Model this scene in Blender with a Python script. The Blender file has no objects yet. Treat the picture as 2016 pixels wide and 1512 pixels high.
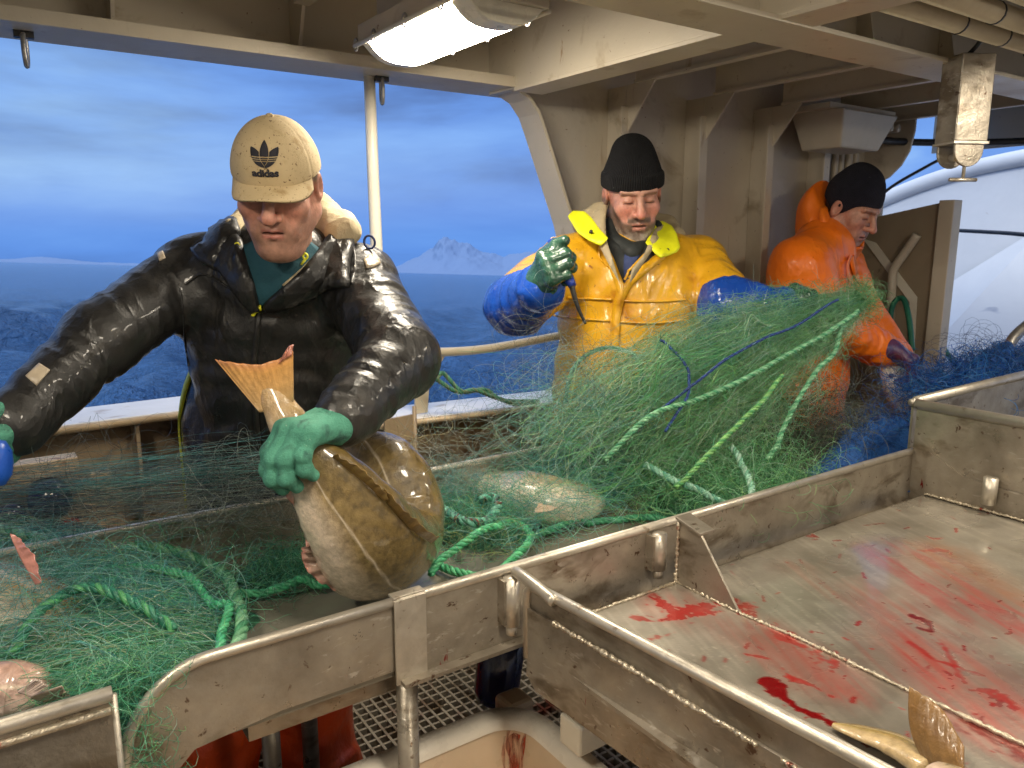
import bpy, bmesh, math, random
import numpy as np
from mathutils import Vector, Matrix

random.seed(7)
RNG = np.random.default_rng(7)
SC = bpy.context.scene
COL = SC.collection
rad = math.radians

# ------------------------------------------------------------------ camera
FPX, PITCH, HEAD, CZ = 1509.0, rad(10.9), rad(34.5), 1.6
FH = np.array([math.sin(HEAD), math.cos(HEAD), 0.0])
RT = np.array([math.cos(HEAD), -math.sin(HEAD), 0.0])
ZZ = np.array([0, 0, 1.0])
FW = math.cos(PITCH) * FH - math.sin(PITCH) * ZZ
UP = math.sin(PITCH) * FH + math.cos(PITCH) * ZZ
CAM = np.array([0, 0, CZ])
cam = bpy.data.cameras.new('camera')
cam.sensor_width = 36.0
cam.lens = 36.0 * FPX / 2016.0
cam.clip_start, cam.clip_end = 0.05, 60000
cam_ob = bpy.data.objects.new('camera', cam)
COL.objects.link(cam_ob)
cam_ob.location = CAM
cam_ob.rotation_euler = (math.pi / 2 - PITCH, 0, -HEAD)
SC.camera = cam_ob
cam.dof.use_dof = True
cam.dof.focus_distance = 1.65
cam.dof.aperture_fstop = 10


def ray(x, y):
    return FW + RT * ((x - 1008) / FPX) + UP * ((756 - y) / FPX)


def W(x, y, dep):
    """world point seen at photo pixel (x, y), dep metres along the view axis"""
    return CAM + ray(x, y) * dep


def WZ(x, y, z):
    d = ray(x, y)
    return CAM + d * ((z - CZ) / d[2])


def WY(x, y, Y):
    d = ray(x, y)
    return CAM + d * (Y / d[1])


def WX(x, y, X):
    d = ray(x, y)
    return CAM + d * (X / d[0])


# ------------------------------------------------------------------ colour management, world, sun
SC.view_settings.view_transform = 'Standard'
SC.view_settings.look = 'None'
SC.view_settings.exposure = 1.05
SC.view_settings.gamma = 1.0
SC.cycles.max_bounces = 8
SC.cycles.diffuse_bounces = 5
SC.cycles.transparent_max_bounces = 40
SC.cycles.sample_clamp_indirect = 4.0
SC.cycles.use_denoising = True

world = bpy.data.worlds.new('World')
SC.world = world
world.use_nodes = True


def nrm_(v):
    return np.asarray(v) / np.linalg.norm(v)


def build_world():
    nt = world.node_tree
    nt.nodes.clear()
    N, L = nt.nodes.new, nt.links.new
    out = N('ShaderNodeOutputWorld')
    bg = N('ShaderNodeBackground')
    bg.inputs['Strength'].default_value = 0.12
    L(bg.outputs[0], out.inputs[0])
    sky = N('ShaderNodeTexSky')
    sky.sky_type = 'NISHITA'
    sky.sun_disc = False
    sky.sun_elevation = rad(1.0)
    sky.sun_rotation = rad(215)
    tc = N('ShaderNodeTexCoord')
    mp = N('ShaderNodeMapping')
    mp.inputs['Rotation'].default_value = (rad(2), rad(-3), rad(-34))
    mp.inputs['Location'].default_value = (3.1, 1.7, .4)
    mp.inputs['Scale'].default_value = (1.0, 1.3, 4.6)
    L(tc.outputs['Generated'], mp.inputs['Vector'])
    n1 = N('ShaderNodeTexNoise')
    n1.inputs['Scale'].default_value = 1.9
    n1.inputs['Detail'].default_value = 6
    n1.inputs['Roughness'].default_value = 0.55
    n1.inputs['Distortion'].default_value = 0.35
    L(mp.outputs[0], n1.inputs['Vector'])
    r1 = N('ShaderNodeValToRGB')
    e = r1.color_ramp.elements
    e[0].position, e[0].color = 0.36, (0.25, 0.60, 1.75, 1)
    e[1].position, e[1].color = 0.74, (1.7, 2.9, 4.6, 1)
    m = e.new(0.50)
    m.color = (0.48, 1.24, 3.4, 1)
    m = e.new(0.62)
    m.color = (0.72, 1.68, 4.0, 1)
    L(n1.outputs['Fac'], r1.inputs[0])
    # two brighter cloud banks over the sea: one low, long and level, one small and higher up
    cloud = r1.outputs[0]
    nb = N('ShaderNodeTexNoise')
    nb.inputs['Scale'].default_value = 6.0
    nb.inputs['Detail'].default_value = 5
    L(mp.outputs[0], nb.inputs['Vector'])
    for px, py, sx, sy, k in ((90, 352, .34, .040, .85), (120, 175, .16, .070, .45), (640, 300, .4, .05, .25)):
        d0 = nrm_(ray(px, py))
        u = nrm_(np.cross(d0, ZZ))
        v = np.cross(u, d0)
        terms = []
        for ax_, sc_ in ((u, sx), (v, sy)):
            dt = N('ShaderNodeVectorMath')
            dt.operation = 'DOT_PRODUCT'
            L(tc.outputs['Generated'], dt.inputs[0])
            dt.inputs[1].default_value = ax_ / sc_
            sq = N('ShaderNodeMath')
            sq.operation = 'POWER'
            ab = N('ShaderNodeMath')
            ab.operation = 'ABSOLUTE'
            L(dt.outputs['Value'], ab.inputs[0])
            L(ab.outputs[0], sq.inputs[0])
            sq.inputs[1].default_value = 2
            terms.append(sq.outputs[0])
        ad = N('ShaderNodeMath')
        L(terms[0], ad.inputs[0])
        L(terms[1], ad.inputs[1])
        ng = N('ShaderNodeMath')
        ng.operation = 'MULTIPLY'
        ng.inputs[1].default_value = -1
        L(ad.outputs[0], ng.inputs[0])
        ex = N('ShaderNodeMath')
        ex.operation = 'EXPONENT'
        L(ng.outputs[0], ex.inputs[0])
        ml = N('ShaderNodeMath')
        ml.operation = 'MULTIPLY'
        L(ex.outputs[0], ml.inputs[0])
        L(nb.outputs['Fac'], ml.inputs[1])
        m2 = N('ShaderNodeMath')
        m2.operation = 'MULTIPLY'
        m2.inputs[1].default_value = 1.6 * k
        L(ml.outputs[0], m2.inputs[0])
        cm = N('ShaderNodeMix')
        cm.data_type = 'RGBA'
        cm.inputs['B'].default_value = (1.9, 3.1, 4.6, 1)
        L(m2.outputs[0], cm.inputs['Factor'])
        L(cloud, cm.inputs['A'])
        cloud = cm.outputs['Result']
    # paler band low over the horizon
    sep = N('ShaderNodeSeparateXYZ')
    L(tc.outputs['Generated'], sep.inputs[0])
    r2 = N('ShaderNodeValToRGB')
    e = r2.color_ramp.elements
    e[0].position, e[0].color = 0.0, (1, 1, 1, 1)
    e[1].position, e[1].color = 0.14, (0, 0, 0, 1)
    L(sep.outputs['Z'], r2.inputs[0])
    mx = N('ShaderNodeMix')
    mx.data_type = 'RGBA'
    mx.inputs['B'].default_value = (0.58, 1.45, 3.7, 1)
    mul = N('ShaderNodeMath')
    mul.operation = 'MULTIPLY'
    mul.inputs[1].default_value = 0.55
    L(r2.outputs[0], mul.inputs[0])
    L(mul.outputs[0], mx.inputs['Factor'])
    L(cloud, mx.inputs['A'])
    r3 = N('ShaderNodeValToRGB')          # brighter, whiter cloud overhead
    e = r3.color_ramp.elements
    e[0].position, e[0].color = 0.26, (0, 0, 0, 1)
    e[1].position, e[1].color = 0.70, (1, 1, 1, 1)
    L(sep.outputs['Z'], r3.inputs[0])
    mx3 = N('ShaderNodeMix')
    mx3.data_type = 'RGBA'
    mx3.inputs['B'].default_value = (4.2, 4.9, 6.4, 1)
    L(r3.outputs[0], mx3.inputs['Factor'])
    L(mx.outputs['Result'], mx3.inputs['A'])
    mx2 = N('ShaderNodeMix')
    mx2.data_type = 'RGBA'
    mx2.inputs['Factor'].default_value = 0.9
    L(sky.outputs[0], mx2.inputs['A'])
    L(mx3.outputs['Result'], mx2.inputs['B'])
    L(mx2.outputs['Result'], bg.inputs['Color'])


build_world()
sun = bpy.data.lights.new('sun', 'SUN')
sun.energy = 1.0
sun.angle = rad(20)
sun.color = (0.9, 0.95, 1.0)
sun_ob = bpy.data.objects.new('sun', sun)
COL.objects.link(sun_ob)
sun_ob.rotation_euler = (rad(52), 0, rad(-62))

# ------------------------------------------------------------------ object helpers


def tag(o, label=None, cat=None, group=None, kind=None):
    if label:
        o['label'] = label
    if cat:
        o['category'] = cat
    if group:
        o['group'] = group
    if kind:
        o['kind'] = kind
    return o


ORIG = {}


def thing(name, loc, label, cat, group=None):
    o = bpy.data.objects.new(name, None)
    COL.objects.link(o)
    o.location = loc
    o.empty_display_size = 0.1
    ORIG[o] = np.array(loc, float)
    return tag(o, label, cat, group)


def mesh_obj(name, V, F, mat, parent=None, smooth=True, bevel=0, cols=None, mats=None, fm=None):
    V = np.asarray(V, float)
    org = ORIG.get(parent, np.zeros(3)) if parent is not None else np.zeros(3)
    me = bpy.data.meshes.new(name)
    if isinstance(F, np.ndarray):
        n, k = F.shape
        me.vertices.add(len(V))
        me.vertices.foreach_set('co', (V - org).astype(np.float32).ravel())
        me.loops.add(n * k)
        me.loops.foreach_set('vertex_index', F.astype(np.int32).ravel())
        me.polygons.add(n)
        me.polygons.foreach_set('loop_start', np.arange(0, n * k, k, dtype=np.int32))
        me.update(calc_edges=True)
        me.validate()
    else:
        me.from_pydata([tuple(v) for v in (V - org)], [], [tuple(f) for f in F])
    if isinstance(smooth, (list, np.ndarray)):
        me.polygons.foreach_set('use_smooth', np.asarray(smooth, bool))
    else:
        me.polygons.foreach_set('use_smooth', np.full(len(me.polygons), bool(smooth)))
    if cols is not None:
        at = me.color_attributes.new('col', 'FLOAT_COLOR', 'POINT')
        c4 = np.ones((len(V), 4), np.float32)
        c4[:, :3] = cols
        at.data.foreach_set('color', c4.ravel())
    if mats:
        for m in mats:
            me.materials.append(m)
        me.polygons.foreach_set('material_index', np.asarray(fm, np.int32))
    elif mat:
        me.materials.append(mat)
    o = bpy.data.objects.new(name, me)
    COL.objects.link(o)
    ORIG[o] = org
    if parent is not None:
        o.parent = parent
        pl = np.array(parent.location) if parent.type == 'EMPTY' else None
    if bevel:
        b = o.modifiers.new('bevel', 'BEVEL')
        b.width = bevel
        b.segments = 2
        b.limit_method = 'ANGLE'
        b.angle_limit = rad(35)
        b.harden_normals = False
    return o


class MB:
    def __init__(s):
        s.v, s.f, s.s = [], [], []

    def add(s, V, F, smooth=False):
        o = len(s.v)
        s.v += [tuple(map(float, p)) for p in V]
        s.f += [tuple(int(i) + o for i in f) for f in F]
        s.s += [smooth] * len(F)
        return s

    def box(s, lo, hi, M=None, c=None):
        lo, hi = np.minimum(lo, hi), np.maximum(lo, hi)
        P = np.array([[(lo, hi)[i][0], (lo, hi)[j][1], (lo, hi)[k][2]] for i in (0, 1) for j in (0, 1) for k in (0, 1)])
        if M is not None:
            P = (np.asarray(M) @ P.T).T + (np.zeros(3) if c is None else c)
        return s.add(P, [(0, 1, 3, 2), (4, 6, 7, 5), (0, 4, 5, 1), (2, 3, 7, 6), (0, 2, 6, 4), (1, 5, 7, 3)])

    def prism(s, poly, d):
        """poly: list of 3D points (planar), extruded by vector d"""
        P = np.asarray(poly, float)
        d = np.asarray(d, float)
        n = len(P)
        nrm = sum(np.cross(P[i] - P[0], P[(i + 1) % n] - P[0]) for i in range(n))
        if nrm @ d > 0:
            P = P[::-1]
        F = [tuple(range(n)), tuple(range(2 * n - 1, n - 1, -1))]
        F += [((i + 1) % n, i, n + i, n + (i + 1) % n) for i in range(n)]
        return s.add(np.vstack([P, P + d]), F)

    def tube(s, path, r, n=10, caps=True, closed=False):
        V, F = tube_geo(path, r, n, caps, closed)
        return s.add(V, F, True)

    def lathe(s, prof, c, axis=(0, 0, 1), n=24):
        """prof: list of (radius, height)"""
        a = np.asarray(axis, float)
        a = a / np.linalg.norm(a)
        u = np.cross(a, [1, 0, 0]) if abs(a[0]) < .9 else np.cross(a, [0, 1, 0])
        u /= np.linalg.norm(u)
        v = np.cross(a, u)
        V, F = [], []
        for r, h in prof:
            for k in range(n):
                t = 2 * math.pi * k / n
                V.append(np.asarray(c) + a * h + (u * math.cos(t) + v * math.sin(t)) * r)
        m = len(prof)
        for i in range(m - 1):
            for k in range(n):
                F.append((i * n + k, i * n + (k + 1) % n, (i + 1) * n + (k + 1) % n, (i + 1) * n + k))
        F.append(tuple(range(n))[::-1])
        F.append(tuple(range((m - 1) * n, m * n)))
        return s.add(V, F, True)

    def build(s, name, mat, parent=None, bevel=0):
        return mesh_obj(name, s.v, s.f, mat, parent, smooth=s.s, bevel=bevel)


def tube_geo(path, r, n=10, caps=True, closed=False):
    P = np.asarray(path, float)
    m = len(P)
    r = np.broadcast_to(np.asarray(r, float), (m,))
    T = np.gradient(P, axis=0)
    if closed:
        T = np.roll(P, -1, 0) - np.roll(P, 1, 0)
    T /= np.linalg.norm(T, axis=1)[:, None] + 1e-12
    ref = np.array([0, 0, 1.0]) if abs(T[0][2]) < .9 else np.array([1.0, 0, 0])
    V = []
    u = np.cross(T[0], ref)
    u /= np.linalg.norm(u)
    for i in range(m):
        u = u - T[i] * (u @ T[i])
        u /= np.linalg.norm(u) + 1e-12
        w = np.cross(T[i], u)
        t = np.arange(n) * 2 * math.pi / n
        V.append(P[i] + r[i] * (np.cos(t)[:, None] * u + np.sin(t)[:, None] * w))
    V = np.vstack(V)
    F = []
    for i in range(m if closed else m - 1):
        j = (i + 1) % m
        for k in range(n):
            F.append((i * n + k, i * n + (k + 1) % n, j * n + (k + 1) % n, j * n + k))
    if caps and not closed:
        F.append(tuple(range(n))[::-1])
        F.append(tuple(range((m - 1) * n, m * n)))
    return V, F


def spline(pts, n=40, closed=False):
    """Catmull-Rom through pts"""
    P = np.asarray(pts, float)
    m = len(P)
    out = []
    segs = m if closed else m - 1
    for q in np.linspace(0, segs, n, endpoint=not closed):
        i = min(int(q), segs - 1)
        t = q - i
        g = (lambda k: P[k % m]) if closed else (lambda k: P[min(max(k, 0), m - 1)])
        p0, p1, p2, p3 = g(i - 1), g(i), g(i + 1), g(i + 2)
        out.append(.5 * (2 * p1 + (p2 - p0) * t + (2 * p0 - 5 * p1 + 4 * p2 - p3) * t * t + (3 * p1 - p0 - 3 * p2 + p3) * t ** 3))
    return np.array(out)


def lerp(a, b, t):
    return np.asarray(a) * (1 - t) + np.asarray(b) * t


def nrm(v):
    v = np.asarray(v, float)
    return v / np.linalg.norm(v)


# ------------------------------------------------------------------ materials


def new_mat(name):
    m = bpy.data.materials.new(name)
    m.use_nodes = True
    nt = m.node_tree
    return m, nt, nt.nodes['Principled BSDF']


def noise(nt, scale, detail=4, rough=.55, dist=0, stretch=None, rot=None, coord='Object', ridged=False):
    n = nt.nodes.new('ShaderNodeTexNoise')
    if ridged:
        n.noise_type = 'RIDGED_MULTIFRACTAL'
        n.inputs['Offset'].default_value = .9
        n.inputs['Gain'].default_value = 1.6
    n.inputs['Scale'].default_value = scale
    n.inputs['Detail'].default_value = detail
    n.inputs['Roughness'].default_value = rough
    n.inputs['Distortion'].default_value = dist
    tc = nt.nodes.new('ShaderNodeTexCoord')
    src = tc.outputs[coord]
    if stretch or rot:
        mp = nt.nodes.new('ShaderNodeMapping')
        mp.inputs['Scale'].default_value = stretch or (1, 1, 1)
        mp.inputs['Rotation'].default_value = rot or (0, 0, 0)
        nt.links.new(src, mp.inputs['Vector'])
        src = mp.outputs[0]
    nt.links.new(src, n.inputs['Vector'])
    return n.outputs['Fac']


def ramp(nt, src, stops):
    r = nt.nodes.new('ShaderNodeValToRGB')
    e = r.color_ramp.elements
    e[0].position, e[1].position = stops[0][0], stops[-1][0]
    e[0].color, e[1].color = (*col3(stops[0][1]), 1), (*col3(stops[-1][1]), 1)
    for p, c in stops[1:-1]:
        k = e.new(p)
        k.color = (*col3(c), 1)
    nt.links.new(src, r.inputs[0])
    return r.outputs[0]


def col3(c):
    return (c, c, c) if isinstance(c, (int, float)) else tuple(c)[:3]


def mixc(nt, fac, a, b):
    m = nt.nodes.new('ShaderNodeMix')
    m.data_type = 'RGBA'
    for k, v in (('A', a), ('B', b)):
        if isinstance(v, (tuple, list)):
            m.inputs[k].default_value = (*v[:3], 1)
        else:
            nt.links.new(v, m.inputs[k])
    if isinstance(fac, (int, float)):
        m.inputs['Factor'].default_value = fac
    else:
        nt.links.new(fac, m.inputs['Factor'])
    return m.outputs['Result']


def math2(nt, op, a, b=None):
    m = nt.nodes.new('ShaderNodeMath')
    m.operation = op
    for i, v in enumerate((a, b)):
        if v is None:
            continue
        if isinstance(v, (int, float)):
            m.inputs[i].default_value = v
        else:
            nt.links.new(v, m.inputs[i])
    return m.outputs[0]


def bump(nt, bsdf, src, dist, strength=1.0, prev=None):
    b = nt.nodes.new('ShaderNodeBump')
    b.inputs['Distance'].default_value = dist
    b.inputs['Strength'].default_value = strength
    nt.links.new(src, b.inputs['Height'])
    if prev is not None:
        nt.links.new(prev, b.inputs['Normal'])
    nt.links.new(b.outputs[0], bsdf.inputs['Normal'])
    return b.outputs[0]


def mat_simple(name, c1, c2, scale=8, rough=(.4, .6), metal=0.0, bumps=((40, .002),), stretch=None, spots=(), spec=.5, coat=0, trans=0, sss=0):
    """two-tone noise colour, roughness noise, bumps [(scale, distance)], spots [(scale, lo, hi, colour, stretch)]"""
    m, nt, b = new_mat(name)
    f = noise(nt, scale, 6, .6, .3, stretch)
    c = ramp(nt, f, [(.3, c1), (.7, c2)])
    for sp in spots:
        s, lo, hi, cc = sp[:4]
        st = sp[4] if len(sp) > 4 else None
        k = ramp(nt, noise(nt, s, 4, .6, .4, st), [(lo, 0.0), (hi, 1.0)])
        if len(sp) > 5:   # only inside large patches
            k2 = ramp(nt, noise(nt, sp[5], 2, .5, .2), [(.48, 0.0), (.6, 1.0)])
            k = math2(nt, 'MULTIPLY', k, k2)
        c = mixc(nt, k, c, cc)
    nt.links.new(c, b.inputs['Base Color'])
    r = ramp(nt, noise(nt, scale * 2.3, 5, .6), [(.3, rough[0]), (.7, rough[1])])
    nt.links.new(r, b.inputs['Roughness'])
    b.inputs['Metallic'].default_value = metal
    b.inputs['Specular IOR Level'].default_value = spec
    b.inputs['Coat Weight'].default_value = coat
    b.inputs['Coat Roughness'].default_value = .12
    if sss:
        b.inputs['Subsurface Weight'].default_value = sss
        b.inputs['Subsurface Radius'].default_value = (.012, .005, .003)
        b.inputs['Subsurface Scale'].default_value = 1
    prev = None
    for bs in bumps:
        s, d = bs[:2]
        st = bs[2] if len(bs) > 2 else None
        prev = bump(nt, b, noise(nt, s, 3 if len(bs) > 3 else 4, .6, .3, st, ridged=len(bs) > 3), d, 1, prev)
    return m


def mat_col(name, rough=.5, bumps=((200, .0005),), sss=0, spec=.5, mottle=.25, coat=0, metal=0):
    """base colour from the mesh's own colour attribute, broken up by noise"""
    m, nt, b = new_mat(name)
    a = nt.nodes.new('ShaderNodeAttribute')
    a.attribute_name = 'col'
    f = ramp(nt, noise(nt, 60, 5, .65), [(.3, 1 - mottle), (.7, 1 + mottle)])
    mm = nt.nodes.new('ShaderNodeMix')
    mm.data_type = 'RGBA'
    mm.blend_type = 'MULTIPLY'
    mm.inputs['Factor'].default_value = 1
    nt.links.new(a.outputs['Color'], mm.inputs['A'])
    nt.links.new(f, mm.inputs['B'])
    nt.links.new(mm.outputs['Result'], b.inputs['Base Color'])
    b.inputs['Roughness'].default_value = rough
    b.inputs['Specular IOR Level'].default_value = spec
    b.inputs['Metallic'].default_value = metal
    b.inputs['Coat Weight'].default_value = coat
    b.inputs['Coat Roughness'].default_value = .1
    if sss:
        b.inputs['Subsurface Weight'].default_value = sss
        b.inputs['Subsurface Radius'].default_value = (.010, .004, .002)
        b.inputs['Subsurface Scale'].default_value = 1
    prev = None
    for s, d in bumps:
        prev = bump(nt, b, noise(nt, s, 4, .6, .2), d, 1, prev)
    return m


RUST = (.16, .065, .025)
BLOOD = (.22, .006, .006)
M = {}
M['paint'] = mat_simple('beige_ship_paint', (.52, .46, .36), (.58, .52, .41), 3, (.3, .48), bumps=((14, .002), (120, .0006)),
                        spots=((9, .62, .74, (.40, .33, .23)), (8, .66, .70, (.32, .21, .11), (2.2, 2.2, .5), 2.0), (55, .69, .72, RUST)))
M['paint_wall'] = mat_simple('beige_wall_paint', (.50, .44, .35), (.56, .50, .40), 2.2, (.28, .45), bumps=((3, .010), (90, .0006)),
                             spots=((5, .58, .72, (.34, .28, .20)), (9, .635, .70, (.30, .20, .11), (2.5, 2.5, .3), 2.2), (50, .69, .72, RUST)))
M['cap_white'] = mat_simple('white_rail_paint', (.62, .62, .62), (.72, .72, .72), 5, (.3, .5), spots=((7, .62, .72, (.42, .36, .3)),))
M['white'] = mat_simple('white_hull_paint', (.66, .67, .68), (.74, .75, .76), 1.2, (.3, .45), bumps=((2, .01),),
                        spots=((1.3, .63, .68, (.28, .32, .42), (1, 1, 2.5)), (4, .70, .75, (.3, .22, .14))))
M['steel'] = mat_simple('stained_alloy', (.22, .19, .15), (.46, .41, .335), 6, (.24, .55), .65, bumps=((18, .0020), (160, .0006)),
                        spots=((5, .54, .66, (.17, .135, .095), (1, 1, 2.2)), (24, .60, .70, (.52, .48, .42), (1, 1, 3.5), 3), (38, .64, .70, (.11, .065, .04)), (90, .70, .73, (.08, .04, .025)), (16, .69, .735, BLOOD, (2.2, 2.2, .5), 2.6)))
M['steel_clean'] = mat_simple('worn_alloy_edge', (.44, .395, .325), (.60, .55, .47), 16, (.30, .52), .7, bumps=((60, .0012),),
                              spots=((26, .64, .72, (.26, .2, .14)), (20, .70, .74, BLOOD, None, 3)))
M['weld'] = mat_simple('weld_bead', (.42, .36, .27), (.62, .55, .43), 60, (.3, .5), .75, bumps=((90, .004),),
                       spots=((22, .62, .70, (.28, .05, .03)),))
M['belt'] = mat_simple('wet_conveyor_belt', (.17, .16, .125), (.25, .235, .19), 5, (.12, .3), .1, bumps=((60, .0008),),
                       spots=((12, .64, .72, (.10, .12, .08)),))
M['pipe'] = mat_simple('beige_pipe_paint', (.46, .39, .28), (.54, .47, .35), 10, (.3, .45), bumps=((60, .0008),))
M['galv'] = mat_simple('galvanised', (.30, .29, .27), (.44, .42, .39), 30, (.3, .5), .8)
M['darkmetal'] = mat_simple('dark_metal', (.03, .03, .03), (.07, .065, .06), 20, (.3, .5), .5)
M['black'] = mat_simple('black_rubber', (.012, .012, .013), (.03, .03, .03), 20, (.3, .55))
M['bluepaint'] = mat_simple('dark_blue_glossy', (.008, .012, .05), (.015, .02, .09), 14, (.1, .22), coat=.6)
M['tubrim'] = mat_simple('pale_tub_rim', (.74, .68, .58), (.82, .76, .66), 8, (.22, .36), spots=((14, .70, .74, BLOOD, (3, 3, 1), 3),))
M['tub'] = mat_simple('shaded_tub_plastic', (.58, .45, .31), (.67, .53, .38), 5, (.22, .36), sss=.1, bumps=((30, .001),),  # plastic darkened to tan, the shade inside the tub put into its colour
                      spots=((9, .70, .76, BLOOD, (3, 3, .8), 2.5), (5, .6, .72, (.60, .40, .28))))
M['cream'] = mat_simple('cream_paint', (.66, .62, .52), (.72, .68, .58), 6, (.3, .5))
M['rustplate'] = mat_simple('rusty_scraped_plate', (.36, .26, .15), (.52, .41, .27), 11, (.4, .65), .2, bumps=((30, .002),),
                            spots=((14, .58, .66, RUST), (6, .66, .7, (.42, .06, .04))))
M['red'] = mat_simple('red_paint', (.35, .03, .02), (.5, .06, .04), 14)
M['grating'] = mat_simple('deck_grating', (.40, .35, .27), (.50, .45, .36), 12, (.3, .5), .2,
                          spots=((5, .55, .66, (.18, .05, .03)), (9, .56, .64, (.2, .15, .1))))
M['deck'] = mat_simple('dark_wet_deck', (.02, .012, .01), (.05, .03, .022), 6, (.15, .4))
M['hosegreen'] = mat_simple('green_hose', (.015, .12, .08), (.03, .19, .12), 20, (.3, .45))
M['brownpaint'] = mat_simple('brown_partition_paint', (.25, .20, .135), (.31, .25, .175), 3, (.35, .5), bumps=((20, .002),), spots=((9, .66, .72, (.15, .11, .07)),))
M['bluefloat'] = mat_simple('blue_float', (.01, .07, .42), (.02, .11, .55), 20, (.25, .4))
M['shelter'] = mat_simple('bounce_white_paint', (.68, .65, .58), (.76, .73, .66), 2, (.35, .5))  # white so that the added walls throw lamp light back
M['cream_dim'] = mat_simple('aged_lamp_housing', (.42, .38, .31), (.48, .43, .35), 6, (.3, .45))
# ================================================================== SEA, MOUNTAINS
SEA_N = nrm(np.cross(ray(1000, 542), ray(0, 515)))
if SEA_N[2] < 0:
    SEA_N = -SEA_N
SEA_O = CAM - SEA_N * 4.2
SE1 = nrm(FH - SEA_N * (FH @ SEA_N))
SE2 = np.cross(SEA_N, SE1)


def build_sea():
    nr, na = 270, 760
    rr = 3.2 * (45000 / 3.2) ** (np.arange(nr) / (nr - 1))
    aa = np.linspace(-rad(105), rad(105), na)
    Rg, A = np.meshgrid(rr, aa, indexing='ij')
    x, y = Rg * np.cos(A), Rg * np.sin(A)
    h = np.zeros_like(x)
    sp = np.maximum(Rg * .036, Rg * 2 * rad(105) / na)
    rg = np.random.default_rng(3)
    for k in range(46):
        wl = .9 * 16 ** rg.random()
        th = rg.normal(1.15, .55)
        ph = rg.random() * 6.28
        amp = .040 * wl ** .85 * np.clip((wl / sp - 2.2) / 2, 0, 1)
        q = (x * math.cos(th) + y * math.sin(th)) * 2 * math.pi / wl + ph
        h += amp * (1 - np.abs(np.sin(q / 2)) * 1.4)
    P = SEA_O + x[..., None] * SE1 + y[..., None] * SE2 + h[..., None] * SEA_N
    idx = np.arange(nr * na).reshape(nr, na)
    a, b = idx[:-1], idx[1:]
    F = np.stack([a[:, :-1], b[:, :-1], b[:, 1:], a[:, 1:]], -1).reshape(-1, 4)
    m, nt, b = new_mat('sea_water')
    b.inputs['Base Color'].default_value = (.03, .11, .26, 1)
    b.inputs['Roughness'].default_value = .16
    b.inputs['IOR'].default_value = 1.33
    p = bump(nt, b, noise(nt, .45, 7, .66, .8), 1.5, 1.0)
    p = bump(nt, b, noise(nt, 2.2, 5, .62, .6), .4, 1.0, p)
    o = mesh_obj('sea', P.reshape(-1, 3), F, m)
    tag(o, 'dark blue choppy sea stretching to the horizon', None, kind='structure')
    o['label'] = 'dark blue choppy sea stretching to the horizon'


build_sea()


def fnoise2(x, y, seed=0):
    r = np.random.default_rng(seed)
    out = np.zeros_like(x)
    for o in range(7):
        f = 2.0 ** o
        for _ in range(4):
            th = r.random() * 6.28
            out += (1 / f) ** .92 * (1 - np.abs(np.sin((x * math.cos(th) + y * math.sin(th)) * f + r.random() * 6.28)) * 2) * .25
    return out


def mountain(px0, px1, dist, peaks, label, seed, name='snowy_mountain'):
    """ridge beyond the sea between two bearings; peaks = [(px, height m)]"""
    def bear(px):
        d = ray(px, 530)
        d = d - SEA_N * (d @ SEA_N)
        return math.atan2(d @ SE2, d @ SE1)
    a0, a1 = bear(px0), bear(px1)
    na, nd = 220, 60
    A = np.linspace(a0, a1, na)[:, None] + np.zeros((1, nd))
    t = np.linspace(0, 1, nd)[None, :] + np.zeros((na, 1))
    Rr = dist + (t - .4) * dist * .22
    x, y = Rr * np.cos(A), Rr * np.sin(A)
    pk = np.interp(np.linspace(px0, px1, na), [p for p, _ in peaks], [h for _, h in peaks])[:, None]
    prof = np.clip(1 - np.abs(t - .5) / .5, 0, 1) ** 1.15
    sc = dist * .05
    nz = fnoise2(x / sc, y / sc, seed)
    h = pk * prof * (1.0 + .34 * nz) - 12
    P = SEA_O + x[..., None] * SE1 + y[..., None] * SE2 + h[..., None] * SEA_N
    idx = np.arange(na * nd).reshape(na, nd)
    F = np.stack([idx[:-1, :-1], idx[1:, :-1], idx[1:, 1:], idx[:-1, 1:]], -1).reshape(-1, 4)
    o = mesh_obj(name, P.reshape(-1, 3), F, M['snow'], smooth=True)
    tag(o, label, None, kind='structure')


def snow_mat():
    m, nt, b = new_mat('dusk_blue_snow_and_rock')
    g = nt.nodes.new('ShaderNodeNewGeometry')
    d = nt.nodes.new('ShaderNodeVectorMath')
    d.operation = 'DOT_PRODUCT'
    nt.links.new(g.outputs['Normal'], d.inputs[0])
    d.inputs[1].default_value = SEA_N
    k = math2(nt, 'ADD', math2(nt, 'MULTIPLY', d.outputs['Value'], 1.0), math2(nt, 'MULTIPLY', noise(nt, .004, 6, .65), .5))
    c = ramp(nt, k, [(.80, (.08, .15, .29)), (.99, (.145, .23, .40))])  # white snow tinted blue, dusk light put into the colour
    nt.links.new(c, b.inputs['Base Color'])
    b.inputs['Roughness'].default_value = .85
    return m


M['snow'] = snow_mat()
mountain(745, 1200, 9000, [(745, 0), (790, 110), (825, 200), (850, 300), (872, 480), (900, 440), (918, 455), (955, 330), (990, 235), (1040, 330), (1100, 420), (1200, 250)],
         'pale snow covered mountain rising beyond the sea behind the pole', 5)
mountain(-150, 470, 14000, [(-150, 60), (0, 70), (60, 110), (110, 80), (170, 60), (240, 75), (300, 45), (380, 20), (470, 0)],
         'low faint snowy coast along the horizon behind the fisherman in the cap', 9, 'snowy_coast')

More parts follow.
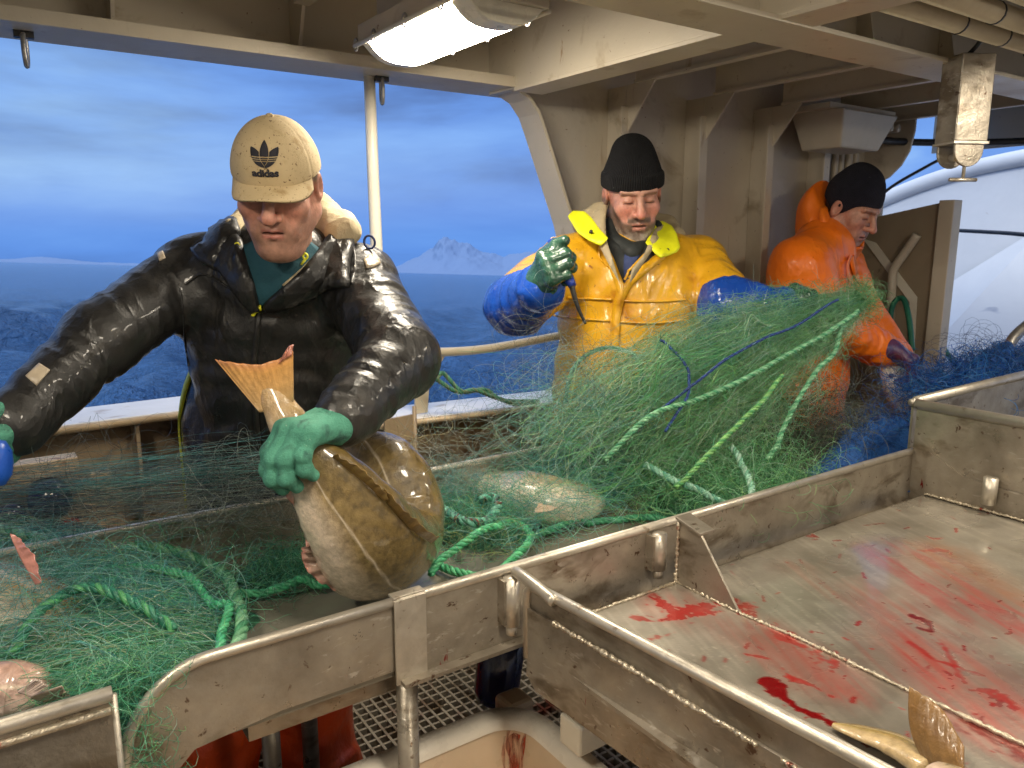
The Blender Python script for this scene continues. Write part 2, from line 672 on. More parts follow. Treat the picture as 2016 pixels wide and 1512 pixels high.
# ================================================================== DECK
mb = MB().box((-3, -2.6, -.10), (5.6, 2.62, -.06))
tag(mb.build('deck', M['deck']), 'dark wet deck plating seen through the grating', None, kind='structure')
mb = MB()
for x in np.arange(-.4, 2.9, .036):
    mb.box((x, 1.0, -.035), (x + .0085, 2.6, 0))
for y in np.arange(1.0, 2.6, .036):
    mb.box((-.4, y, -.030), (2.9, y + .0085, -.003))
tag(mb.build('deck_grating', M['grating']), 'pale square mesh grating laid over the deck under the table', None, kind='structure')

# ================================================================== DECKHEAD (roof over the working deck)
dh = thing('deckhead', (0, 0, 2.36), 'beige painted steel ceiling with girders and stiffeners over the working deck', 'ceiling')
MB().box((-3, -2.6, 2.36), (4.7, 2.47, 2.38)).build('plate', M['paint'], dh)
# side girder over the opening
MB().box((-3, 2.452, 2.122), (1.705, 2.464, 2.36)).build('side_girder', M['paint'], dh)
mb = MB().box((-3, 2.29, 2.110), (1.705, 2.52, 2.1215)).box((-3, 2.286, 2.104), (1.705, 2.2898, 2.140))
mb.build('girder_flange', M['paint'], dh, bevel=.002)
MB().box((1.585, -2.6, 2.102), (1.597, 2.452, 2.36)).build('beam', M['paint'], dh)
MB().box((1.578, -2.6, 2.090), (1.70, 2.285, 2.1018)).build('beam_flange', M['paint'], dh, bevel=.002)
MB().box((-3, 1.272, 2.104), (1.584, 1.284, 2.36)).box((1.598, 1.272, 2.104), (4.6, 1.284, 2.36)).build('girder', M['paint'], dh)
MB().box((-3, 1.205, 2.086), (4.6, 1.365, 2.0985)).build('girder_flange', M['paint'], dh, bevel=.002)
for x in (.355, .86):
    MB().box((x, 1.29, 2.268), (x + .010, 2.30, 2.36)).box((x - .035, 1.29, 2.258), (x + .012, 2.31, 2.2678)).build('stiffener', M['paint'], dh)
    y0 = 2.4515
    MB().prism([(x, y0, 2.123), (x, y0, 2.30), (x, 2.32, 2.30), (x, 2.40, 2.123)], (.010, 0, 0)).build('bracket', M['paint'], dh)
for x in (-.2, -.8, -1.4):
    MB().box((x, 1.29, 2.268), (x + .010, 2.45, 2.36)).box((x - .035, 1.29, 2.258), (x + .012, 2.44, 2.2678)).build('stiffener', M['paint'], dh)
for x in (2.16, 2.61, 3.06, 3.50, 3.95):
    MB().box((x, 1.37, 2.19), (x + .012, 2.30, 2.36)).box((x - .012, 1.37, 2.180), (x + .024, 2.30, 2.1898)).build('stiffener', M['paint'], dh)
for x in (1.98, 2.40, 3.3):   # brackets between girder flange and web, right of the beam
    MB().prism([(x, 1.2715, 2.0988), (x, 1.2715, 2.34), (x, 1.22, 2.0988)], (.008, 0, 0)).build('bracket', M['paint'], dh)
MB().box((4.70, -2.6, 2.08), (4.715, 2.47, 2.38)).build('end_coaming', M['paint'], dh)

# ================================================================== SHIP SIDE WALL with the slanted opening edge
sw = thing('side_wall', (3, 2.46, 0), 'beige steel ship side wall with vertical stiffeners behind the fishermen', 'wall')
edge = [(1.64, 2.122), (1.70, 2.095), (1.745, 2.045), (1.775, 1.98)]
edge = edge + [(1.916, 1.65), (2.13, .96)]
poly = [(1.64, 2.46, 2.122), (1.64, 2.46, 2.36), (4.12, 2.46, 2.36), (4.12, 2.46, 0), (2.13, 2.46, 0)] + [(x, 2.46, z) for x, z in edge[::-1][:-1]]
mb = MB()
mb.prism(poly, (0, .012, 0))
mb.build('plate', M['paint_wall'], sw)
# rolled flange along the opening edge
P = np.array([(x, 2.46, z) for x, z in edge])
V, F = [], []
T = np.gradient(P, axis=0)
for p, t in zip(P, T):
    n = nrm(np.cross(t, [0, 1, 0]))
    for a, b in ((0, -.105), (.012, -.105), (.012, .02), (0, .02)):
        V.append(p + n * a * -1 + np.array([0, b, 0]))
n = len(P)
for i in range(n - 1):
    for k in range(4):
        F.append((i * 4 + k, (i + 1) * 4 + k, (i + 1) * 4 + (k + 1) % 4, i * 4 + (k + 1) % 4))
F += [(3, 2, 1, 0), tuple((n - 1) * 4 + k for k in range(4))]
mesh_obj('opening_flange', V, F, M['paint'], sw, smooth=False)
for x in (2.16, 2.61, 3.06, 3.50):
    MB().box((x, 2.355, 0), (x + .012, 2.4596, 2.18)).box((x - .03, 2.343, 0), (x + .018, 2.3549, 2.10)).build('stiffener', M['paint_wall'], sw, bevel=.0015)
    MB().prism([(x + .003, 2.355, 1.99), (x + .003, 2.355, 2.18), (x + .003, 2.20, 2.18)], (.007, 0, 0)).build('bracket', M['paint_wall'], sw)
MB().prism([(4.0, 2.4595, 1.86), (4.0, 2.4595, 2.35), (4.0, 2.2, 2.35), (4.0, 2.2, 2.13)] + [(4.0, 2.4595 - .26 * math.sin(a), 1.86 + .27 * (1 - math.cos(a))) for a in (1.2, .9, .6, .3)],
           (.014, 0, 0)).build('corner_bracket', M['paint_wall'], sw)
MB().prism([(4.1, 2.4595, 0), (4.1, 2.4595, 2.36), (4.1, 2.40, 2.36), (4.1, 2.40, 0)], (.02, 0, 0)).build('end_flange', M['paint_wall'], sw)
# unseen walls added to keep daylight out, painted white to bounce lamp light
bw = thing('added_shelter_wall', (0, -2.6, 0), 'added unseen wall behind the photographer, white to bounce lamp light', 'wall')
MB().box((-3, -2.62, 0), (4.7, -2.6, 2.36)).build('plate', M['shelter'], bw)
MB().box((-3.02, -2.6, 0), (-3, 2.46, 2.36)).build('end_plate', M['shelter'], bw)

# ================================================================== BULWARK
bk = thing('bulwark', (1, 2.5, 0), 'steel bulwark with broad white cap rail along the ship side', 'bulwark')


def bul(x0, x1, z0, z1):
    mb = MB()
    a, b = (x0, 2.445, z0), (x1, 2.445, z1)
    mb.prism([a, b, (x1, 2.69, z1 - .004), (x0, 2.69, z0 - .004)], (0, 0, -.016))
    mb.build('cap_rail', M['cap_white'], bk, bevel=.003)
    MB().tube([(x0, 2.440, z0 - .014), (x1, 2.440, z1 - .014)], .012, 8).build('rail_edge', M['rustplate'], bk)
    MB().prism([(x0, 2.56, -.1), (x1, 2.56, -.1), (x1, 2.56, z1 - .017), (x0, 2.56, z0 - .017)], (0, .012, 0)).build('plate', M['rustpaint'], bk)


M['rustpaint'] = mat_simple('dirty_bulwark_paint', (.26, .19, .115), (.38, .29, .185), 4, (.35, .55), bumps=((8, .004), (70, .001)),
                            spots=((7, .55, .66, (.14, .085, .045)), (24, .68, .73, RUST), (10, .70, .73, BLOOD)))
bul(-3, .98, 1.05, 1.085)
bul(.985, 2.128, .955, .925)
MB().box((.975, 2.44, -.1), (.985, 2.69, 1.08)).build('step_plate', M['rustpaint'], bk)
for x in (-.9, .33, 1.22, 1.75):
    z = 1.05 if x < .98 else .92
    MB().prism([(x, 2.559, 0), (x, 2.559, z), (x, 2.45, z), (x, 2.45, .75), (x, 2.50, 0)], (.010, 0, 0)).build('stay', M['rustpaint'], bk)
# stay plate beside the fisherman in black
MB().prism([(1.235, 2.42, .5), (1.235, 2.42, .97), (1.11, 2.40, .97), (1.10, 2.40, .5)], (0, .010, 0)).tube([(1.238, 2.42, .5), (1.236, 2.42, 1.0)], .008, 6).build('stay_plate', M['rustpaint'], bk)
# rail pipe above the lower bulwark
rl = thing('hand_rail', (1.3, 2.5, .96), 'tan pipe hand rail on a bracket above the white cap rail', 'hand rail')
MB().tube(spline([(.9, 2.5, 1.185), (1.25, 2.5, 1.185), (1.36, 2.5, 1.175), (1.55, 2.5, 1.168), (1.75, 2.5, 1.178), (2.02, 2.5, 1.20)], 40), .017, 12).build('pipe', M['pipe'], rl)
MB().prism([(1.28, 2.495, .95), (1.28, 2.495, 1.16), (1.41, 2.495, 1.16), (1.34, 2.495, 1.06), (1.33, 2.495, .95)], (0, .010, 0)).build('bracket', M['pipe'], rl)
# white pole
pl = thing('stanchion', (1.165, 2.46, 1.06), 'thin white vertical pole standing on the bulwark behind the fisherman in the cap', 'pole')
MB().tube([WY(742, 505, 2.46) + np.array([.006, 0, -.55]), WY(742, 505, 2.46), WY(734, 330, 2.45), WY(727, 150, 2.435)], [.021, .021, .0195, .0185], 16).build('pipe', M['cream'], pl)

# shackles under the side girder
for (x, lab) in ((.155, 'small steel shackle hanging under the girder at its far end from the pole'), (1.142, 'small steel shackle hanging under the girder at the top of the white pole')):
    sh = thing('shackle', (x, 2.41, 2.10), lab, 'shackle', 'shackles under the side girder')
    MB().box((x - .022, 2.40, 2.094), (x + .022, 2.42, 2.1095)).build('eye_plate', M['darkmetal'], sh)
    a = np.linspace(0, 2 * math.pi, 24, endpoint=False)
    MB().tube([(x + .004 * math.cos(t), 2.41 + .017 * math.cos(t), 2.066 + .040 * math.sin(t)) for t in a], .0062, 8, closed=True).build('ring', M['galv'], sh)

# ================================================================== FLUORESCENT LAMP
lm, nt, b = new_mat('lit_diffuser')
b.inputs['Base Color'].default_value = (.9, .85, .7, 1)
b.inputs['Emission Color'].default_value = (1, .89, .72, 1)
b.inputs['Emission Strength'].default_value = 31
M['lit'] = lm
M['diffuser_end'] = mat_simple('diffuser_end', (.72, .68, .55), (.8, .76, .62), 6, (.2, .35), trans=0)
def ceiling_lamp(cx, cy, label):
    lp = thing('ceiling_lamp', (cx, cy, 2.2), label, 'lamp', 'fluorescent ceiling lamps')
    X0, X1, Y0, Y1 = cx - .115, cx + .115, cy - .275, cy + .275
    mb = MB()
    nseg = 10
    prof = [(X0 + .012 + (X1 - X0 - .024) * k / nseg, 2.072 + .045 * abs(2 * k / nseg - 1) ** 3) for k in range(nseg + 1)]
    V = [(x, Y0 + .07, z) for x, z in prof] + [(x, Y1 - .035, z) for x, z in prof]
    m1 = nseg + 1
    mb.add(V, [(k, k + 1, m1 + k + 1, m1 + k) for k in range(nseg)], True)
    mb.add([(X0 + .012, Y0 + .07, 2.117), (X1 - .012, Y0 + .07, 2.117), (X1 - .012, Y1 - .035, 2.117), (X0 + .012, Y1 - .035, 2.117)], [(0, 1, 2, 3)])
    mb.build('diffuser', M['lit'], lp)
    mb = MB()
    for (ya, yb) in ((Y0, Y0 + .07), (Y1 - .035, Y1)):
        pr = [(x, ya, z) for x, z in prof] + [(X1 - .012, ya, 2.117), (X0 + .012, ya, 2.117)]
        MB().prism(pr, (0, yb - ya, 0)).build('diffuser_end', M['diffuser_end'], lp, bevel=.004)
    MB().box((X0, Y0 - .01, 2.118), (X1, Y1 + .01, 2.17)).box((X0 + .03, Y0 + .05, 2.1695), (X1 - .03, Y1 - .05, 2.3595)).build('housing', M['paint'], lp, bevel=.004)
    MB().tube([(X0 - .006, Y0, 2.116), (X0 - .006, Y1 + .02, 2.116)], .006, 8).tube([(X1 + .006, Y0, 2.116), (X1 + .006, Y1 + .02, 2.116)], .006, 8).build('gasket_rail', M['cream'], lp)
    for x in (X0 - .006, X1 + .006):
        for y in (cy - .19, cy - .01, cy + .17, cy + .285):
            a = np.linspace(0, 2 * math.pi, 12, endpoint=False)
            MB().tube([(x, y + .012 * math.cos(t), 2.118 + .016 * math.sin(t)) for t in a], .0026, 6, closed=True).build('clip', M['galv'], lp)


ceiling_lamp(1.04, 1.81, 'lit fluorescent ceiling lamp glowing warm white beside the transverse beam')
ceiling_lamp(.62, .42, 'assumed unseen lit fluorescent ceiling lamp over the near tray wall, behind the girder')  # assumed lamp out of view, added to light the near rail faces
ceiling_lamp(2.30, .42, 'assumed unseen lit fluorescent ceiling lamp beyond the ceiling pipes, off to the right')  # unseen lamp, assumed from the bright pipes and added for light
ceiling_lamp(-.55, .75, 'added unseen fill lamp over the chute, off to the left')  # fill lamp added out of view to raise the ambient light
ceiling_lamp(.62, -1.30, 'added unseen fill lamp farthest behind the photographer')  # out of view, added for more even fill
ceiling_lamp(2.30, -1.10, 'added unseen fill lamp behind the photographer on the right')  # second rear fill lamp, added out of view for evener light

# ================================================================== FLOODLIGHT BOX on the wall
fl = thing('floodlight', (3.42, 2.36, 2.05), 'unlit pale box lamp under the ceiling at the end of the side wall', 'lamp')
mb = MB()
c0 = np.array([3.32, 2.12, 0])
mb.add([(3.16, 2.06, 2.15), (3.60, 2.06, 2.15), (3.60, 2.33, 2.16), (3.16, 2.33, 2.16), (3.22, 2.10, 1.99), (3.52, 2.10, 1.99), (3.52, 2.30, 1.99), (3.22, 2.30, 1.99)],
       [(3, 2, 1, 0), (4, 5, 6, 7), (0, 1, 5, 4), (1, 2, 6, 5), (2, 3, 7, 6), (3, 0, 4, 7)])
mb.build('body', M['cream_dim'] if 'cream_dim' in M else M['cream'], fl, bevel=.008)
MB().box((3.12, 2.10, 2.151), (3.64, 2.32, 2.175)).build('mounting_plate', M['paint'], fl)

# conduits down the wall
for k, (x, r) in enumerate(((3.585, .012), (3.62, .012), (3.68, .016), (3.73, .016), (3.79, .020), (3.85, .020))):
    cp = MB().tube(spline([(x, 2.44 - r, 0), (x, 2.44 - r, 1.9), (x, 2.43 - r, 2.06), (x, 2.36 - r, 2.12), (x, 2.2, 2.13)], 30), r, 10).build('conduit', M['galv'] if k < 2 else M['pipe'])
    tag(cp, ['thin grey conduit nearest the box lamp on the wall', 'second thin grey conduit beside the box lamp', 'narrow beige conduit third from the box lamp', 'narrow beige conduit fourth from the box lamp',
             'thicker beige conduit fifth from the box lamp', 'thicker beige conduit at the end of the wall, farthest from the box lamp'][k], 'conduit', 'conduits on the side wall')
# cross conduits and cable clutter under the ceiling end
tag(MB().tube(spline([(3.2, 2.3, 2.10), (3.9, 2.28, 2.08), (4.4, 2.0, 2.08), (4.66, 1.7, 2.09)], 30), .018, 8).build('cable', M['black']), 'black cable run under the ceiling above the conduits', 'cable')
tag(MB().tube(spline([(4.25, 2.46, 1.60), (4.1, 2.42, 1.80), (4.35, 2.30, 1.98), (4.62, 2.22, 2.09)], 30), .009, 8).build('cable', M['black']), 'thin black cable slanting down from the ceiling above the dark beanie', 'cable')

# ================================================================== PIPES under the ceiling, top right
for k, (y, z, r) in enumerate(((1.07, 2.13, .026), (.985, 2.135, .026), (.91, 2.15, .020), (.845, 2.155, .020))):
    pp = thing('ceiling_pipe', (2.8, y, z), ['thick beige pipe under the ceiling next to the girder', 'thick beige pipe second from the girder, with a black clamp', 'thinner beige pipe third from the girder', 'thinner beige pipe farthest from the girder'][k], 'pipe', 'pipes under the ceiling')
    MB().tube([(1.72, y, z), (4.6, y, z)], r, 14).build('tube', M['pipe'], pp)
    for x in (2.55, 3.2):
        MB().tube([(x, y, z), (x + .05, y, z)], r + .012, 14).build('clamp', M['black'], pp)
    for x in (2.1, 2.33):
        MB().tube([(x, y, z), (x + .006, y, z)], r + .002, 14).build('tie', M['black'], pp)
mb = MB().box((2.56, .8, 2.166), (2.59, 1.12, 2.19)).box((2.56, .8, 2.19), (2.59, .82, 2.36)).box((2.56, 1.1, 2.19), (2.59, 1.12, 2.36))
tag(mb.build('pipe_hanger', M['galv']), 'galvanised cross bar holding the ceiling pipes', 'hanger')

# ================================================================== HOOK BOX hanging from the girder
hb = thing('hanging_bracket', (2.38, 1.18, 2.086), 'grey metal box with curved hook plates hanging from the ceiling girder', 'bracket')
yaw = rad(-28)
Rz = np.array([[math.cos(yaw), -math.sin(yaw), 0], [math.sin(yaw), math.cos(yaw), 0], [0, 0, 1]])
HC = np.array([2.37, 1.165, 0])
MB().box((-.05, -.045, 1.865), (.05, .045, 2.10), Rz, HC).build('box', M['steel'], hb, bevel=.003)
MB().box((-.053, -.048, 1.858), (.053, .048, 1.8648), Rz, HC).build('lower_lip', M['steel_clean'], hb)
for s in (-1, 1):
    pr = [(-.044, s * .036 - .005, 1.8575), (.044, s * .036 - .005, 1.8575)] + [(.044 * math.cos(a), s * .036 - .005, 1.84 - .045 * math.sin(a)) for a in np.linspace(0, math.pi, 12)]
    mb = MB().prism([Rz @ np.array(p) + HC for p in pr], Rz @ np.array([0, .010, 0]))
    mb.build('cheek_plate', M['steel'], hb, bevel=.002)
MB().tube([HC + Rz @ np.array([0, -.036, 1.825]), HC + Rz @ np.array([0, .036, 1.825])], .012, 12).build('pin', M['steel_clean'], hb)
MB().tube([HC + Rz @ np.array([.02, 0, 1.85]), HC + Rz @ np.array([.02, 0, 1.765])], .005, 8).tube([HC + Rz @ np.array([-.022, 0, 1.762]), HC + Rz @ np.array([.062, 0, 1.762])], .0055, 8).build('handle', M['steel_clean'], hb)
tag(MB().tube(spline([(2.36, 1.18, 2.09), (2.33, 1.12, 2.13), (2.30, 1.10, 2.20)], 14), .006, 8).build('cable', M['black']), 'short black cable rising behind the hanging grey hook box', 'cable')

# ================================================================== PARTITION, white hull, hoses at the far right
pt = thing('partition', (3.95, 2.2, .4), 'brown steel partition with thick post beside the fisherman in orange', 'partition')
x = 3.96
MB().prism([(x, 2.455, .3), (x, 2.455, 1.68), (x, 2.005, 1.765), (x, 2.005, .3)], (.015, 0, 0)).build('plate', M['brownpaint'] if 'brownpaint' in M else M['paint_wall'], pt)
MB().box((x - .03, 1.93, .3), (x + .05, 2.004, 1.775)).build('post', M['paint_wall'], pt, bevel=.004)
a = [WX(1700, 470, x - .004), WX(1725, 478, x - .004), WX(1806, 585, x - .004), WX(1800, 700, x - .004), WX(1788, 700, x - .004), WX(1792, 595, x - .004)]
MB().prism(a, (-.006, 0, 0)).build('stripe', M['cream'], pt)
MB().tube(spline([WX(1752, 640, x - .05), WX(1756, 560, x - .05), WX(1760, 530, x - .05), WX(1780, 500, x - .05), WX(1806, 462, x - .05)], 24), .022, 10).build('grab_rail', M['paint_wall'], pt)

wh = thing('white_hull', (6, 2.5, 0), 'white painted bow plating with a rounded rim beyond the open end of the deck', 'hull')
xx = 6.3
top = [(xx, 5.2, 1.15), (xx, 4.2, 1.66), (xx, 3.75, 1.87), (xx, 3.3, 2.03), (xx, 2.85, 2.13), (xx, 2.3, 2.185), (xx, 1.5, 2.2), (xx, 0, 2.2), (xx, -3, 2.2)]
MB().prism(top + [(xx, -3, -.5), (xx, 5.2, -.5)], (.03, 0, 0)).build('plate', M['white'], wh)
MB().tube(spline([np.array(p) + (0.0, 0, 0) for p in top], 60), .06, 14).build('rim', M['white'], wh)
# lower facet leaning inboard
pf = [WX(1800, 600, 6.28), WX(2060, 440, 6.28)]
MB().add([pf[0], pf[1], WX(2200, 440, 6.28), (6.28, -.5, 1.3), (5.55, -.5, -.3), (5.55, 3.6, -.3), (6.28, 4.2, pf[0][2] - .4)], [(6, 5, 4, 3, 2, 1, 0)]).build('facet', M['white'], wh)
tag(MB().tube(spline([WX(1845, 452, 5.2), WX(1930, 456, 5.0), WX(2016, 462, 4.8), WX(2150, 480, 4.6)], 20), .012, 8).build('cable', M['black']), 'black cable stretched across the white hull plating', 'cable')
tag(MB().tube(spline([WX(1840, 640, 4.3), WX(1856, 680, 4.25), WX(1875, 710, 4.2), WX(1900, 735, 4.15), WX(1930, 760, 4.1)], 20), .013, 8).build('hose', M['hosegreen']), 'green hose slanting down across the white hull beside the post', 'hose')
tag(MB().tube(spline([WX(1750, 650, 3.8), WX(1758, 600, 3.8), WX(1778, 588, 3.8), WX(1790, 630, 3.75), WX(1796, 690, 3.7)], 26), .014, 8)
    .tube(spline([WX(1738, 640, 3.78), WX(1752, 680, 3.72), WX(1775, 705, 3.7)], 16), .014, 8).build('hose', M['hosegreen']), 'coiled green hose hanging in front of the partition behind the orange sleeve', 'hose')
ob = thing('bent_rail', (3.6, 1.5, .9), 'bent grey pipe rail rising behind the far tray corner beside the blue net', 'hand rail')
MB().tube(spline([W(1980, 780, 3.2), W(1980, 730, 3.2), W(1984, 690, 3.2), W(2000, 660, 3.2), W(2040, 625, 3.2), W(2100, 570, 3.2)], 30), .022, 12).build('pipe', M['galv'], ob)
# ================================================================== SORTING TABLE (conveyor trough)
tb = thing('sorting_table', (1.2, 1.5, 0), 'long alloy sorting table with raised rails and a conveyor bed under the nets', 'table')


# near rail: curved lower end at left
YN = 1.18
arc = []
for t in np.linspace(0, 1, 14):
    a = t * math.pi / 2
    arc.append((.10 + .135 * (1 - math.cos(a)), .80 + .15 * math.sin(a)))
top = arc + [(.555, .95)]
poly = [(x, YN, z) for x, z in top] + [(.555, YN, .815), (.34, YN, .815), (.20, YN, .80), (.115, YN, .72), (.10, YN, .72)]
MB().prism(poly[::-1], (0, .007, 0)).build('near_rail', M['steel'], tb)
MB().tube([(.10, YN + .002, .70)] + [(x, YN + .002, z) for x, z in top], .0095, 10).build('rail_edge', M['steel_clean'], tb)
MB().box((.553, YN - .006, .80), (2.40, YN + .007, .9495)).build('near_rail', M['steel'], tb)
MB().tube([(.556, YN + .001, .951), (2.42, YN + .001, .951)], .0105, 10).build('rail_edge', M['steel_clean'], tb)
MB().box((.556, YN - .030, .792), (2.40, YN - .0065, .800)).build('rail_foot', M['steel'], tb)
MB().box((.548, YN - .0105, .79), (.612, YN - .0062, .957)).box((.548, YN - .0062, .9575), (.612, YN + .016, .962)).build('joint_strap', M['steel_clean'], tb, bevel=.001)
# back rail
MB().box((-.6, 1.838, .80), (2.55, 1.846, .95)).build('back_rail', M['steel'], tb)
MB().tube([(-.6, 1.842, .951), (2.55, 1.842, .951)], .0095, 10).build('rail_edge', M['steel_clean'], tb)
# bed
MB().box((-.6, 1.188, .80), (2.5, 1.837, .822)).build('conveyor_bed', M['belt'], tb)
MB().box((.3, 1.25, .73), (2.4, 1.29, .7995)).box((.3, 1.72, .73), (2.4, 1.76, .7995)).build('frame', M['steel'], tb)
for (x, y, r) in ((.585, 1.205, .021), (2.2, 1.23, .021), (.40, 1.48, .019), (.585, 1.79, .021), (2.2, 1.79, .021)):
    MB().tube([(x, y, 0), (x, y, .7995)], r, 14).build('leg', M['steel'], tb)
MB().box((.44, 1.27, .755), (.53, 1.29, .799)).build('bracket', M['cream'], tb, bevel=.01)

# corner of the neighbouring chute, bottom left
lb = thing('chute', (-.2, 1.16, .6), 'square cut alloy chute corner with thick welded edge below the nets', 'chute')
MB().box((-.9, 1.155, .60), (.092, 1.163, .948)).build('side_plate', M['steel'], lb)
MB().tube([(-.9, 1.157, .950), (.092, 1.157, .950)], .0115, 10).build('rail_edge', M['steel_clean'], lb)
MB().tube([(-.9, 1.152, .927), (.088, 1.152, .927)], .006, 8).build('weld', M['weld'], lb)
MB().tube([(.093, 1.159, .60), (.093, 1.159, .947)], .0055, 8).build('end_edge', M['steel_clean'], lb)


def weld(path, r, name, parent, seed=1, n=None):
    P = np.asarray(path, float)
    L = np.linalg.norm(np.diff(P, axis=0), axis=1).sum()
    n = n or int(L / .0035)
    Q = spline(P, n)
    rg = np.random.default_rng(seed)
    rr = .72 * r * (1 + .22 * np.sin(np.arange(n) * 2.1 + rg.random(n) * .8) + .22 * rg.normal(size=n))
    rr *= .8 + .5 * np.interp(np.arange(n), np.linspace(0, n, 14), rg.random(14))
    MB().tube(Q + rg.normal(size=Q.shape) * r * .15, np.clip(rr, r * .4, r * 2), 8).build(name, M['weld'], parent)


# ================================================================== GUTTING TRAY on the right
tr = thing('gutting_tray', (1.5, .7, .7), 'blood stained alloy gutting tray with welded divider beside the sorting table', 'tray')


def tx(y):   # x of the near tray wall at y
    return .796 + (1.104 - y) * .085




def vnoise(P, seed=0):
    """smooth value noise in [0, 1] at points P (N, d)"""
    P = np.asarray(P, float)
    if P.shape[1] == 2:
        P = np.c_[P, np.zeros(len(P))]
    I = np.floor(P).astype(np.int64)
    f = P - I
    f = f * f * (3 - 2 * f)

    def h(ix, iy, iz):
        n = (ix * 374761393 + iy * 668265263 + iz * 2147483647 + seed * 1274126177) & 0xFFFFFFFF
        n = ((n ^ (n >> 13)) * 1274126177) & 0xFFFFFFFF
        n = (n ^ (n >> 16)) & 0xFFFF
        return n / 65535.0
    r = 0
    for dx in (0, 1):
        for dy in (0, 1):
            for dz in (0, 1):
                w = (f[:, 0] if dx else 1 - f[:, 0]) * (f[:, 1] if dy else 1 - f[:, 1]) * (f[:, 2] if dz else 1 - f[:, 2])
                r = r + w * h(I[:, 0] + dx, I[:, 1] + dy, I[:, 2] + dz)
    return r


def fbm(P, oct=4, seed=0, gain=.5):
    a, s, t = 1.0, 0, 0
    for o in range(oct):
        s = s + a * vnoise(np.asarray(P) * 2.0 ** o + o * 7.3, seed + o)
        t += a
        a *= gain
    return s / t


def sdist(P, path):
    """distance of 2D/3D points to a polyline"""
    d = np.full(len(P), 1e9)
    path = np.asarray(path, float)
    for a, b in zip(path[:-1], path[1:]):
        ab = b - a
        t = np.clip((P - a) @ ab / (ab @ ab + 1e-12), 0, 1)
        d = np.minimum(d, np.linalg.norm(P - a - t[:, None] * ab, axis=1))
    return d


BZ = .829


def bp(*pts):
    return [WZ(x, y, BZ)[:2] for x, y in pts]


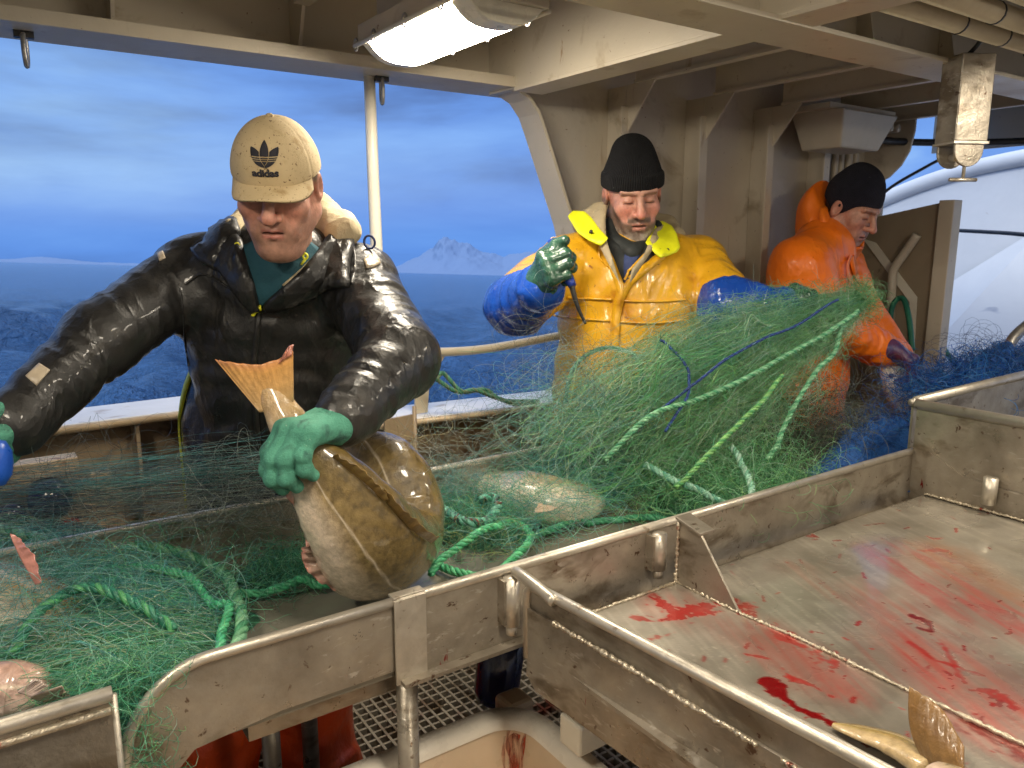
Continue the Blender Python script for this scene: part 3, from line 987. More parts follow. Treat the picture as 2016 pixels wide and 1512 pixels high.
def build_bed():
    nx, ny = 400, 460
    v = np.linspace(1.125, -.6, ny)
    u = np.linspace(0, 1, nx)
    U, Vv = np.meshgrid(u, v, indexing='ij')
    X = (tx(Vv) + .006) * (1 - U) + 2.297 * U
    P = np.stack([X.ravel(), Vv.ravel()], 1)
    base = lerp(np.array([.27, .235, .185]), np.array([.40, .355, .29]), 0) + 0
    n1 = fbm(P * 7, 5, 3)
    col = np.array([.20, .178, .142]) + (n1[:, None] - .3) * np.array([.30, .28, .245])
    n2 = fbm(P * np.array([30, 30]), 3, 9)
    col *= (.85 + .3 * n2[:, None])
    # faint scratches
    sc = fbm(P @ np.array([[.94, .34], [-.34, .94]]) * np.array([120, 5]), 2, 21)
    col *= (.93 + .16 * (sc[:, None] > .62))
    rough = .20 + .34 * np.clip(fbm(P * 5, 5, 5) * 2.2 - .6, 0, 1)
    spk = np.clip((vnoise(P * 210, 61) - .86) * 9, 0, 1) * np.clip(fbm(P * 8, 3, 62) * 3 - 1.0, 0, 1)
    col = col * (1 - .5 * spk[:, None]) + np.array([.55, .5, .42]) * .5 * spk[:, None]
    dark = np.array([.20, .004, .006])
    brt = np.array([.40, .025, .022])
    rgn = fbm(P * 55, 3, 12)
    rgn2 = fbm(P * 18, 4, 13)
    rgn3 = fbm(P * np.array([160, 90]), 2, 14)
    rgn4 = fbm(P * 26, 4, 15)

    def stroke(pts, w, k, c, tear=.5, soft=.5):
        nonlocal col, rough
        d = sdist(P, bp(*pts)) / w
        d = d + (rgn2 - .5) * 2.0 * tear + (rgn - .5) * 2.4 * tear + (rgn3 - .5) * 1.6 * tear
        m = np.clip((1 - d) / soft, 0, 1) ** .8
        m = m * k * np.clip(.35 + 1.3 * rgn4, .3, 1) if k < 1 else m * k
        hal = np.clip((2.0 - d) / 2.2, 0, 1) ** 2 * .28 * k
        col = col * (1 - hal[:, None]) + np.array([.30, .10, .075]) * hal[:, None]
        col = col * (1 - m[:, None]) + np.asarray(c) * m[:, None]
        rough = rough * (1 - .6 * m)

    def smear(pts, w, k, c, ang, fr=(90, 7), thr=.5, seed=30):
        """broken brush marks inside a soft region, running along ang"""
        nonlocal col
        d = sdist(P, bp(*pts)) / w
        R2 = np.array([[math.cos(ang), -math.sin(ang)], [math.sin(ang), math.cos(ang)]])
        n = fbm((P @ R2) * np.array(fr[::-1]), 4, seed)
        m = (np.clip((n - thr) * 5, 0, 1) * .75 + .25) * np.clip((1 - d) * 1.4, 0, 1) * k * np.clip(.3 + 1.4 * rgn4, 0, 1)
        col = col * (1 - m[:, None]) + np.asarray(c) * m[:, None]
    a0 = math.atan2(*(np.array(bp((1700, 1100), (1980, 1300)))[1] - np.array(bp((1700, 1100), (1980, 1300)))[0])[::-1])
    a0 = a0
    smear([(1790, 1100), (1900, 1180), (2010, 1230)], .15, .75, (.42, .06, .06), a0, (60, 6), .46, 31)
    smear([(1850, 1090), (1960, 1170)], .12, .5, (.36, .13, .05), a0, (40, 5), .45, 32)
    smear([(1830, 1290), (1930, 1360), (2016, 1420)], .16, .75, (.40, .03, .02), a0, (80, 6), .50, 33)
    smear([(1500, 1250), (1640, 1350)], .10, .5, (.36, .03, .02), a0, (110, 9), .55, 34)
    smear([(1320, 1190), (1480, 1250), (1620, 1330)], .10, .45, (.40, .09, .07), a0, (50, 6), .42, 36)
    smear([(1760, 1180), (1850, 1290), (1990, 1420)], .13, .55, (.44, .12, .09), a0, (70, 6), .44, 37)
    smear([(1560, 1120), (1700, 1190)], .07, .3, (.38, .10, .07), a0, (80, 6), .48, 38)
    stroke([(1285, 1175), (1330, 1198), (1385, 1200)], .022, .95, brt, 1.0, .25)
    stroke([(1240, 1215), (1290, 1225), (1420, 1205)], .007, .8, brt, 1.2, .4)
    stroke([(1330, 1218), (1370, 1210)], .008, .8, brt, 1.3, .4)
    stroke([(1240, 1275), (1330, 1245)], .006, .6, brt, 1.3, .5)
    stroke([(1520, 1345), (1530, 1362)], .020, 1, dark, .35, .2)
    stroke([(1530, 1362), (1560, 1390), (1640, 1425)], .009, 1, dark, .6, .3)
    stroke([(1535, 1330), (1600, 1350), (1640, 1372)], .005, .8, brt, 1.2, .5)
    stroke([(1470, 1290), (1520, 1300), (1560, 1335)], .005, .75, brt, 1.3, .5)
    stroke([(1800, 1215), (1830, 1225), (1835, 1245), (1815, 1240)], .007, .95, dark, .8, .3)
    stroke([(1790, 1265), (1840, 1300), (1935, 1330)], .006, .8, brt, 1.0, .5)
    stroke([(1850, 1260), (1900, 1345)], .007, .75, brt, .8, .6)
    stroke([(1910, 1360), (1960, 1362), (2000, 1395)], .010, .8, brt, 1.3, .5)
    stroke([(1810, 1085), (1865, 1085)], .006, .6, brt, 1.2, .6)
    stroke([(1700, 1035), (1740, 1030)], .005, .6, dark, 1.2, .5)
    stroke([(1930, 1440), (1990, 1470), (2030, 1490)], .02, .7, dark, 1.0, .5)
    stroke([(1440, 1190), (1500, 1225), (1560, 1265), (1640, 1310)], .012, .75, brt, 1.5, .5)
    stroke([(1415, 1180), (1475, 1200)], .014, .8, brt, 1.2, .4)
    # droplets
    rg = np.random.default_rng(4)
    for _ in range(170):
        q = (rg.uniform(1200, 2000), rg.uniform(1000, 1500))
        r = rg.uniform(.0010, .0040) * (1 if rg.random() < .9 else 2)
        stroke([q, (q[0] + rg.uniform(-8, 14), q[1] + rg.uniform(-5, 12))], r, rg.uniform(.5, .95), lerp(dark, brt, rg.random()), .5, .4)
    Vtx = np.c_[P, np.full(len(P), BZ)]
    # a sheet slightly buckled, folded along the divider
    Vtx[:, 2] += .004 * (fbm(P * 2.2, 2, 77) - .5) * 2
    idx = np.arange(nx * ny).reshape(nx, ny)
    F = np.stack([idx[:-1, :-1], idx[:-1, 1:], idx[1:, 1:], idx[1:, :-1]], -1).reshape(-1, 4)
    o = mesh_obj('bed', Vtx, F, M['traybed'], tr, cols=np.clip(col, 0, 1))
    at = o.data.attributes.new('rgh', 'FLOAT', 'POINT')
    at.data.foreach_set('value', rough.astype(np.float32))


m, nt, b = new_mat('bloody_tray_alloy')
a = nt.nodes.new('ShaderNodeAttribute')
a.attribute_name = 'col'
nt.links.new(a.outputs['Color'], b.inputs['Base Color'])
a2 = nt.nodes.new('ShaderNodeAttribute')
a2.attribute_name = 'rgh'
nt.links.new(a2.outputs['Fac'], b.inputs['Roughness'])
b.inputs['Metallic'].default_value = .35
b.inputs['Coat Weight'].default_value = .6
b.inputs['Coat Roughness'].default_value = .07
p = bump(nt, b, noise(nt, 9, 4, .6), .004)
bump(nt, b, noise(nt, 120, 4, .6), .0006, 1, p)
M['traybed'] = m
build_bed()
MB().box((.80, -.6, .815), (2.29, 1.12, .8235)).build('bed_underside', M['steel'], tr)
# near wall of the tray: upper lip sheet, welded doubling plate, rolled rim
y0, y1 = 1.104, -.6


def nearwall(ya, yb, za, zb, t, off=0):
    return [(tx(ya) + off, ya, za), (tx(yb) + off, yb, za), (tx(yb) + off, yb, zb), (tx(ya) + off, ya, zb)]


MB().prism(nearwall(y0, y1, .815, .948, 0), (.006, 0, 0)).build('near_wall', M['steel'], tr)
mb = MB().prism([(tx(y) - .0065, y, z) for y, z in ((y0 - .004, .905), (y0 - .004, .765), (y0 - .03, .742), (.30, .715), (y1, .70), (y1, .885), (.3, .893))], (.006, 0, 0))
mb.build('doubling_plate', M['steel'], tr, bevel=.001)
MB().tube([(tx(y0) + .001, y0, .80), (tx(y0) + .001, y0 + .002, .935), (tx(y0 - .012) + .001, y0 - .012, .950), (tx(.9) + .001, .9, .951), (tx(y1) + .001, y1, .951)], .0105, 10).build('rim', M['steel_clean'], tr)
weld([(tx(y) - .009, y, z) for y, z in ((1.02, .907), (.85, .903), (.6, .897))], .0055, 'weld', tr, 1)
weld([(tx(y) - .009, y, z) for y, z in ((.56, .896), (.3, .892), (-.3, .888))], .006, 'weld', tr, 2)
weld([(tx(y) + .012, y, .832) for y in (1.12, .6, 0, -.5)], .004, 'weld', tr, 8)
weld([(x, 1.122, .832) for x in (.85, 1.0, 1.22)], .0045, 'weld', tr, 3)
weld([(1.225, 1.12, .832), (1.222, .95, .833)], .005, 'weld', tr, 4)
weld([(1.222, .945, .833), (1.235, .8, .833), (1.24, .6, .833), (1.25, .2, .833)], .0048, 'weld', tr, 5)
weld([(1.219, 1.121, .835), (1.219, 1.121, .975)], .0045, 'weld', tr, 6)
# hinge: pin barrel on the table and round bar on the wall
hg = thing('hinge', (.80, 1.16, .9), 'round barrel hinge joining the tray wall to the table rail', 'hinge')
MB().tube([(.793, 1.156, .845), (.793, 1.156, .945)], .0165, 16).tube([(.793, 1.156, .825), (.793, 1.156, .8448)], .011, 12).build('barrel', M['steel_clean'], hg)
MB().box((.772, 1.150, .85), (.781, 1.1735, .942)).build('leaf', M['steel'], hg)
MB().tube(spline([(.806, 1.158, .952), (.799, 1.13, .957), (.797, 1.08, .955), (.794, 1.02, .950)], 16), .0115, 10).build('bar', M['steel_clean'], hg)
hg2 = thing('hinge', (1.19, 1.16, .9), 'round barrel hinge behind the divider gusset', 'hinge')
MB().tube([(1.195, 1.153, .86), (1.195, 1.153, .945)], .0165, 16).tube([(1.195, 1.153, .84), (1.195, 1.153, .8598)], .011, 12).build('barrel', M['steel_clean'], hg2)
MB().box((1.172, 1.150, .86), (1.181, 1.1735, .942)).build('leaf', M['steel'], hg2)
# divider gusset
mb = MB().prism([(1.222, 1.125, .832), (1.222, 1.125, .982), (1.222, 1.058, .965), (1.222, .948, .833)], (.007, 0, 0))
mb.box((1.2225, 1.055, .9865), (1.29, 1.128, .9915))
mb.prism([(1.222, 1.125, .9825), (1.222, 1.058, .9655), (1.268, 1.058, .9655), (1.268, 1.125, .9825)], (0, 0, .006))
mb = MB().prism([(1.222, 1.125, .832), (1.222, 1.125, .982), (1.222, 1.058, .965), (1.222, .948, .833)], (.007, 0, 0)).prism([(1.216, 1.128, .9825), (1.216, 1.056, .9655), (1.262, 1.056, .9655), (1.262, 1.128, .9825)], (0, 0, .006))
mb.build('gusset', M['steel'], tr, bevel=.0012)
# far end plate with rolled rims
MB().prism([(2.300, 1.175, .78), (2.300, 1.175, 1.095), (2.300, -.6, 1.095), (2.300, -.6, .78)], (.006, 0, 0)).build('end_plate', M['steel'], tr)
MB().prism([(2.298, 1.125, .832), (2.298, 1.125, .965), (2.298, 1.02, .915), (2.298, .93, .905), (2.298, -.6, .895), (2.298, -.6, .832)], (-.006, 0, 0)).build('doubling_plate', M['steel'], tr)
MB().tube([(2.303, 1.18, 1.10), (2.303, -.6, 1.10)], .016, 12).build('rim', M['steel_clean'], tr)
MB().tube([(2.34, 1.20, 1.10), (4.0, 1.24, 1.10)], .016, 12).tube([(2.312, 1.20, 1.10), (2.34, 1.20, 1.10)], .012, 8).build('rim', M['steel_clean'], tr)
MB().box((2.32, 1.196, .78), (3.6, 1.203, 1.09)).build('back_plate', M['steel'], tr)
MB().box((2.32, -.6, .86), (3.6, 1.195, .87)).build('back_bed', M['darkmetal'], tr)
MB().tube([(2.27, .935, .86), (2.27, .935, .937)], .019, 14).build('pipe_stub', M['steel_clean'], tr)
weld([(2.288, y, .834) for y in (1.12, .9, .6, .2)], .005, 'weld', tr, 7)
# underframe
MB().box((.86, 1.02, .60), (1.6, 1.085, .665)).build('cross_beam', M['cream'], tr, bevel=.006)
MB().box((1.3, 1.02, 0), (1.36, 1.08, .60)).build('leg', M['cream'], tr)
MB().box((2.1, 1.02, 0), (2.16, 1.08, .815)).build('leg', M['cream'], tr)

# conveyor motor under the table
mt = thing('conveyor_motor', (.97, 1.42, .55), 'dark glossy rounded motor hanging under the sorting table beside the hinge', 'motor')
MB().lathe([(.001, -.125), (.030, -.122), (.050, -.108), (.057, -.085), (.057, .05), (.045, .062), (.001, .063)], (.962, 1.45, .575), (.15, 0, 1), 28).build('end_cap', M['mot'] if 'mot' in M else M['bluepaint'], mt)
MB().lathe([(.06, .0), (.06, .11), (.04, .13), (.04, .17)], (.99, 1.46, .63), (.2, .05, 1), 28).build('casing', M['bluepaint'], mt)
MB().box((.99, 1.42, .66), (1.12, 1.5, .74)).build('gearbox', M['bluepaint'], mt, bevel=.006)

# ================================================================== WHITE TUB in front
def build_tub():
    tbx = thing('fish_tub', (.55, .9, 0), 'off white plastic tub with blood run down its inside, standing under the gutting tray', 'tub')
    x0, x1, y0, y1 = .12, .915, .55, 1.300

    def ring(off, z, r=.11, n=8):
        out = []
        for cx, cy, a0 in ((x1 - r, y1 - r, 0), (x0 + r, y1 - r, 90), (x0 + r, y0 + r, 180), (x1 - r, y0 + r, 270)):
            for k in range(n + 1):
                a = rad(a0 + 90 * k / n)
                out.append((cx + (r + off) * math.cos(a), cy + (r + off) * math.sin(a), z))
        return out
    prof = [(-.10, .02), (-.02, .02), (-.0, .06), (.0, .515), (.016, .525), (.018, .545), (.012, .552), (-.012, .554), (-.026, .548), (-.034, .53), (-.042, .48), (-.055, .30), (-.075, .10), (-.105, .07)]
    V, F = [], []
    for off, z in prof:
        V += ring(off, z)
    n = len(ring(0, 0))
    for i in range(len(prof) - 1):
        for k in range(n):
            F.append((i * n + k, i * n + (k + 1) % n, (i + 1) * n + (k + 1) % n, (i + 1) * n + k))
    F.append(tuple(range(n))[::-1])
    F.append(tuple(range((len(prof) - 1) * n, len(prof) * n)))
    mesh_obj('body', V, F, M['tub'], tbx, smooth=True)
    V2, F2 = [], []
    rp = [(.004, .530), (.019, .534), (.0215, .548), (.013, .5575), (-.014, .5585), (-.030, .551), (-.037, .535)]
    for off, z in rp:
        V2 += ring(off, z)
    for i in range(len(rp) - 1):
        for k in range(n):
            F2.append((i * n + k, i * n + (k + 1) % n, (i + 1) * n + (k + 1) % n, (i + 1) * n + k))
    mesh_obj('rim', V2, F2, M['tubrim'], tbx, smooth=True)
    # blood run: a thin film on the inner wall at the far corner
    c = np.array([x1 - .11, y1 - .11])
    rg = np.random.default_rng(2)
    for aa, w, zl, zt in ((40, .010, .12, .545), (44, .006, .10, .545), (35, .007, .16, .54), (52, .004, .40, .54), (60, .003, .33, .52), (24, .004, .30, .535)):
        V, F = [], []
        zz = np.linspace(zt, zl, 16)
        for i, z in enumerate(zz):
            off = np.interp(-z, [-p[1] for p in prof[8:]], [p[0] for p in prof[8:]])
            R = .11 + off - .0012
            ww = w * (1 + .5 * math.sin(i * 1.3 + aa)) * (1 if i < 12 else (16 - i) / 5)
            for s in (-1, 1):
                a = rad(aa + 3 * math.sin(i * .5)) + s * ww / max(R, .02)
                V.append((c[0] + R * math.cos(a), c[1] + R * math.sin(a), z))
        F = [(2 * i, 2 * i + 1, 2 * i + 3, 2 * i + 2) for i in range(15)]
        mesh_obj('blood_run', V, F, M['bloodfilm'], tbx)
    MB().box((x1 - .04, y1 - .02, .50), (x1 + .03, y1 + .05, .56)).build('lug', M['tub'], tbx, bevel=.012)


M['bloodfilm'] = mat_simple('thin_blood', (.34, .03, .015), (.50, .10, .05), 30, (.15, .3))
fb_ = M['bloodfilm'].node_tree
fb_.links.new(ramp(fb_, noise(fb_, 45, 4, .6, .4, (1, 1, .35)), [(.36, .0), (.62, .75)]), fb_.nodes['Principled BSDF'].inputs['Alpha'])
build_tub()

# rusty equipment against the bulwark, left, behind the net
rb = thing('roller_stand', (.15, 2.25, 0), 'rusty metal stand with dark blue knobs against the bulwark behind the net', 'machine')
MB().prism([(.10, 2.3, .30), (.27, 2.3, .30), (.26, 2.3, .93), (.235, 2.3, .965), (.19, 2.3, .965), (.165, 2.3, .93), (.10, 2.3, .86)], (0, .03, 0)).build('plate', M['rustplate'], rb, bevel=.003)
MB().box((-.4, 2.25, .985), (.16, 2.31, 1.03)).box((-.4, 2.26, .965), (.05, 2.30, .9845)).build('cross_bar', M['rustplate'], rb, bevel=.004)
MB().lathe([(.05, 0), (.05, .07), (.03, .08)], (.085, 2.20, .935), (0, 1, 0), 18).lathe([(.032, 0), (.032, .06)], (.0, 2.2, .91), (0, 1, 0), 16).build('knob', M['bluepaint'], rb)
MB().box((.11, 2.294, .79), (.15, 2.2995, .85)).build('red_patch', M['red'], rb)
MB().box((-.4, 2.26, .3), (.04, 2.3, .90)).build('back_plate', M['rustplate'], rb)
for (x, z) in ((.20, .915), (.195, .80)):
    MB().tube([(x, 2.290, z), (x, 2.2995, z)], .007, 8).build('bolt', M['darkmetal'], rb)
# ================================================================== SURFACES FROM DISTANCE FIELDS


def seg(P, a, b, ra, rb=None):
    a, b = np.asarray(a, float), np.asarray(b, float)
    rb = ra if rb is None else rb
    ab = b - a
    h = np.clip((P - a) @ ab / (ab @ ab + 1e-12), 0, 1)
    return np.linalg.norm(P - a - h[:, None] * ab, axis=1) - (ra + (rb - ra) * h)


def segw(P, a, b, ra, rb, amp, freq, seed=0, wl=6.0):
    """capsule with soft cross folds"""
    a, b = np.asarray(a, float), np.asarray(b, float)
    ab = b - a
    L = np.linalg.norm(ab)
    h = np.clip((P - a) @ ab / (ab @ ab), 0, 1)
    u = ab / L
    v = nrm(np.cross(u, [.3, .2, .9]))
    w = np.cross(u, v)
    q = P - a
    k = freq / 62.0
    C = np.stack([h * L * 17 * k, q @ v * 7, q @ w * 7], 1)
    C[:, 0] += 1.6 * (vnoise(P * wl * 1.3, seed + 2) - .5)
    n1 = vnoise(C, seed)
    n2 = vnoise(C * np.array([2.1, 1.5, 1.5]) + 5.1, seed + 1)
    fold = (1 - np.abs(2 * n1 - 1) * 1.9) + .55 * (1 - np.abs(2 * n2 - 1) * 2)
    r = ra + (rb - ra) * h + amp * 1.15 * fold
    return np.linalg.norm(P - a - h[:, None] * ab, axis=1) - r


def ell(P, c, r, Mx=None):
    q = P - np.asarray(c, float)
    if Mx is not None:
        q = q @ Mx
    r = np.asarray(r, float)
    k0 = np.linalg.norm(q / r, axis=1)
    k1 = np.linalg.norm(q / (r * r), axis=1) + 1e-9
    return k0 * (k0 - 1) / k1


def smin(a, b, k):
    h = np.maximum(k - np.abs(a - b), 0) / k
    return np.minimum(a, b) - h * h * k * .25


def smax(a, b, k):
    return -smin(-a, -b, k)


def squash(P, c, u, s):
    """scale space along unit u about c by s (>1 makes things thinner along u)"""
    u = np.asarray(u, float)
    return P + ((P - c) @ u)[:, None] * u * (s - 1)


def surf(f, lo, hi, h, margin=.012):
    lo, hi = np.asarray(lo, float), np.asarray(hi, float)
    nb = np.ceil((hi - lo) / (4 * h)).astype(int)
    n = nb * 4
    cc = [lo[i] + (np.arange(nb[i]) + .5) * 4 * h for i in range(3)]
    C3 = np.stack(np.meshgrid(*cc, indexing='ij'), -1).reshape(-1, 3)
    d = f(C3).reshape(nb)
    mk = np.abs(d) < 4 * h * .95 + margin
    val = np.zeros(n + 1)
    big = np.repeat(np.repeat(np.repeat(d, 4, 0), 4, 1), 4, 2)
    val[:-1, :-1, :-1] = big
    val[-1], val[:, -1], val[:, :, -1] = 1, 1, 1
    nm = np.zeros(n + 1, bool)
    mf = np.repeat(np.repeat(np.repeat(mk, 4, 0), 4, 1), 4, 2)
    for dx in (0, 1):
        for dy in (0, 1):
            for dz in (0, 1):
                nm[dx:n[0] + dx, dy:n[1] + dy, dz:n[2] + dz] |= mf
    I = np.argwhere(nm)
    for s in range(0, len(I), 400000):
        J = I[s:s + 400000]
        val[J[:, 0], J[:, 1], J[:, 2]] = f(lo + J * h)
    val[0], val[:, 0], val[:, :, 0] = np.abs(val[0]) + .001, np.abs(val[:, 0]) + .001, np.abs(val[:, :, 0]) + .001
    val[-1], val[:, -1], val[:, :, -1] = np.abs(val[-1]) + .001, np.abs(val[:, -1]) + .001, np.abs(val[:, :, -1]) + .001
    ins = val < 0
    acc = np.zeros(tuple(n) + (3,))
    cnt = np.zeros(tuple(n))
    for ax in range(3):
        o = [q for q in range(3) if q != ax]
        for d1 in (0, 1):
            for d2 in (0, 1):
                sl = [None] * 3
                sl[ax] = slice(0, n[ax])
                sl[o[0]] = slice(d1, n[o[0]] + d1)
                sl[o[1]] = slice(d2, n[o[1]] + d2)
                s2 = list(sl)
                s2[ax] = slice(1, n[ax] + 1)
                a, b = val[tuple(sl)], val[tuple(s2)]
                x = (a < 0) != (b < 0)
                t = np.where(x, a / np.where(x, a - b, 1), 0)
                acc[..., ax] += np.where(x, t, 0)
                acc[..., o[0]] += x * d1
                acc[..., o[1]] += x * d2
                cnt += x
    act = cnt > 0
    vid = -np.ones(tuple(n), int)
    A = np.argwhere(act)
    vid[act] = np.arange(len(A))
    V = lo + (A + acc[act] / cnt[act][:, None]) * h
    F = []
    for ax in range(3):
        o1, o2 = (ax + 1) % 3, (ax + 2) % 3
        sl = [slice(1, n[0]), slice(1, n[1]), slice(1, n[2])]
        sl[ax] = slice(0, n[ax])
        s2 = list(sl)
        s2[ax] = slice(1, n[ax] + 1)
        a, b = ins[tuple(sl)], ins[tuple(s2)]
        E = np.argwhere(a != b)
        fl = a[a != b]
        E = E + np.array([0 if k == ax else 1 for k in range(3)])
        e1, e2 = np.eye(3, dtype=int)[o1], np.eye(3, dtype=int)[o2]
        q = [vid[tuple((E - s).T)] for s in (0 * e1, e1, e1 + e2, e2)]
        q = np.stack(q, 1)
        q[~fl] = q[~fl][:, ::-1]
        F.append(q)
    return V, np.vstack(F)


def grad(f, P, e=.002):
    g = np.stack([f(P + np.eye(3)[i] * e) - f(P - np.eye(3)[i] * e) for i in range(3)], 1)
    return g / (np.linalg.norm(g, axis=1)[:, None] + 1e-9)


def march(f, px, t0=.9, t1=4.5, it=70):
    """first surface point of field f along the lines of sight through photo pixels px"""
    D = np.array([ray(x, y) for x, y in px])
    ln = np.linalg.norm(D, axis=1)
    t = np.full(len(D), t0)
    for _ in range(it):
        d = f(CAM + D * t[:, None])
        t = np.minimum(t + np.clip(d, -.05, .2) * .8 / ln, t1)
    return CAM + D * t[:, None]


def patch(name, f, poly, mat, parent, off=.002, th=.003, step=9, t0=.9, t1=4.5, puff=0, hem=0):
    """cloth panel lying on field f, its outline given in the photo, with its own thickness"""
    from mathutils.geometry import delaunay_2d_cdt
    P0 = np.asarray(poly, float)
    B = []
    for a, b in zip(P0, np.roll(P0, -1, 0)):
        k = max(1, int(np.linalg.norm(b - a) / step))
        B += [a + (b - a) * i / k for i in range(k)]
    B = np.array(B)
    lo, hi = B.min(0), B.max(0)
    gx, gy = np.meshgrid(np.arange(lo[0], hi[0], step), np.arange(lo[1], hi[1], step))
    G = np.stack([gx.ravel(), gy.ravel()], 1)
    if len(G):
        G = G[sdist(G, np.vstack([B, B[:1]])) > step * .45]
    vs = [Vector(v) for v in B] + [Vector(v) for v in G]
    nb = len(B)
    r = delaunay_2d_cdt(vs, [(i, (i + 1) % nb) for i in range(nb)], [list(range(nb))], 1, 1e-6)
    V2, F = np.array([tuple(v) for v in r[0]]), [tuple(q) for q in r[2]]
    S = march(f, V2, t0, t1)
    miss = np.abs(f(S)) > .012
    F = [q for q in F if not any(miss[i] for i in q)]
    nn = grad(f, S)
    o = np.full(len(S), off)
    dd = sdist(V2, np.vstack([B, B[:1]]))
    if puff:
        o = o + puff * np.clip(dd / (step * 3), 0, 1) ** .6
    if hem:
        o = o + hem * np.exp(-((dd - step * .5) / (step * .5)) ** 2)
    top = S + nn * (o + th)[:, None]
    bot = S + nn * (off - .004)
    use = np.unique([i for q in F for i in q])
    rm = -np.ones(len(S), int)
    rm[use] = np.arange(len(use))
    F = [tuple(rm[i] for i in q) for q in F]
    top, bot, S = top[use], bot[use], S[use]
    n = len(S)
    tocam = nrm(CAM - S.mean(0))
    FF = []
    cnt = {}
    for q in F:
        a, b, c = (top[i] for i in q[:3])
        if np.cross(b - a, c - a) @ tocam < 0:
            q = q[::-1]
        FF.append(tuple(q))
        for i in range(len(q)):
            e = (q[i], q[(i + 1) % len(q)])
            cnt[e] = 1
    G2 = list(FF)
    for (i, j) in cnt:
        if (j, i) not in cnt:
            G2.append((j, i, n + i, n + j))
    return mesh_obj(name, np.vstack([top, bot]), G2, mat, parent, smooth=True)


def panel(name, pts, mat, parent, th=.007, step=5, puff=.0015):
    """cloth panel from outline points (photo x, y, depth): a gently domed sheet with its own thickness"""
    from mathutils.geometry import delaunay_2d_cdt
    K = np.asarray(pts, float)
    m = max(len(K) * 6, 40)
    C = spline(K, m, closed=True)
    Lc = np.array([K[int(q)] * (1 - q % 1) + K[(int(q) + 1) % len(K)] * (q % 1) for q in np.linspace(0, len(K), m, endpoint=False)])
    C = C * .35 + Lc * .65
    B, bd = C[:, :2], C[:, 2]
    lo, hi = B.min(0), B.max(0)
    gx, gy = np.meshgrid(np.arange(lo[0], hi[0], step), np.arange(lo[1], hi[1], step))
    G = np.stack([gx.ravel(), gy.ravel()], 1)
    G = G[sdist(G, np.vstack([B, B[:1]])) > step * .45]
    r = delaunay_2d_cdt([Vector(v) for v in B] + [Vector(v) for v in G], [(i, (i + 1) % m) for i in range(m)], [list(range(m))], 1, 1e-6)
    V2, F = np.array([tuple(v) for v in r[0]]), [tuple(q) for q in r[2]]
    dist = np.linalg.norm(V2[:, None] - B[None], axis=2)
    w = 1 / (dist + .5) ** 3
    dep = (w * bd).sum(1) / w.sum(1)
    dd = sdist(V2, np.vstack([B, B[:1]]))
    dome_ = puff * np.clip(dd / (step * 2.5), 0, 1) ** .6 + .0012 * np.sin(V2[:, 0] * .35 + V2[:, 1] * .22)
    hem = .0022 * np.exp(-((dd - step * .7) / (step * .35)) ** 2)
    top = np.array([W(x, y, z - q) for (x, y), z, q in zip(V2, dep, dome_ - hem * 0 + th * np.clip(dd / 2, .3, 1) - hem)])
    bot = np.array([W(x, y, z + .001) for (x, y), z in zip(V2, dep)])
    n = len(V2)
    FF, ed = [], {}
    for q in F:
        a, b, c = (top[i] for i in q[:3])
        if np.cross(b - a, c - a) @ (CAM - a) < 0:
            q = q[::-1]
        FF.append(q)
        for i in range(len(q)):
            ed[(q[i], q[(i + 1) % len(q)])] = 1
    G2 = FF + [tuple(n + i for i in q[::-1]) for q in FF]
    for (i, j) in ed:
        if (j, i) not in ed:
            G2.append((j, i, n + i, n + j))
    return mesh_obj(name, np.vstack([top, bot]), G2, mat, parent, smooth=True)


def strip(name, f, line, wpx, mat, parent, off=.002, th=.002, n=60, t0=.9, round_=False, t1=4.5):
    """narrow band or cord lying on field f along a photo polyline"""
    L = spline(np.asarray(line, float), n)
    S = march(f, L, t0, t1)
    for i in np.where(np.abs(f(S)) > .006)[0]:      # past the outline: nearest point of the surface
        q = CAM + ray(*L[i]) * np.linspace(t0, t1, 240)[:, None]
        q = q[np.argmin(f(q))][None]
        for _ in range(8):
            q = q - grad(f, q) * f(q)[:, None] * .8
        S[i] = q[0]
    nn = grad(f, S)
    T = np.gradient(S, axis=0)
    T /= np.linalg.norm(T, axis=1)[:, None]
    dep = (S - CAM) @ FW
    w = np.asarray(wpx) * dep / FPX * .5
    if round_:
        V, F = tube_geo(S + nn * off, w.mean(), 8)
        return mesh_obj(name, V, F, mat, parent)
    Bn = np.cross(T, nn)
    rows = [S + Bn * w[:, None] * k + nn * (off + z) for k, z in ((-1, -.002), (-1, th), (0, th * 1.3), (1, th), (1, -.002))]
    V = np.stack(rows, 1).reshape(-1, 3)
    F = [(i * 5 + k, i * 5 + k + 1, (i + 1) * 5 + k + 1, (i + 1) * 5 + k) for i in range(n - 1) for k in range(4)]
    return mesh_obj(name, V, F, mat, parent)


def field_mesh(name, f, lo, hi, h, mat, parent, colf=None):
    V, F = surf(f, lo, hi, h)
    return mesh_obj(name, V, F, mat, parent, cols=None if colf is None else colf(V))


def pts_box(pts, pad):
    P = np.array(pts)
    return P.min(0) - pad, P.max(0) + pad


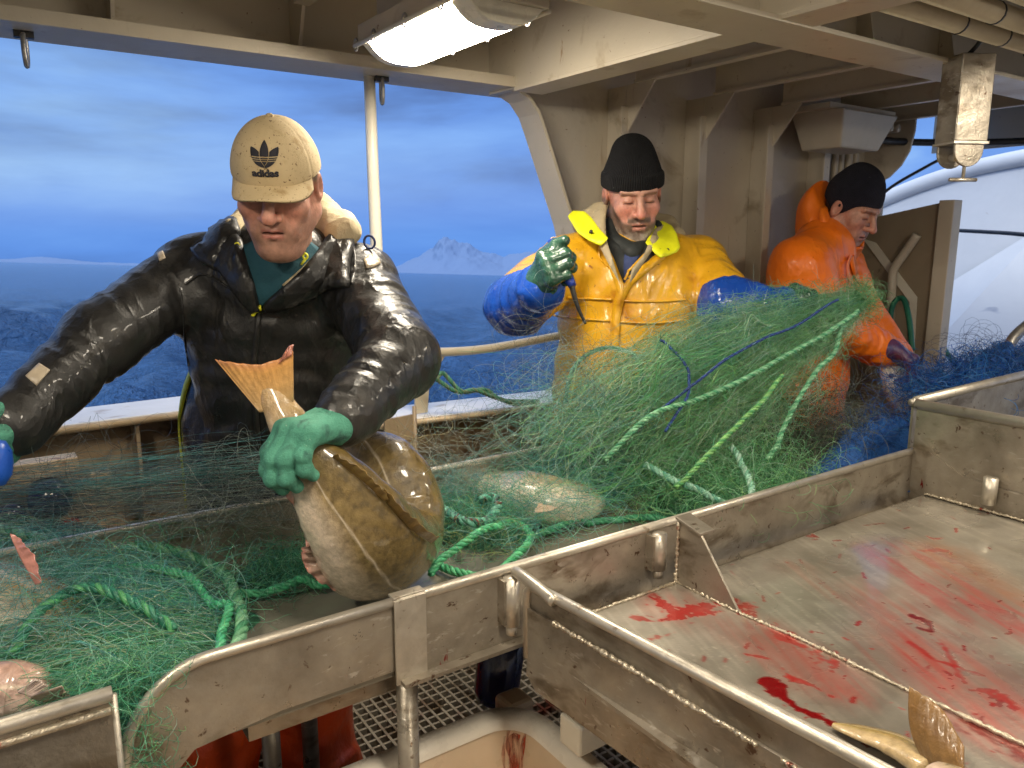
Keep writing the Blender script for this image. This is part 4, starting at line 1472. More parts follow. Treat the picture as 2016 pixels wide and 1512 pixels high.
# ------------------------------------------------------------------ heads
def head_field(q, o):
    """face towards +y, crown +z, x sideways; o: options"""
    ax = np.abs(q[:, 0])
    S = np.stack([ax, q[:, 1], q[:, 2]], 1)
    fat = o.get('fat', 0.0)
    d = ell(q, (0, -.015, .035), (.076, .097, .090))
    d = smin(d, ell(q, (0, .026, -.040), (.060 + .006 * fat, .062, .085)), .03)
    d = smin(d, seg(S, (.050 + .006 * fat, -.005, -.055), (.016, .066, -.100), .024 + .005 * fat, .022), .03)     # jaw
    d = smin(d, ell(q, (0, .072, -.102), (.026, .020, .019)), .02)                                             # chin
    d = smin(d, ell(S, (.040, .060, -.020), (.027 + .004 * fat, .024, .028)), .022)                             # cheek
    d = smin(d, seg(S, (.008, .086, .034), (.046, .070, .034), .010, .010), .014)                               # brow
    d = smin(d, ell(S, (.024, .078, -.062), (.024, .016, .024)), .02)                                           # muzzle
    if fat:
        d = smin(d, ell(q, (0, .038, -.122), (.05, .045, .026)), .03)                                          # double chin
    d = smax(d, -ell(S, (.031, .098, .012), (.021, .022, .013)), .014)                                          # sockets
    d = smin(d, ell(S, (.031, .0715, .010), (.0165, .0150, .0125)), .005)                                       # closed lids
    lid = np.abs(S[:, 2] - (.0035 - .25 * (S[:, 0] - .031) ** 2 * 40))
    d = d + .0016 * np.exp(-(lid / .0014) ** 2) * np.exp(-((S[:, 0] - .031) / .013) ** 4) * (S[:, 1] > .06)
    ns = o.get('nose', 1.0)
    d = smin(d, seg(q, (0, .086, .022), (0, .108 + .004 * ns, -.020), .0085, .0120 * ns), .010)                  # nose
    d = smin(d, ell(q, (0, .111 + .004 * ns, -.024), (.0125 * ns, .0115, .0110)), .008)
    d = smin(d, ell(S, (.0135 * ns, .099, -.027), (.0095, .0120, .0090)), .006)
    d = smax(d, -ell(S, (.0075, .108, -.0345), (.0042, .006, .0035)), .003)
    d = smin(d, seg(S, (.0, .0945, -.0555), (.021, .084, -.0600), .0062, .0035), .006)                            # lips
    d = smin(d, seg(S, (.0, .0925, -.0705), (.018, .084, -.0680), .0075, .0035), .006)
    op = o.get('open', .0018)
    d = smax(d, -ell(S, (0, .100, -.0632), (.023, .022, op)), .003)
    d = d + .0012 * np.exp(-(((S[:, 0] - .030 - (-.03 - S[:, 2]) * .35) / .003) ** 2)) * np.exp(-((S[:, 2] + .043) / .018) ** 2) * (S[:, 1] > .05)   # folds beside the nose
    e = ell(S, (.081, -.012, -.002), (.010, .020, .033))
    e = smax(e, -ell(S, (.090, -.006, .000), (.009, .011, .020)), .006)
    d = smin(d, e, .008)
    return d


def head_cols(q, o):
    ax = np.abs(q[:, 0])
    x, y, z = q.T
    sk = np.array(o['skin'])
    c = np.tile(sk, (len(q), 1))

    def mix(m, col):
        nonlocal c
        m = np.clip(m, 0, 1)[:, None]
        c = c * (1 - m) + np.asarray(col) * m
    g = lambda u, s: np.exp(-(u / s) ** 2)
    n = fbm(q * 120, 3, 4)
    n2 = fbm(q * 34, 3, 5)
    front = (y > .02)
    mix(g(ax - .042, .026) * g(z + .022, .028) * front * .55, o['flush'])
    mix(g(ax, .018) * g(z + .022, .016) * (y > .09) * .6, o['flush'])
    mix(g(ax - .08, .03) * g(z, .045) * (y < .03) * .35, o['flush'])
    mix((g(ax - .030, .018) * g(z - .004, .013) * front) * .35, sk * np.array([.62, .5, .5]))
    mix(g(z - (.0035 - 10 * (ax - .031) ** 2), .0016) * (np.abs(ax - .031) < .015) * front * .9, (.03, .02, .018))
    bro = g(z - (.031 - 4.5 * (ax - .030) ** 2), .0055) * (np.abs(ax - .031) < .022) * front
    mix(bro * (.25 + .9 * n) * o.get('brow_k', .9), o['brow'])
    li = g(z + .0565, .0048) + g(z + .070, .0062)
    mix(li * (ax < .022) * (y > .07) * .8, o['lip'])
    mix(g(z + .0632, .0022) * (ax < .021) * (y > .07), (.05, .012, .01))
    if 'beard' in o:
        line = -.048 - .018 * np.clip((.055 - ax) / .055, 0, 1) ** 2 + .052 * np.clip((ax - .048) / .03, 0, 1)
        m = np.clip((line - z) / .010 + (n2 - .5) * 1.4, 0, 1) * (y > -.02)
        m *= 1 - np.clip(li, 0, 1) * (ax < .02) * (y > .07)
        mus = g(z + .046, .008) * (ax < .034) * (y > .07) * (1 - g(ax, .004) * .4)
        m = np.clip(np.maximum(m, mus * 1.2), 0, 1) * (z > -.15)
        t = np.clip((-z - .075) / .035 + (n - .5) * 1.2, 0, 1)[:, None]
        bc = np.array(o['beard']) * (1 - t) + np.array(o['beard2']) * t
        bc = bc * (.55 + .9 * n[:, None])
        c = c * (1 - (m * .88)[:, None]) + bc * (m * .88)[:, None]
    if 'stubble' in o:
        m = np.clip((-.045 - z + .045 * np.clip((ax - .045) / .03, 0, 1)) / .02, 0, 1) * front * (z > -.13) * o['stubble'] * (.6 + .8 * n)
        m *= 1 - np.clip(li, 0, 1) * (ax < .02)
        mix(m, sk * np.array([.45, .45, .5]))
    if 'hair' in o:
        m = np.clip((z - (.0 + .35 * (y + .02))) / .01, 0, 1) * (y < .035) * (ax > .05) + (y < -.04) * np.clip((z + .055) / .02, 0, 1)
        mix(m * (.6 + .6 * n) * (ax < .0835), o['hair'])
    c *= (.9 + .2 * n2)[:, None]
    return c


def basis(fwd, up):
    y = nrm(fwd)
    z = np.asarray(up, float) - y * (np.asarray(up) @ y)
    z = nrm(z)
    return np.stack([np.cross(y, z), y, z], 1)      # columns x, y, z


def face_frame(c, yaw, pitch, roll=0):
    """yaw: degrees the face is turned from the camera towards the photo's right; pitch: degrees looking down"""
    t = nrm((CAM - c) * np.array([1, 1, 0]))
    r = np.array([t[1], -t[0], 0]) * -1
    if r @ RT < 0:
        r = -r
    f = t * math.cos(rad(yaw)) + r * math.sin(rad(yaw))
    s = np.cross(f, ZZ)
    fwd = f * math.cos(rad(pitch)) - ZZ * math.sin(rad(pitch))
    up = np.cross(s, fwd)
    up = up * math.cos(rad(roll)) + s * math.sin(rad(roll))
    return basis(fwd, up)


def make_body(parent, c, B, s, o, neck_w, torso):
    """skin: head, neck and the trunk and limbs under the clothes as one mesh"""
    nb = (np.asarray(neck_w) - c) @ B / s

    def f(q):
        d = head_field(q, o)
        nk = seg(q, (0, -.025, -.055), nb, .056 + .006 * o.get('fat', 0), .062)
        return smin(d, nk, .03)
    V, F = surf(f, (-.102, -.13, -.235), (.102, .14, .135), .0026)
    cl = head_cols(V, o)
    Vw = c + (V * s) @ B.T
    a, b = pts_box([p for sgm in torso for p in sgm[:2]], .2)

    def g(P):
        d = None
        for p0, p1, r0, r1 in torso:
            e = seg(P, p0, p1, r0, r1)
            d = e if d is None else smin(d, e, .05)
        return d
    V2, F2 = surf(g, a, b, .022)
    cl2 = np.tile(np.array(o['skin']), (len(V2), 1))
    return mesh_obj('body', np.vstack([Vw, V2]), np.vstack([F, F2 + len(Vw)]), M['skin'], parent, cols=np.vstack([cl, cl2]))


M['skin'] = mat_col('skin', .40, ((70, .0012), (240, .0009), (800, .0005)), sss=.10, spec=.5, mottle=.22)


# ------------------------------------------------------------------ hands in gloves
def make_hand(name, parent, o, X, Y, Z, s, mat, curl=(58, 80, 52), spread=0.0, cuff=.034, thumb='wrap', cols=None, fat=1.0, wrist=None, th_mat=None):
    """o: middle of the knuckles; X index to little finger, Y wrist to knuckles, Z back of the hand"""
    Y = nrm(Y)
    X = nrm(np.asarray(X) - Y * (np.asarray(X) @ Y))
    Zc = np.cross(X, Y)
    Z = Zc if Zc @ np.asarray(Z) > 0 else -Zc
    B = np.stack([X, Y, Z], 1)
    ch = []
    for i, (x, k, dy) in enumerate(((-.0335, .95, -.003), (-.0112, 1.05, .004), (.0112, 1.0, .001), (.0325, .80, -.009))):
        p = np.array([x, dy, 0.0])
        a = 0
        L = [p]
        for ln, da in zip((.046, .029, .024), curl):
            a += da + (i - 1.5) * 2
            p = p + ln * k * np.array([spread * (i - 1.5), math.cos(rad(a)), -math.sin(rad(a))])
            L.append(p)
        ch.append(L)
    if thumb == 'wrap':
        tb_ = [(-.030, -.065, -.010), (-.052, -.026, -.030), (-.042, .010, -.056), (-.014, .022, -.066)]
    elif thumb == 'up':
        tb_ = [(-.028, -.060, -.010), (-.050, -.020, -.026), (-.047, .018, -.036), (-.040, .044, -.044)]
    else:
        tb_ = [(-.030, -.065, -.010), (-.056, -.035, -.022), (-.060, -.002, -.036), (-.056, .020, -.044)]
    wq = (0, -.105, -.005) if wrist is None else (np.asarray(wrist) - o) @ B / s

    def f(q):
        d = None
        for i, x in enumerate((-.030, -.010, .010, .029)):
            e = seg(q, (x * .62, -.075, -.004), (x * 1.05, -.004, -.002), .0185 * fat, .0165 * fat)
            d = e if d is None else smin(d, e, .014)
        d = smin(d, ell(q, (-.020, -.052, -.016), (.021, .032, .017)), .015)
        d = smin(d, seg(q, (0, -.080, -.004), wq, .030 * fat, cuff), .02)
        fg = None
        for L, r in zip(ch, (.0125, .0130, .0125, .0112)):
            e = None
            for k in range(3):
                e2 = seg(q, L[k], L[k + 1], r * fat * (1.06 - .08 * k), r * fat * (.98 - .08 * k))
                e2 = smin(e2, ell(q, L[k], (r * fat * 1.14,) * 3), .004)
                e = e2 if e is None else smin(e, e2, .004)
            fg = e if fg is None else smin(fg, e, .0022)
        d = smin(d, fg, .008)
        t = None
        for k in range(3):
            e = seg(q, tb_[k], tb_[k + 1], (.0175, .0150, .0135)[k] * fat, (.0150, .0135, .0115)[k] * fat)
            t = e if t is None else smin(t, e, .005)
        d = smin(d, t, .007)
        return d + .0012 * (vnoise(q * 90, 3) - .5) + .0022 * (vnoise(q * 35, 8) - .5)
    pts = [p for L in ch for p in L] + [np.array(p) for p in tb_] + [np.array([0, -.08, 0]), np.asarray(wq)]
    lo, hi = pts_box(pts, .048)
    V, F = surf(f, lo, hi, .0021, .004)
    Vw = o + (V * s) @ B.T
    if np.linalg.det(B) < 0:
        F = F[:, ::-1]
    return mesh_obj(name, Vw, F, mat, parent, cols=None if cols is None else cols(V))


# ------------------------------------------------------------------ garment materials
def cloth_mat(name, c1, c2, rough, coat=0, folds=((26, .006, (1, 1, .45)), (70, .002)), spots=(), spec=.5, scale=9, coat_r=.08):
    m = mat_simple(name, c1, c2, scale, rough, bumps=folds, spots=spots, spec=spec, coat=coat)
    m.node_tree.nodes['Principled BSDF'].inputs['Coat Roughness'].default_value = coat_r
    return m


M['jblack'] = cloth_mat('wet_black_oilskin', (.008, .008, .008), (.018, .017, .016), (.26, .56), .20, folds=((4, .007, (1, 1, .5), 1), (12, .0030, (1, 1, .55), 1), (24, .0025), (300, .0005)),
                        spots=((190, .69, .72, (.05, .045, .04)), (12, .60, .74, (.035, .030, .024))))
M['jnavy'] = cloth_mat('navy_bib_overall', (.006, .008, .014), (.012, .016, .03), (.22, .4), .5)
M['jred'] = cloth_mat('orange_red_trousers', (.74, .07, .010), (.84, .11, .014), (.3, .45), .2)
M['jyellow'] = cloth_mat('yellow_oilskin', (.66, .335, .012), (.76, .415, .018), (.22, .42), .35, folds=((4, .0055, (1, 1, .6), 1), (9, .006, (1, 1, .5)), (150, .0006)),
                         spots=((7, .60, .74, (.44, .17, .01)), (60, .68, .72, (.16, .045, .01)), (20, .69, .74, (.30, .10, .012))))
M['neon'] = cloth_mat('neon_yellow_flap', (.78, .80, .01), (.86, .88, .02), (.4, .55), .05, folds=((30, .003), (120, .0006)), spots=((40, .70, .75, (.35, .32, .02)),))
M['hood'] = cloth_mat('beige_lining', (.34, .28, .17), (.46, .38, .24), (.7, .85), 0, folds=((7, .006, None, 1), (20, .004), (300, .0010)), spots=((30, .60, .70, (.24, .18, .10)),))
M['jblue'] = cloth_mat('blue_oilskin_sleeve', (.006, .045, .30), (.010, .075, .42), (.16, .34), .5, folds=((5, .007, (1, 1, .6), 1), (16, .005)),
                       spots=((9, .66, .74, (.015, .02, .06)), (24, .73, .76, (.16, .02, .02))))
M['jorange'] = cloth_mat('orange_oilskin', (.86, .165, .006), (.92, .21, .010), (.34, .55), .1, folds=((5, .006, (1, 1, .6), 1), (11, .008, (1, 1, .5)), (120, .0006)), spots=((40, .72, .75, (.4, .06, .01)),))
M['teal'] = cloth_mat('teal_shirt', (.010, .06, .085), (.016, .085, .115), (.75, .9), 0, folds=((60, .002), (500, .0006)))
M['darkcollar'] = cloth_mat('dark_collar', (.010, .014, .014), (.02, .025, .025), (.6, .8), 0, folds=((50, .002), (500, .0006)))
M['bluejersey'] = cloth_mat('blue_jersey', (.02, .035, .11), (.03, .05, .15), (.7, .9), 0)
M['capfab'] = cloth_mat('beige_cap_cloth', (.50, .385, .215), (.58, .455, .265), (.75, .9), 0, folds=((30, .0015), (900, .0005)),
                        spots=((170, .63, .66, (.17, .10, .045)), (26, .56, .70, (.40, .28, .13)), (70, .665, .69, (.13, .07, .03)), (30, .68, .71, (.2, .11, .045))))
M['ink'] = cloth_mat('dark_embroidery', (.018, .018, .026), (.03, .03, .042), (.6, .8), 0, folds=((900, .0006),))


def knit_mat(name, c1, c2):
    m, nt, b = new_mat(name)
    w = nt.nodes.new('ShaderNodeTexWave')
    w.wave_type = 'BANDS'
    w.bands_direction = 'X'
    w.inputs['Scale'].default_value = 1.0
    w.inputs['Distortion'].default_value = .6
    a = nt.nodes.new('ShaderNodeAttribute')
    a.attribute_name = 'rib'
    mp = nt.nodes.new('ShaderNodeCombineXYZ')
    nt.links.new(a.outputs['Fac'], mp.inputs['X'])
    nt.links.new(mp.outputs[0], w.inputs['Vector'])
    c = ramp(nt, noise(nt, 25, 5, .6), [(.3, c1), (.7, c2)])
    k = ramp(nt, noise(nt, 38, 4, .6, .3, (1, 1, 2.4)), [(.70, 0.0), (.74, 1.0)])
    c = mixc(nt, k, c, (.12, .12, .115))
    nt.links.new(c, b.inputs['Base Color'])
    b.inputs['Roughness'].default_value = .95
    b.inputs['Specular IOR Level'].default_value = .15
    b.inputs['Sheen Weight'].default_value = .04
    b.inputs['Sheen Roughness'].default_value = .5
    p = bump(nt, b, w.outputs['Fac'], .0035, .9)
    bump(nt, b, noise(nt, 600, 3, .6), .0012, .8, p)
    return m


M['knitblack'] = knit_mat('black_knit', (.006, .006, .007), (.012, .012, .013))
M['knitnavy'] = knit_mat('navy_knit', (.012, .012, .020), (.02, .02, .032))
M['gloveteal'] = mat_simple('teal_cotton_glove', (.045, .20, .135), (.085, .31, .215), 26, (.7, .9), bumps=((45, .004), (420, .0020)),
                            spots=((22, .55, .70, (.022, .085, .065)), (150, .69, .72, (.30, .42, .32))))
M['glovegreen'] = mat_simple('wet_green_rubber_glove', (.018, .060, .038), (.040, .115, .072), 30, (.14, .34), bumps=((50, .003), (220, .0008)), coat=.6,
                             spots=((20, .66, .74, (.02, .02, .02)), (40, .72, .75, (.14, .02, .02))))
M['gloveblue'] = mat_simple('blue_and_red_glove', (.03, .04, .16), (.16, .035, .05), 16, (.3, .5), bumps=((60, .003),), coat=.2)
M['yellowtrim'] = mat_simple('yellow_piping', (.62, .62, .03), (.74, .74, .05), 20, (.4, .6), bumps=((60, .001),), spots=((14, .6, .7, (.3, .3, .08)),))
M['zipyellow'] = mat_simple('yellow_zip_pull', (.70, .66, .02), (.8, .78, .04), 20, (.3, .5))
M['patchbeige'] = mat_simple('worn_reflective_patch', (.36, .30, .22), (.46, .39, .29), 30, (.3, .5))
M['boot'] = mat_simple('rubber_boot', (.02, .02, .02), (.04, .04, .04), 20, (.3, .5))


def trousers(parent, pel, feet, mat, top, wr=.19, name='trousers', r0=.125, r1=.085, sq=None):
    pel = np.asarray(pel, float)
    ts = np.asarray(top, float)

    def f(P):
        d = seg(P, pel, ts, wr, wr * .98)
        for ft in feet:
            ft = np.asarray(ft, float)
            hip = pel + (np.array([ft[0], ft[1], pel[2]]) - pel) * .62
            kn = (hip + ft) / 2 + np.array([0, -.03, 0])
            d = smin(d, segw(P, hip, kn, r0, r1 * 1.1, .006, 40, 3), .05)
            d = smin(d, segw(P, kn, ft + np.array([0, 0, .10]), r1 * 1.1, r1 * 1.12, .010, 55, 5), .03)
        return d
    lo, hi = pts_box([pel, ts] + [np.asarray(q) for q in feet], .26)
    lo[2] = min(q[2] for q in feet) + .06
    field_mesh(name, f, lo, hi, .012, mat, parent)
    for q in feet:
        q = np.asarray(q, float)
        fw = nrm(np.array([-.2, -1, 0]))

        def g(P):
            d = seg(P, q + (0, 0, .25), q + (0, 0, .06), .066, .062)
            d = smin(d, seg(P, q + (0, 0, .05), q + fw * .17 + (0, 0, .045), .055, .048), .03)
            return np.maximum(d, q[2] + .002 - P[:, 2])
        field_mesh('boot', g, q - .25, q + np.array([.25, .25, .33]), .012, M['boot'], parent)


def dome(c, B, s, f, lo, hi, h, name, mat, parent, rib=None):
    V, F = surf(f, lo, hi, h)
    o = mesh_obj(name, c + (V * s) @ B.T, F, mat, parent)
    if rib:
        a = np.arctan2(V[:, 0], V[:, 1] + .01)
        at = o.data.attributes.new('rib', 'FLOAT', 'POINT')
        at.data.foreach_set('value', (a * rib).astype(np.float32))
    return o


# ================================================================== FISHERMAN IN BLACK
def fisherman_black():
    c = W(547, 366, 1.60)
    B = face_frame(c, -13, 26, -2)
    s = 1.0
    neck = W(560, 505, 1.80)
    p1 = thing('person', (.62, 2.0, 0), 'man in wet black jacket and beige peaked cap gripping a big fish', 'person')
    sR, eR, wR = W(378, 545, 1.87), W(205, 662, 1.68), W(28, 835, 1.50)
    sL, eL, wL = W(705, 560, 1.86), W(788, 706, 1.64), W(676, 822, 1.445)
    hem, chest = W(580, 930, 2.16), W(552, 620, 1.93)
    out = nrm((CAM - chest) * np.array([1, 1, 0]))
    o = dict(skin=(.50, .27, .19), flush=(.56, .20, .14), lip=(.46, .16, .13), brow=(.10, .06, .04), hair=(.22, .17, .12), fat=1.0, stubble=.30, nose=1.15, open=.0030)
    make_body(p1, c, B, s, o, neck, [(neck, hem, .06, .10), (sR, sL, .05, .05), (sR, eR, .05, .045), (eR, wR, .045, .03), (sL, eL, .05, .045), (eL, wL, .045, .03),
                                    (hem, (.36, 1.98, .1), .1, .05), (hem, (.68, 1.98, .1), .1, .05)])

    def arms(P):
        d = segw(P, sR, eR, .086, .076, .0042, 70, 1)
        d = smin(d, segw(P, eR, wR, .074, .058, .0045, 90, 2), .035)
        e = segw(P, sL, eL, .088, .078, .0042, 70, 3)
        e = smin(e, segw(P, eL, wL, .076, .054, .0050, 95, 4), .035)
        return d, e

    def f(P):
        Q = squash(P, chest, out, 1.42)
        d = seg(Q, hem, chest, .215, .228)
        d = smin(d, seg(P, sR, sL, .080, .084), .09)
        d = smin(d, seg(P, neck - ZZ * .02, lerp(sR, sL, .25) + ZZ * .015, .085, .070), .06)
        d = smin(d, seg(P, neck - ZZ * .02, lerp(sR, sL, .75) + ZZ * .015, .085, .070), .06)
        # drape folds over the chest
        n = vnoise(P * 5, 11) * 4 + vnoise(P * 13, 12) * 1.5
        w = np.sin(P @ (RT * 34 - ZZ * 20) + n * 1.6)
        d = d - .0045 * np.abs(w) ** .5 * np.sign(w) - .0025 * np.sin(P @ (ZZ * 60 + RT * 14) + n * 2)
        a, b = arms(P)
        return smin(smin(d, a, .045), b, .045)
    lo, hi = pts_box([sR, eR, wR, sL, eL, wL, hem, chest], .24)
    lo[2] = hem[2] - .03
    field_mesh('jacket', f, lo, hi, .0066, M['jblack'], p1)
    # collar, shirt and hood
    P_ = lambda *a, **k: patch(*a, **k)
    P_('shirt', f, [(470, 490), (515, 470), (600, 470), (640, 500), (600, 540), (548, 585), (511, 606), (498, 590), (480, 545)], M['teal'], p1, off=.001, th=.004, step=7)
    P_('collar_flap', f, [(455, 424), (470, 432), (478, 470), (492, 520), (505, 560), (513, 604), (498, 612), (470, 575), (442, 540), (398, 520), (382, 500), (408, 486), (424, 452), (436, 432)], M['jblack'], p1, off=.006, th=.012, step=7, puff=.010, hem=.004)
    P_('collar_flap', f, [(640, 468), (668, 462), (700, 478), (690, 520), (690, 566), (640, 574), (592, 588), (545, 606), (514, 612), (522, 592), (556, 562), (592, 530), (618, 500)], M['jblack'], p1, off=.006, th=.012, step=7, puff=.010, hem=.004)
    P_('lining', f, [(556, 558), (592, 528), (612, 508), (604, 536), (570, 566)], M['hood'], p1, off=.004, th=.007, step=6)
    hp = [W(452, 470, 1.80), W(500, 440, 1.93), W(570, 430, 1.99), W(640, 430, 1.92), W(672, 462, 1.82)]

    def hd(P):
        d = None
        for a, b in zip(hp[:-1], hp[1:]):
            e = segw(P, a, b, .040, .042, .006, 70, 91)
            d = e if d is None else smin(d, e, .02)
        d = smin(d, seg(P, W(626, 402, 1.87), W(680, 456, 1.82), .030, .022), .03)
        return d + .003 * np.sin(P @ (RT * 90 + ZZ * 50)) + .006 * (vnoise(P * 24, 5) - .5)
    lo, hi = pts_box(hp, .1)
    field_mesh('hood', hd, lo, hi, .006, M['hood'], p1)
    strip('placket', f, [(512, 606), (506, 660), (500, 730), (505, 820), (510, 880)], 10, M['jblack'], p1, off=.003, th=.003)
    strip('seam', f, [(352, 560), (358, 600), (362, 650), (372, 720)], 3, M['jblack'], p1, off=.001, th=.002)
    strip('seam', f, [(695, 480), (700, 520), (694, 560)], 4, M['jblack'], p1, off=.002, th=.003)
    strip('yoke_seam', f, [(365, 560), (400, 540), (440, 560), (480, 585)], 4, M['jblack'], p1, off=.002, th=.003)
    P_('zip_pull', f, [(500, 600), (514, 597), (513, 606), (507, 612), (503, 622), (497, 620), (500, 611), (496, 606)], M['zipyellow'], p1, off=.010, th=.006, step=4)
    for (x, y) in ((468, 484), (600, 504)):
        q = march(f, [(x, y)])[0] + out * .03
        a = np.linspace(0, 2 * math.pi, 12, endpoint=False)
        MB().tube([q + RT * .005 * math.cos(t) + ZZ * .006 * math.sin(t) for t in a], .0026, 6, closed=True).tube([q - ZZ * .006, q - ZZ * .018 + RT * (.006 if x < 500 else -.010)], .003, 6).build('drawcord', M['zipyellow'], p1)
    P_('sleeve_patch', f, [(310, 500), (322, 496), (326, 508), (314, 514)], M['patchbeige'], p1, off=.002, th=.002, step=4)
    P_('sleeve_patch', f, [(52, 742), (78, 718), (98, 730), (72, 760)], M['patchbeige'], p1, off=.003, th=.002, step=4)
    P_('sleeve_patch', f, [(716, 512), (730, 502), (738, 512), (744, 510), (748, 520), (736, 526), (722, 528)], M['patchbeige'], p1, off=.003, th=.002, step=4)
    for (x, y) in ((671, 551), (575, 575)):
        q = march(f, [(x, y)])[0]
        g = grad(f, q[None])[0]
        MB().tube([q + g * .016, q + g * .026], .0055, 10).build('snap', M['darkmetal'], p1)
    a = np.linspace(0, 2 * math.pi, 14, endpoint=False)
    q = march(f, [(728, 492)])[0] + ZZ * .018
    MB().tube([q + RT * (.012 * math.cos(t) + .004 * math.sin(t)) + ZZ * (.014 * math.sin(t) - .006 * math.cos(t)) for t in a], .0028, 6, closed=True).build('shoulder_ring', M['bluejersey'], p1)
    # bib overall under the jacket with yellow piping, then trousers
    pel = np.array([.56, 2.12, .98])

    def bib(P):
        Q = squash(P, pel, out, 1.3)
        d = seg(Q, W(556, 1000, 2.24), W(548, 780, 2.12), .262, .245)
        n = vnoise(P * 6, 21) * 4
        return d - .006 * np.sin(P @ (RT * 40 + ZZ * 8) + n)
    field_mesh('bib_overall', bib, (.1, 1.6, .70), (1.1, 2.55, 1.36), .009, M['jnavy'], p1)
    strip('piping', bib, [(384, 720), (366, 770), (354, 830), (346, 890), (346, 930), (342, 1000)], 16, M['yellowtrim'], p1, off=.003, th=.003)
    strip('piping', bib, [(688, 640), (697, 680), (692, 720), (686, 760)], 15, M['yellowtrim'], p1, off=.006, th=.003, n=20)
    trousers(p1, (.55, 2.12, .66), [(.345, 1.93, .0), (.645, 1.93, .0)], M['jred'], (.55, 2.12, .72), wr=.15, r0=.12, r1=.105)
    # gloves
    hk = W(573, 858, 1.365)
    ko = W(583, 850, 1.365)
    Y = nrm(ko - wL)
    make_hand('glove', p1, ko, RT * .75 - FW * .66 - UP * .12, Y, UP - FW * .3, 1.14, M['gloveteal'], curl=(48, 36, 42), fat=1.16, wrist=wL + (wL - eL) * .08, cuff=.036)
    make_hand('glove', p1, W(8, 882, 1.47), FW * .4 + RT * -.3 - ZZ * .6, nrm(wR - eR) + RT * .1, RT * .5 + ZZ * .6, 1.12, M['gloveteal'], curl=(40, 50, 30), fat=1.08, wrist=wR, cuff=.042)
    # cap
    cl = lambda P: P

    def crown(q):
        d = ell(q, (0, -.010, .034), (.0885, .110, .106))
        d = smin(d, ell(q, (0, .026, .070), (.064, .070, .066)), .03)
        pl = .034 + .10 * (q[:, 1] - .02) * .3 - q[:, 2]
        d = smax(d, pl, .004)
        # seams between the panels
        a = np.arctan2(q[:, 0], q[:, 1] + .010)
        for k in (0, 1.02, -1.02, 2.1, -2.1):
            d = d + .0012 * np.exp(-((a - k) * .07 / .0016) ** 2)
        return d + .0022 * (vnoise(q * 22, 3) - .5)
    dome(c, B, s, crown, (-.11, -.14, .005), (.11, .13, .165), .0030, 'cap_crown', M['capfab'], p1)
    MB().lathe([(.001, .006), (.006, .005), (.0085, 0), (.0085, -.004)], c + B @ np.array([0, -.004, .1425]) * s, B[:, 2], 14).build('cap_button', M['capfab'], p1)
    nu, nv = 41, 14
    top, bot = [], []
    for j in range(nv):
        v = j / (nv - 1)
        for i in range(nu):
            u = -1 + 2 * i / (nu - 1)
            a = u * rad(64)
            rx, ry = .0875, .106
            x0, y0 = rx * math.sin(a), -.010 + ry * math.cos(a)
            ext = .052 * v * (1 - abs(u) ** 3.2) ** .55
            x = x0 * (1 + .02 * v)
            y = y0 + ext
            z = .043 - .002 * v - .034 * (abs(x) / .09) ** 2 * (.2 + .8 * v) - .16 * ext
            top.append((x, y, z))
            bot.append((x, y - .001, z - .0045))
    V = np.array(top + bot)
    n = nu * nv
    F = []
    for j in range(nv - 1):
        for i in range(nu - 1):
            q = (j * nu + i, j * nu + i + 1, (j + 1) * nu + i + 1, (j + 1) * nu + i)
            F.append(q[::-1])
            F.append(tuple(n + k for k in q))
    rim = [j * nu for j in range(nv)] + [(nv - 1) * nu + i for i in range(1, nu)] + [j * nu + nu - 1 for j in range(nv - 2, -1, -1)]
    for a, b in zip(rim[:-1], rim[1:]):
        F.append((a, n + a, n + b, b))
    mesh_obj('cap_brim', c + (V * s) @ B.T, F, M['capfab'], p1)
    # emblem and lettering on the front of the crown, sewn on as thin raised thread

    def on_cap(xz):
        xz = np.asarray(xz)
        P = np.c_[xz[:, 0], np.full(len(xz), .16), xz[:, 1]]
        for _ in range(60):
            P[:, 1] -= np.clip(crown(P), -.01, .03) * .7
        g = grad(crown, P, .004)
        return P, g

    def sew(name, polys_V, polys_F):
        P, g = on_cap(polys_V)
        V = np.vstack([P + g * .0016, P - g * .001])
        n = len(P)
        F, ed = [], {}
        for q in polys_F:
            q = tuple(q)
            F.append(q)
            for i in range(len(q)):
                ed[(q[i], q[(i + 1) % len(q)])] = 1
        for (i, j) in ed:
            if (j, i) not in ed:
                F.append((i, j, n + j, n + i)[::-1])
        mesh_obj(name, c + (V * s) @ B.T, F, M['ink'], p1)
    # trefoil: three leaves crossed by three bands
    cx, cz = -.003, .098
    V2, F2 = [], []

    def lens(x, z, p, q, wd):
        p, q = np.array(p), np.array(q)
        u = (q - p) / np.linalg.norm(q - p)
        L = np.linalg.norm(q - p)
        m = (p + q) / 2
        v = np.array([-u[1], u[0]])
        Rr = (L * L / 4 + wd * wd) / (2 * wd)
        d = np.array([x, z]) - m
        return max(np.hypot(*(d - v * (Rr - wd))), np.hypot(*(d + v * (Rr - wd)))) - Rr

    def mark(x, z):
        ctr = lens(x, z, (0, -.014), (0, .0215), .0072)
        if ctr < 0:
            return True
        ax = abs(x)
        sd = lens(ax, z, (.0005, -.0175), (.0222, .0115), .0082)
        return sd < 0 and ctr > .0011
    h = .00042
    z = -.019
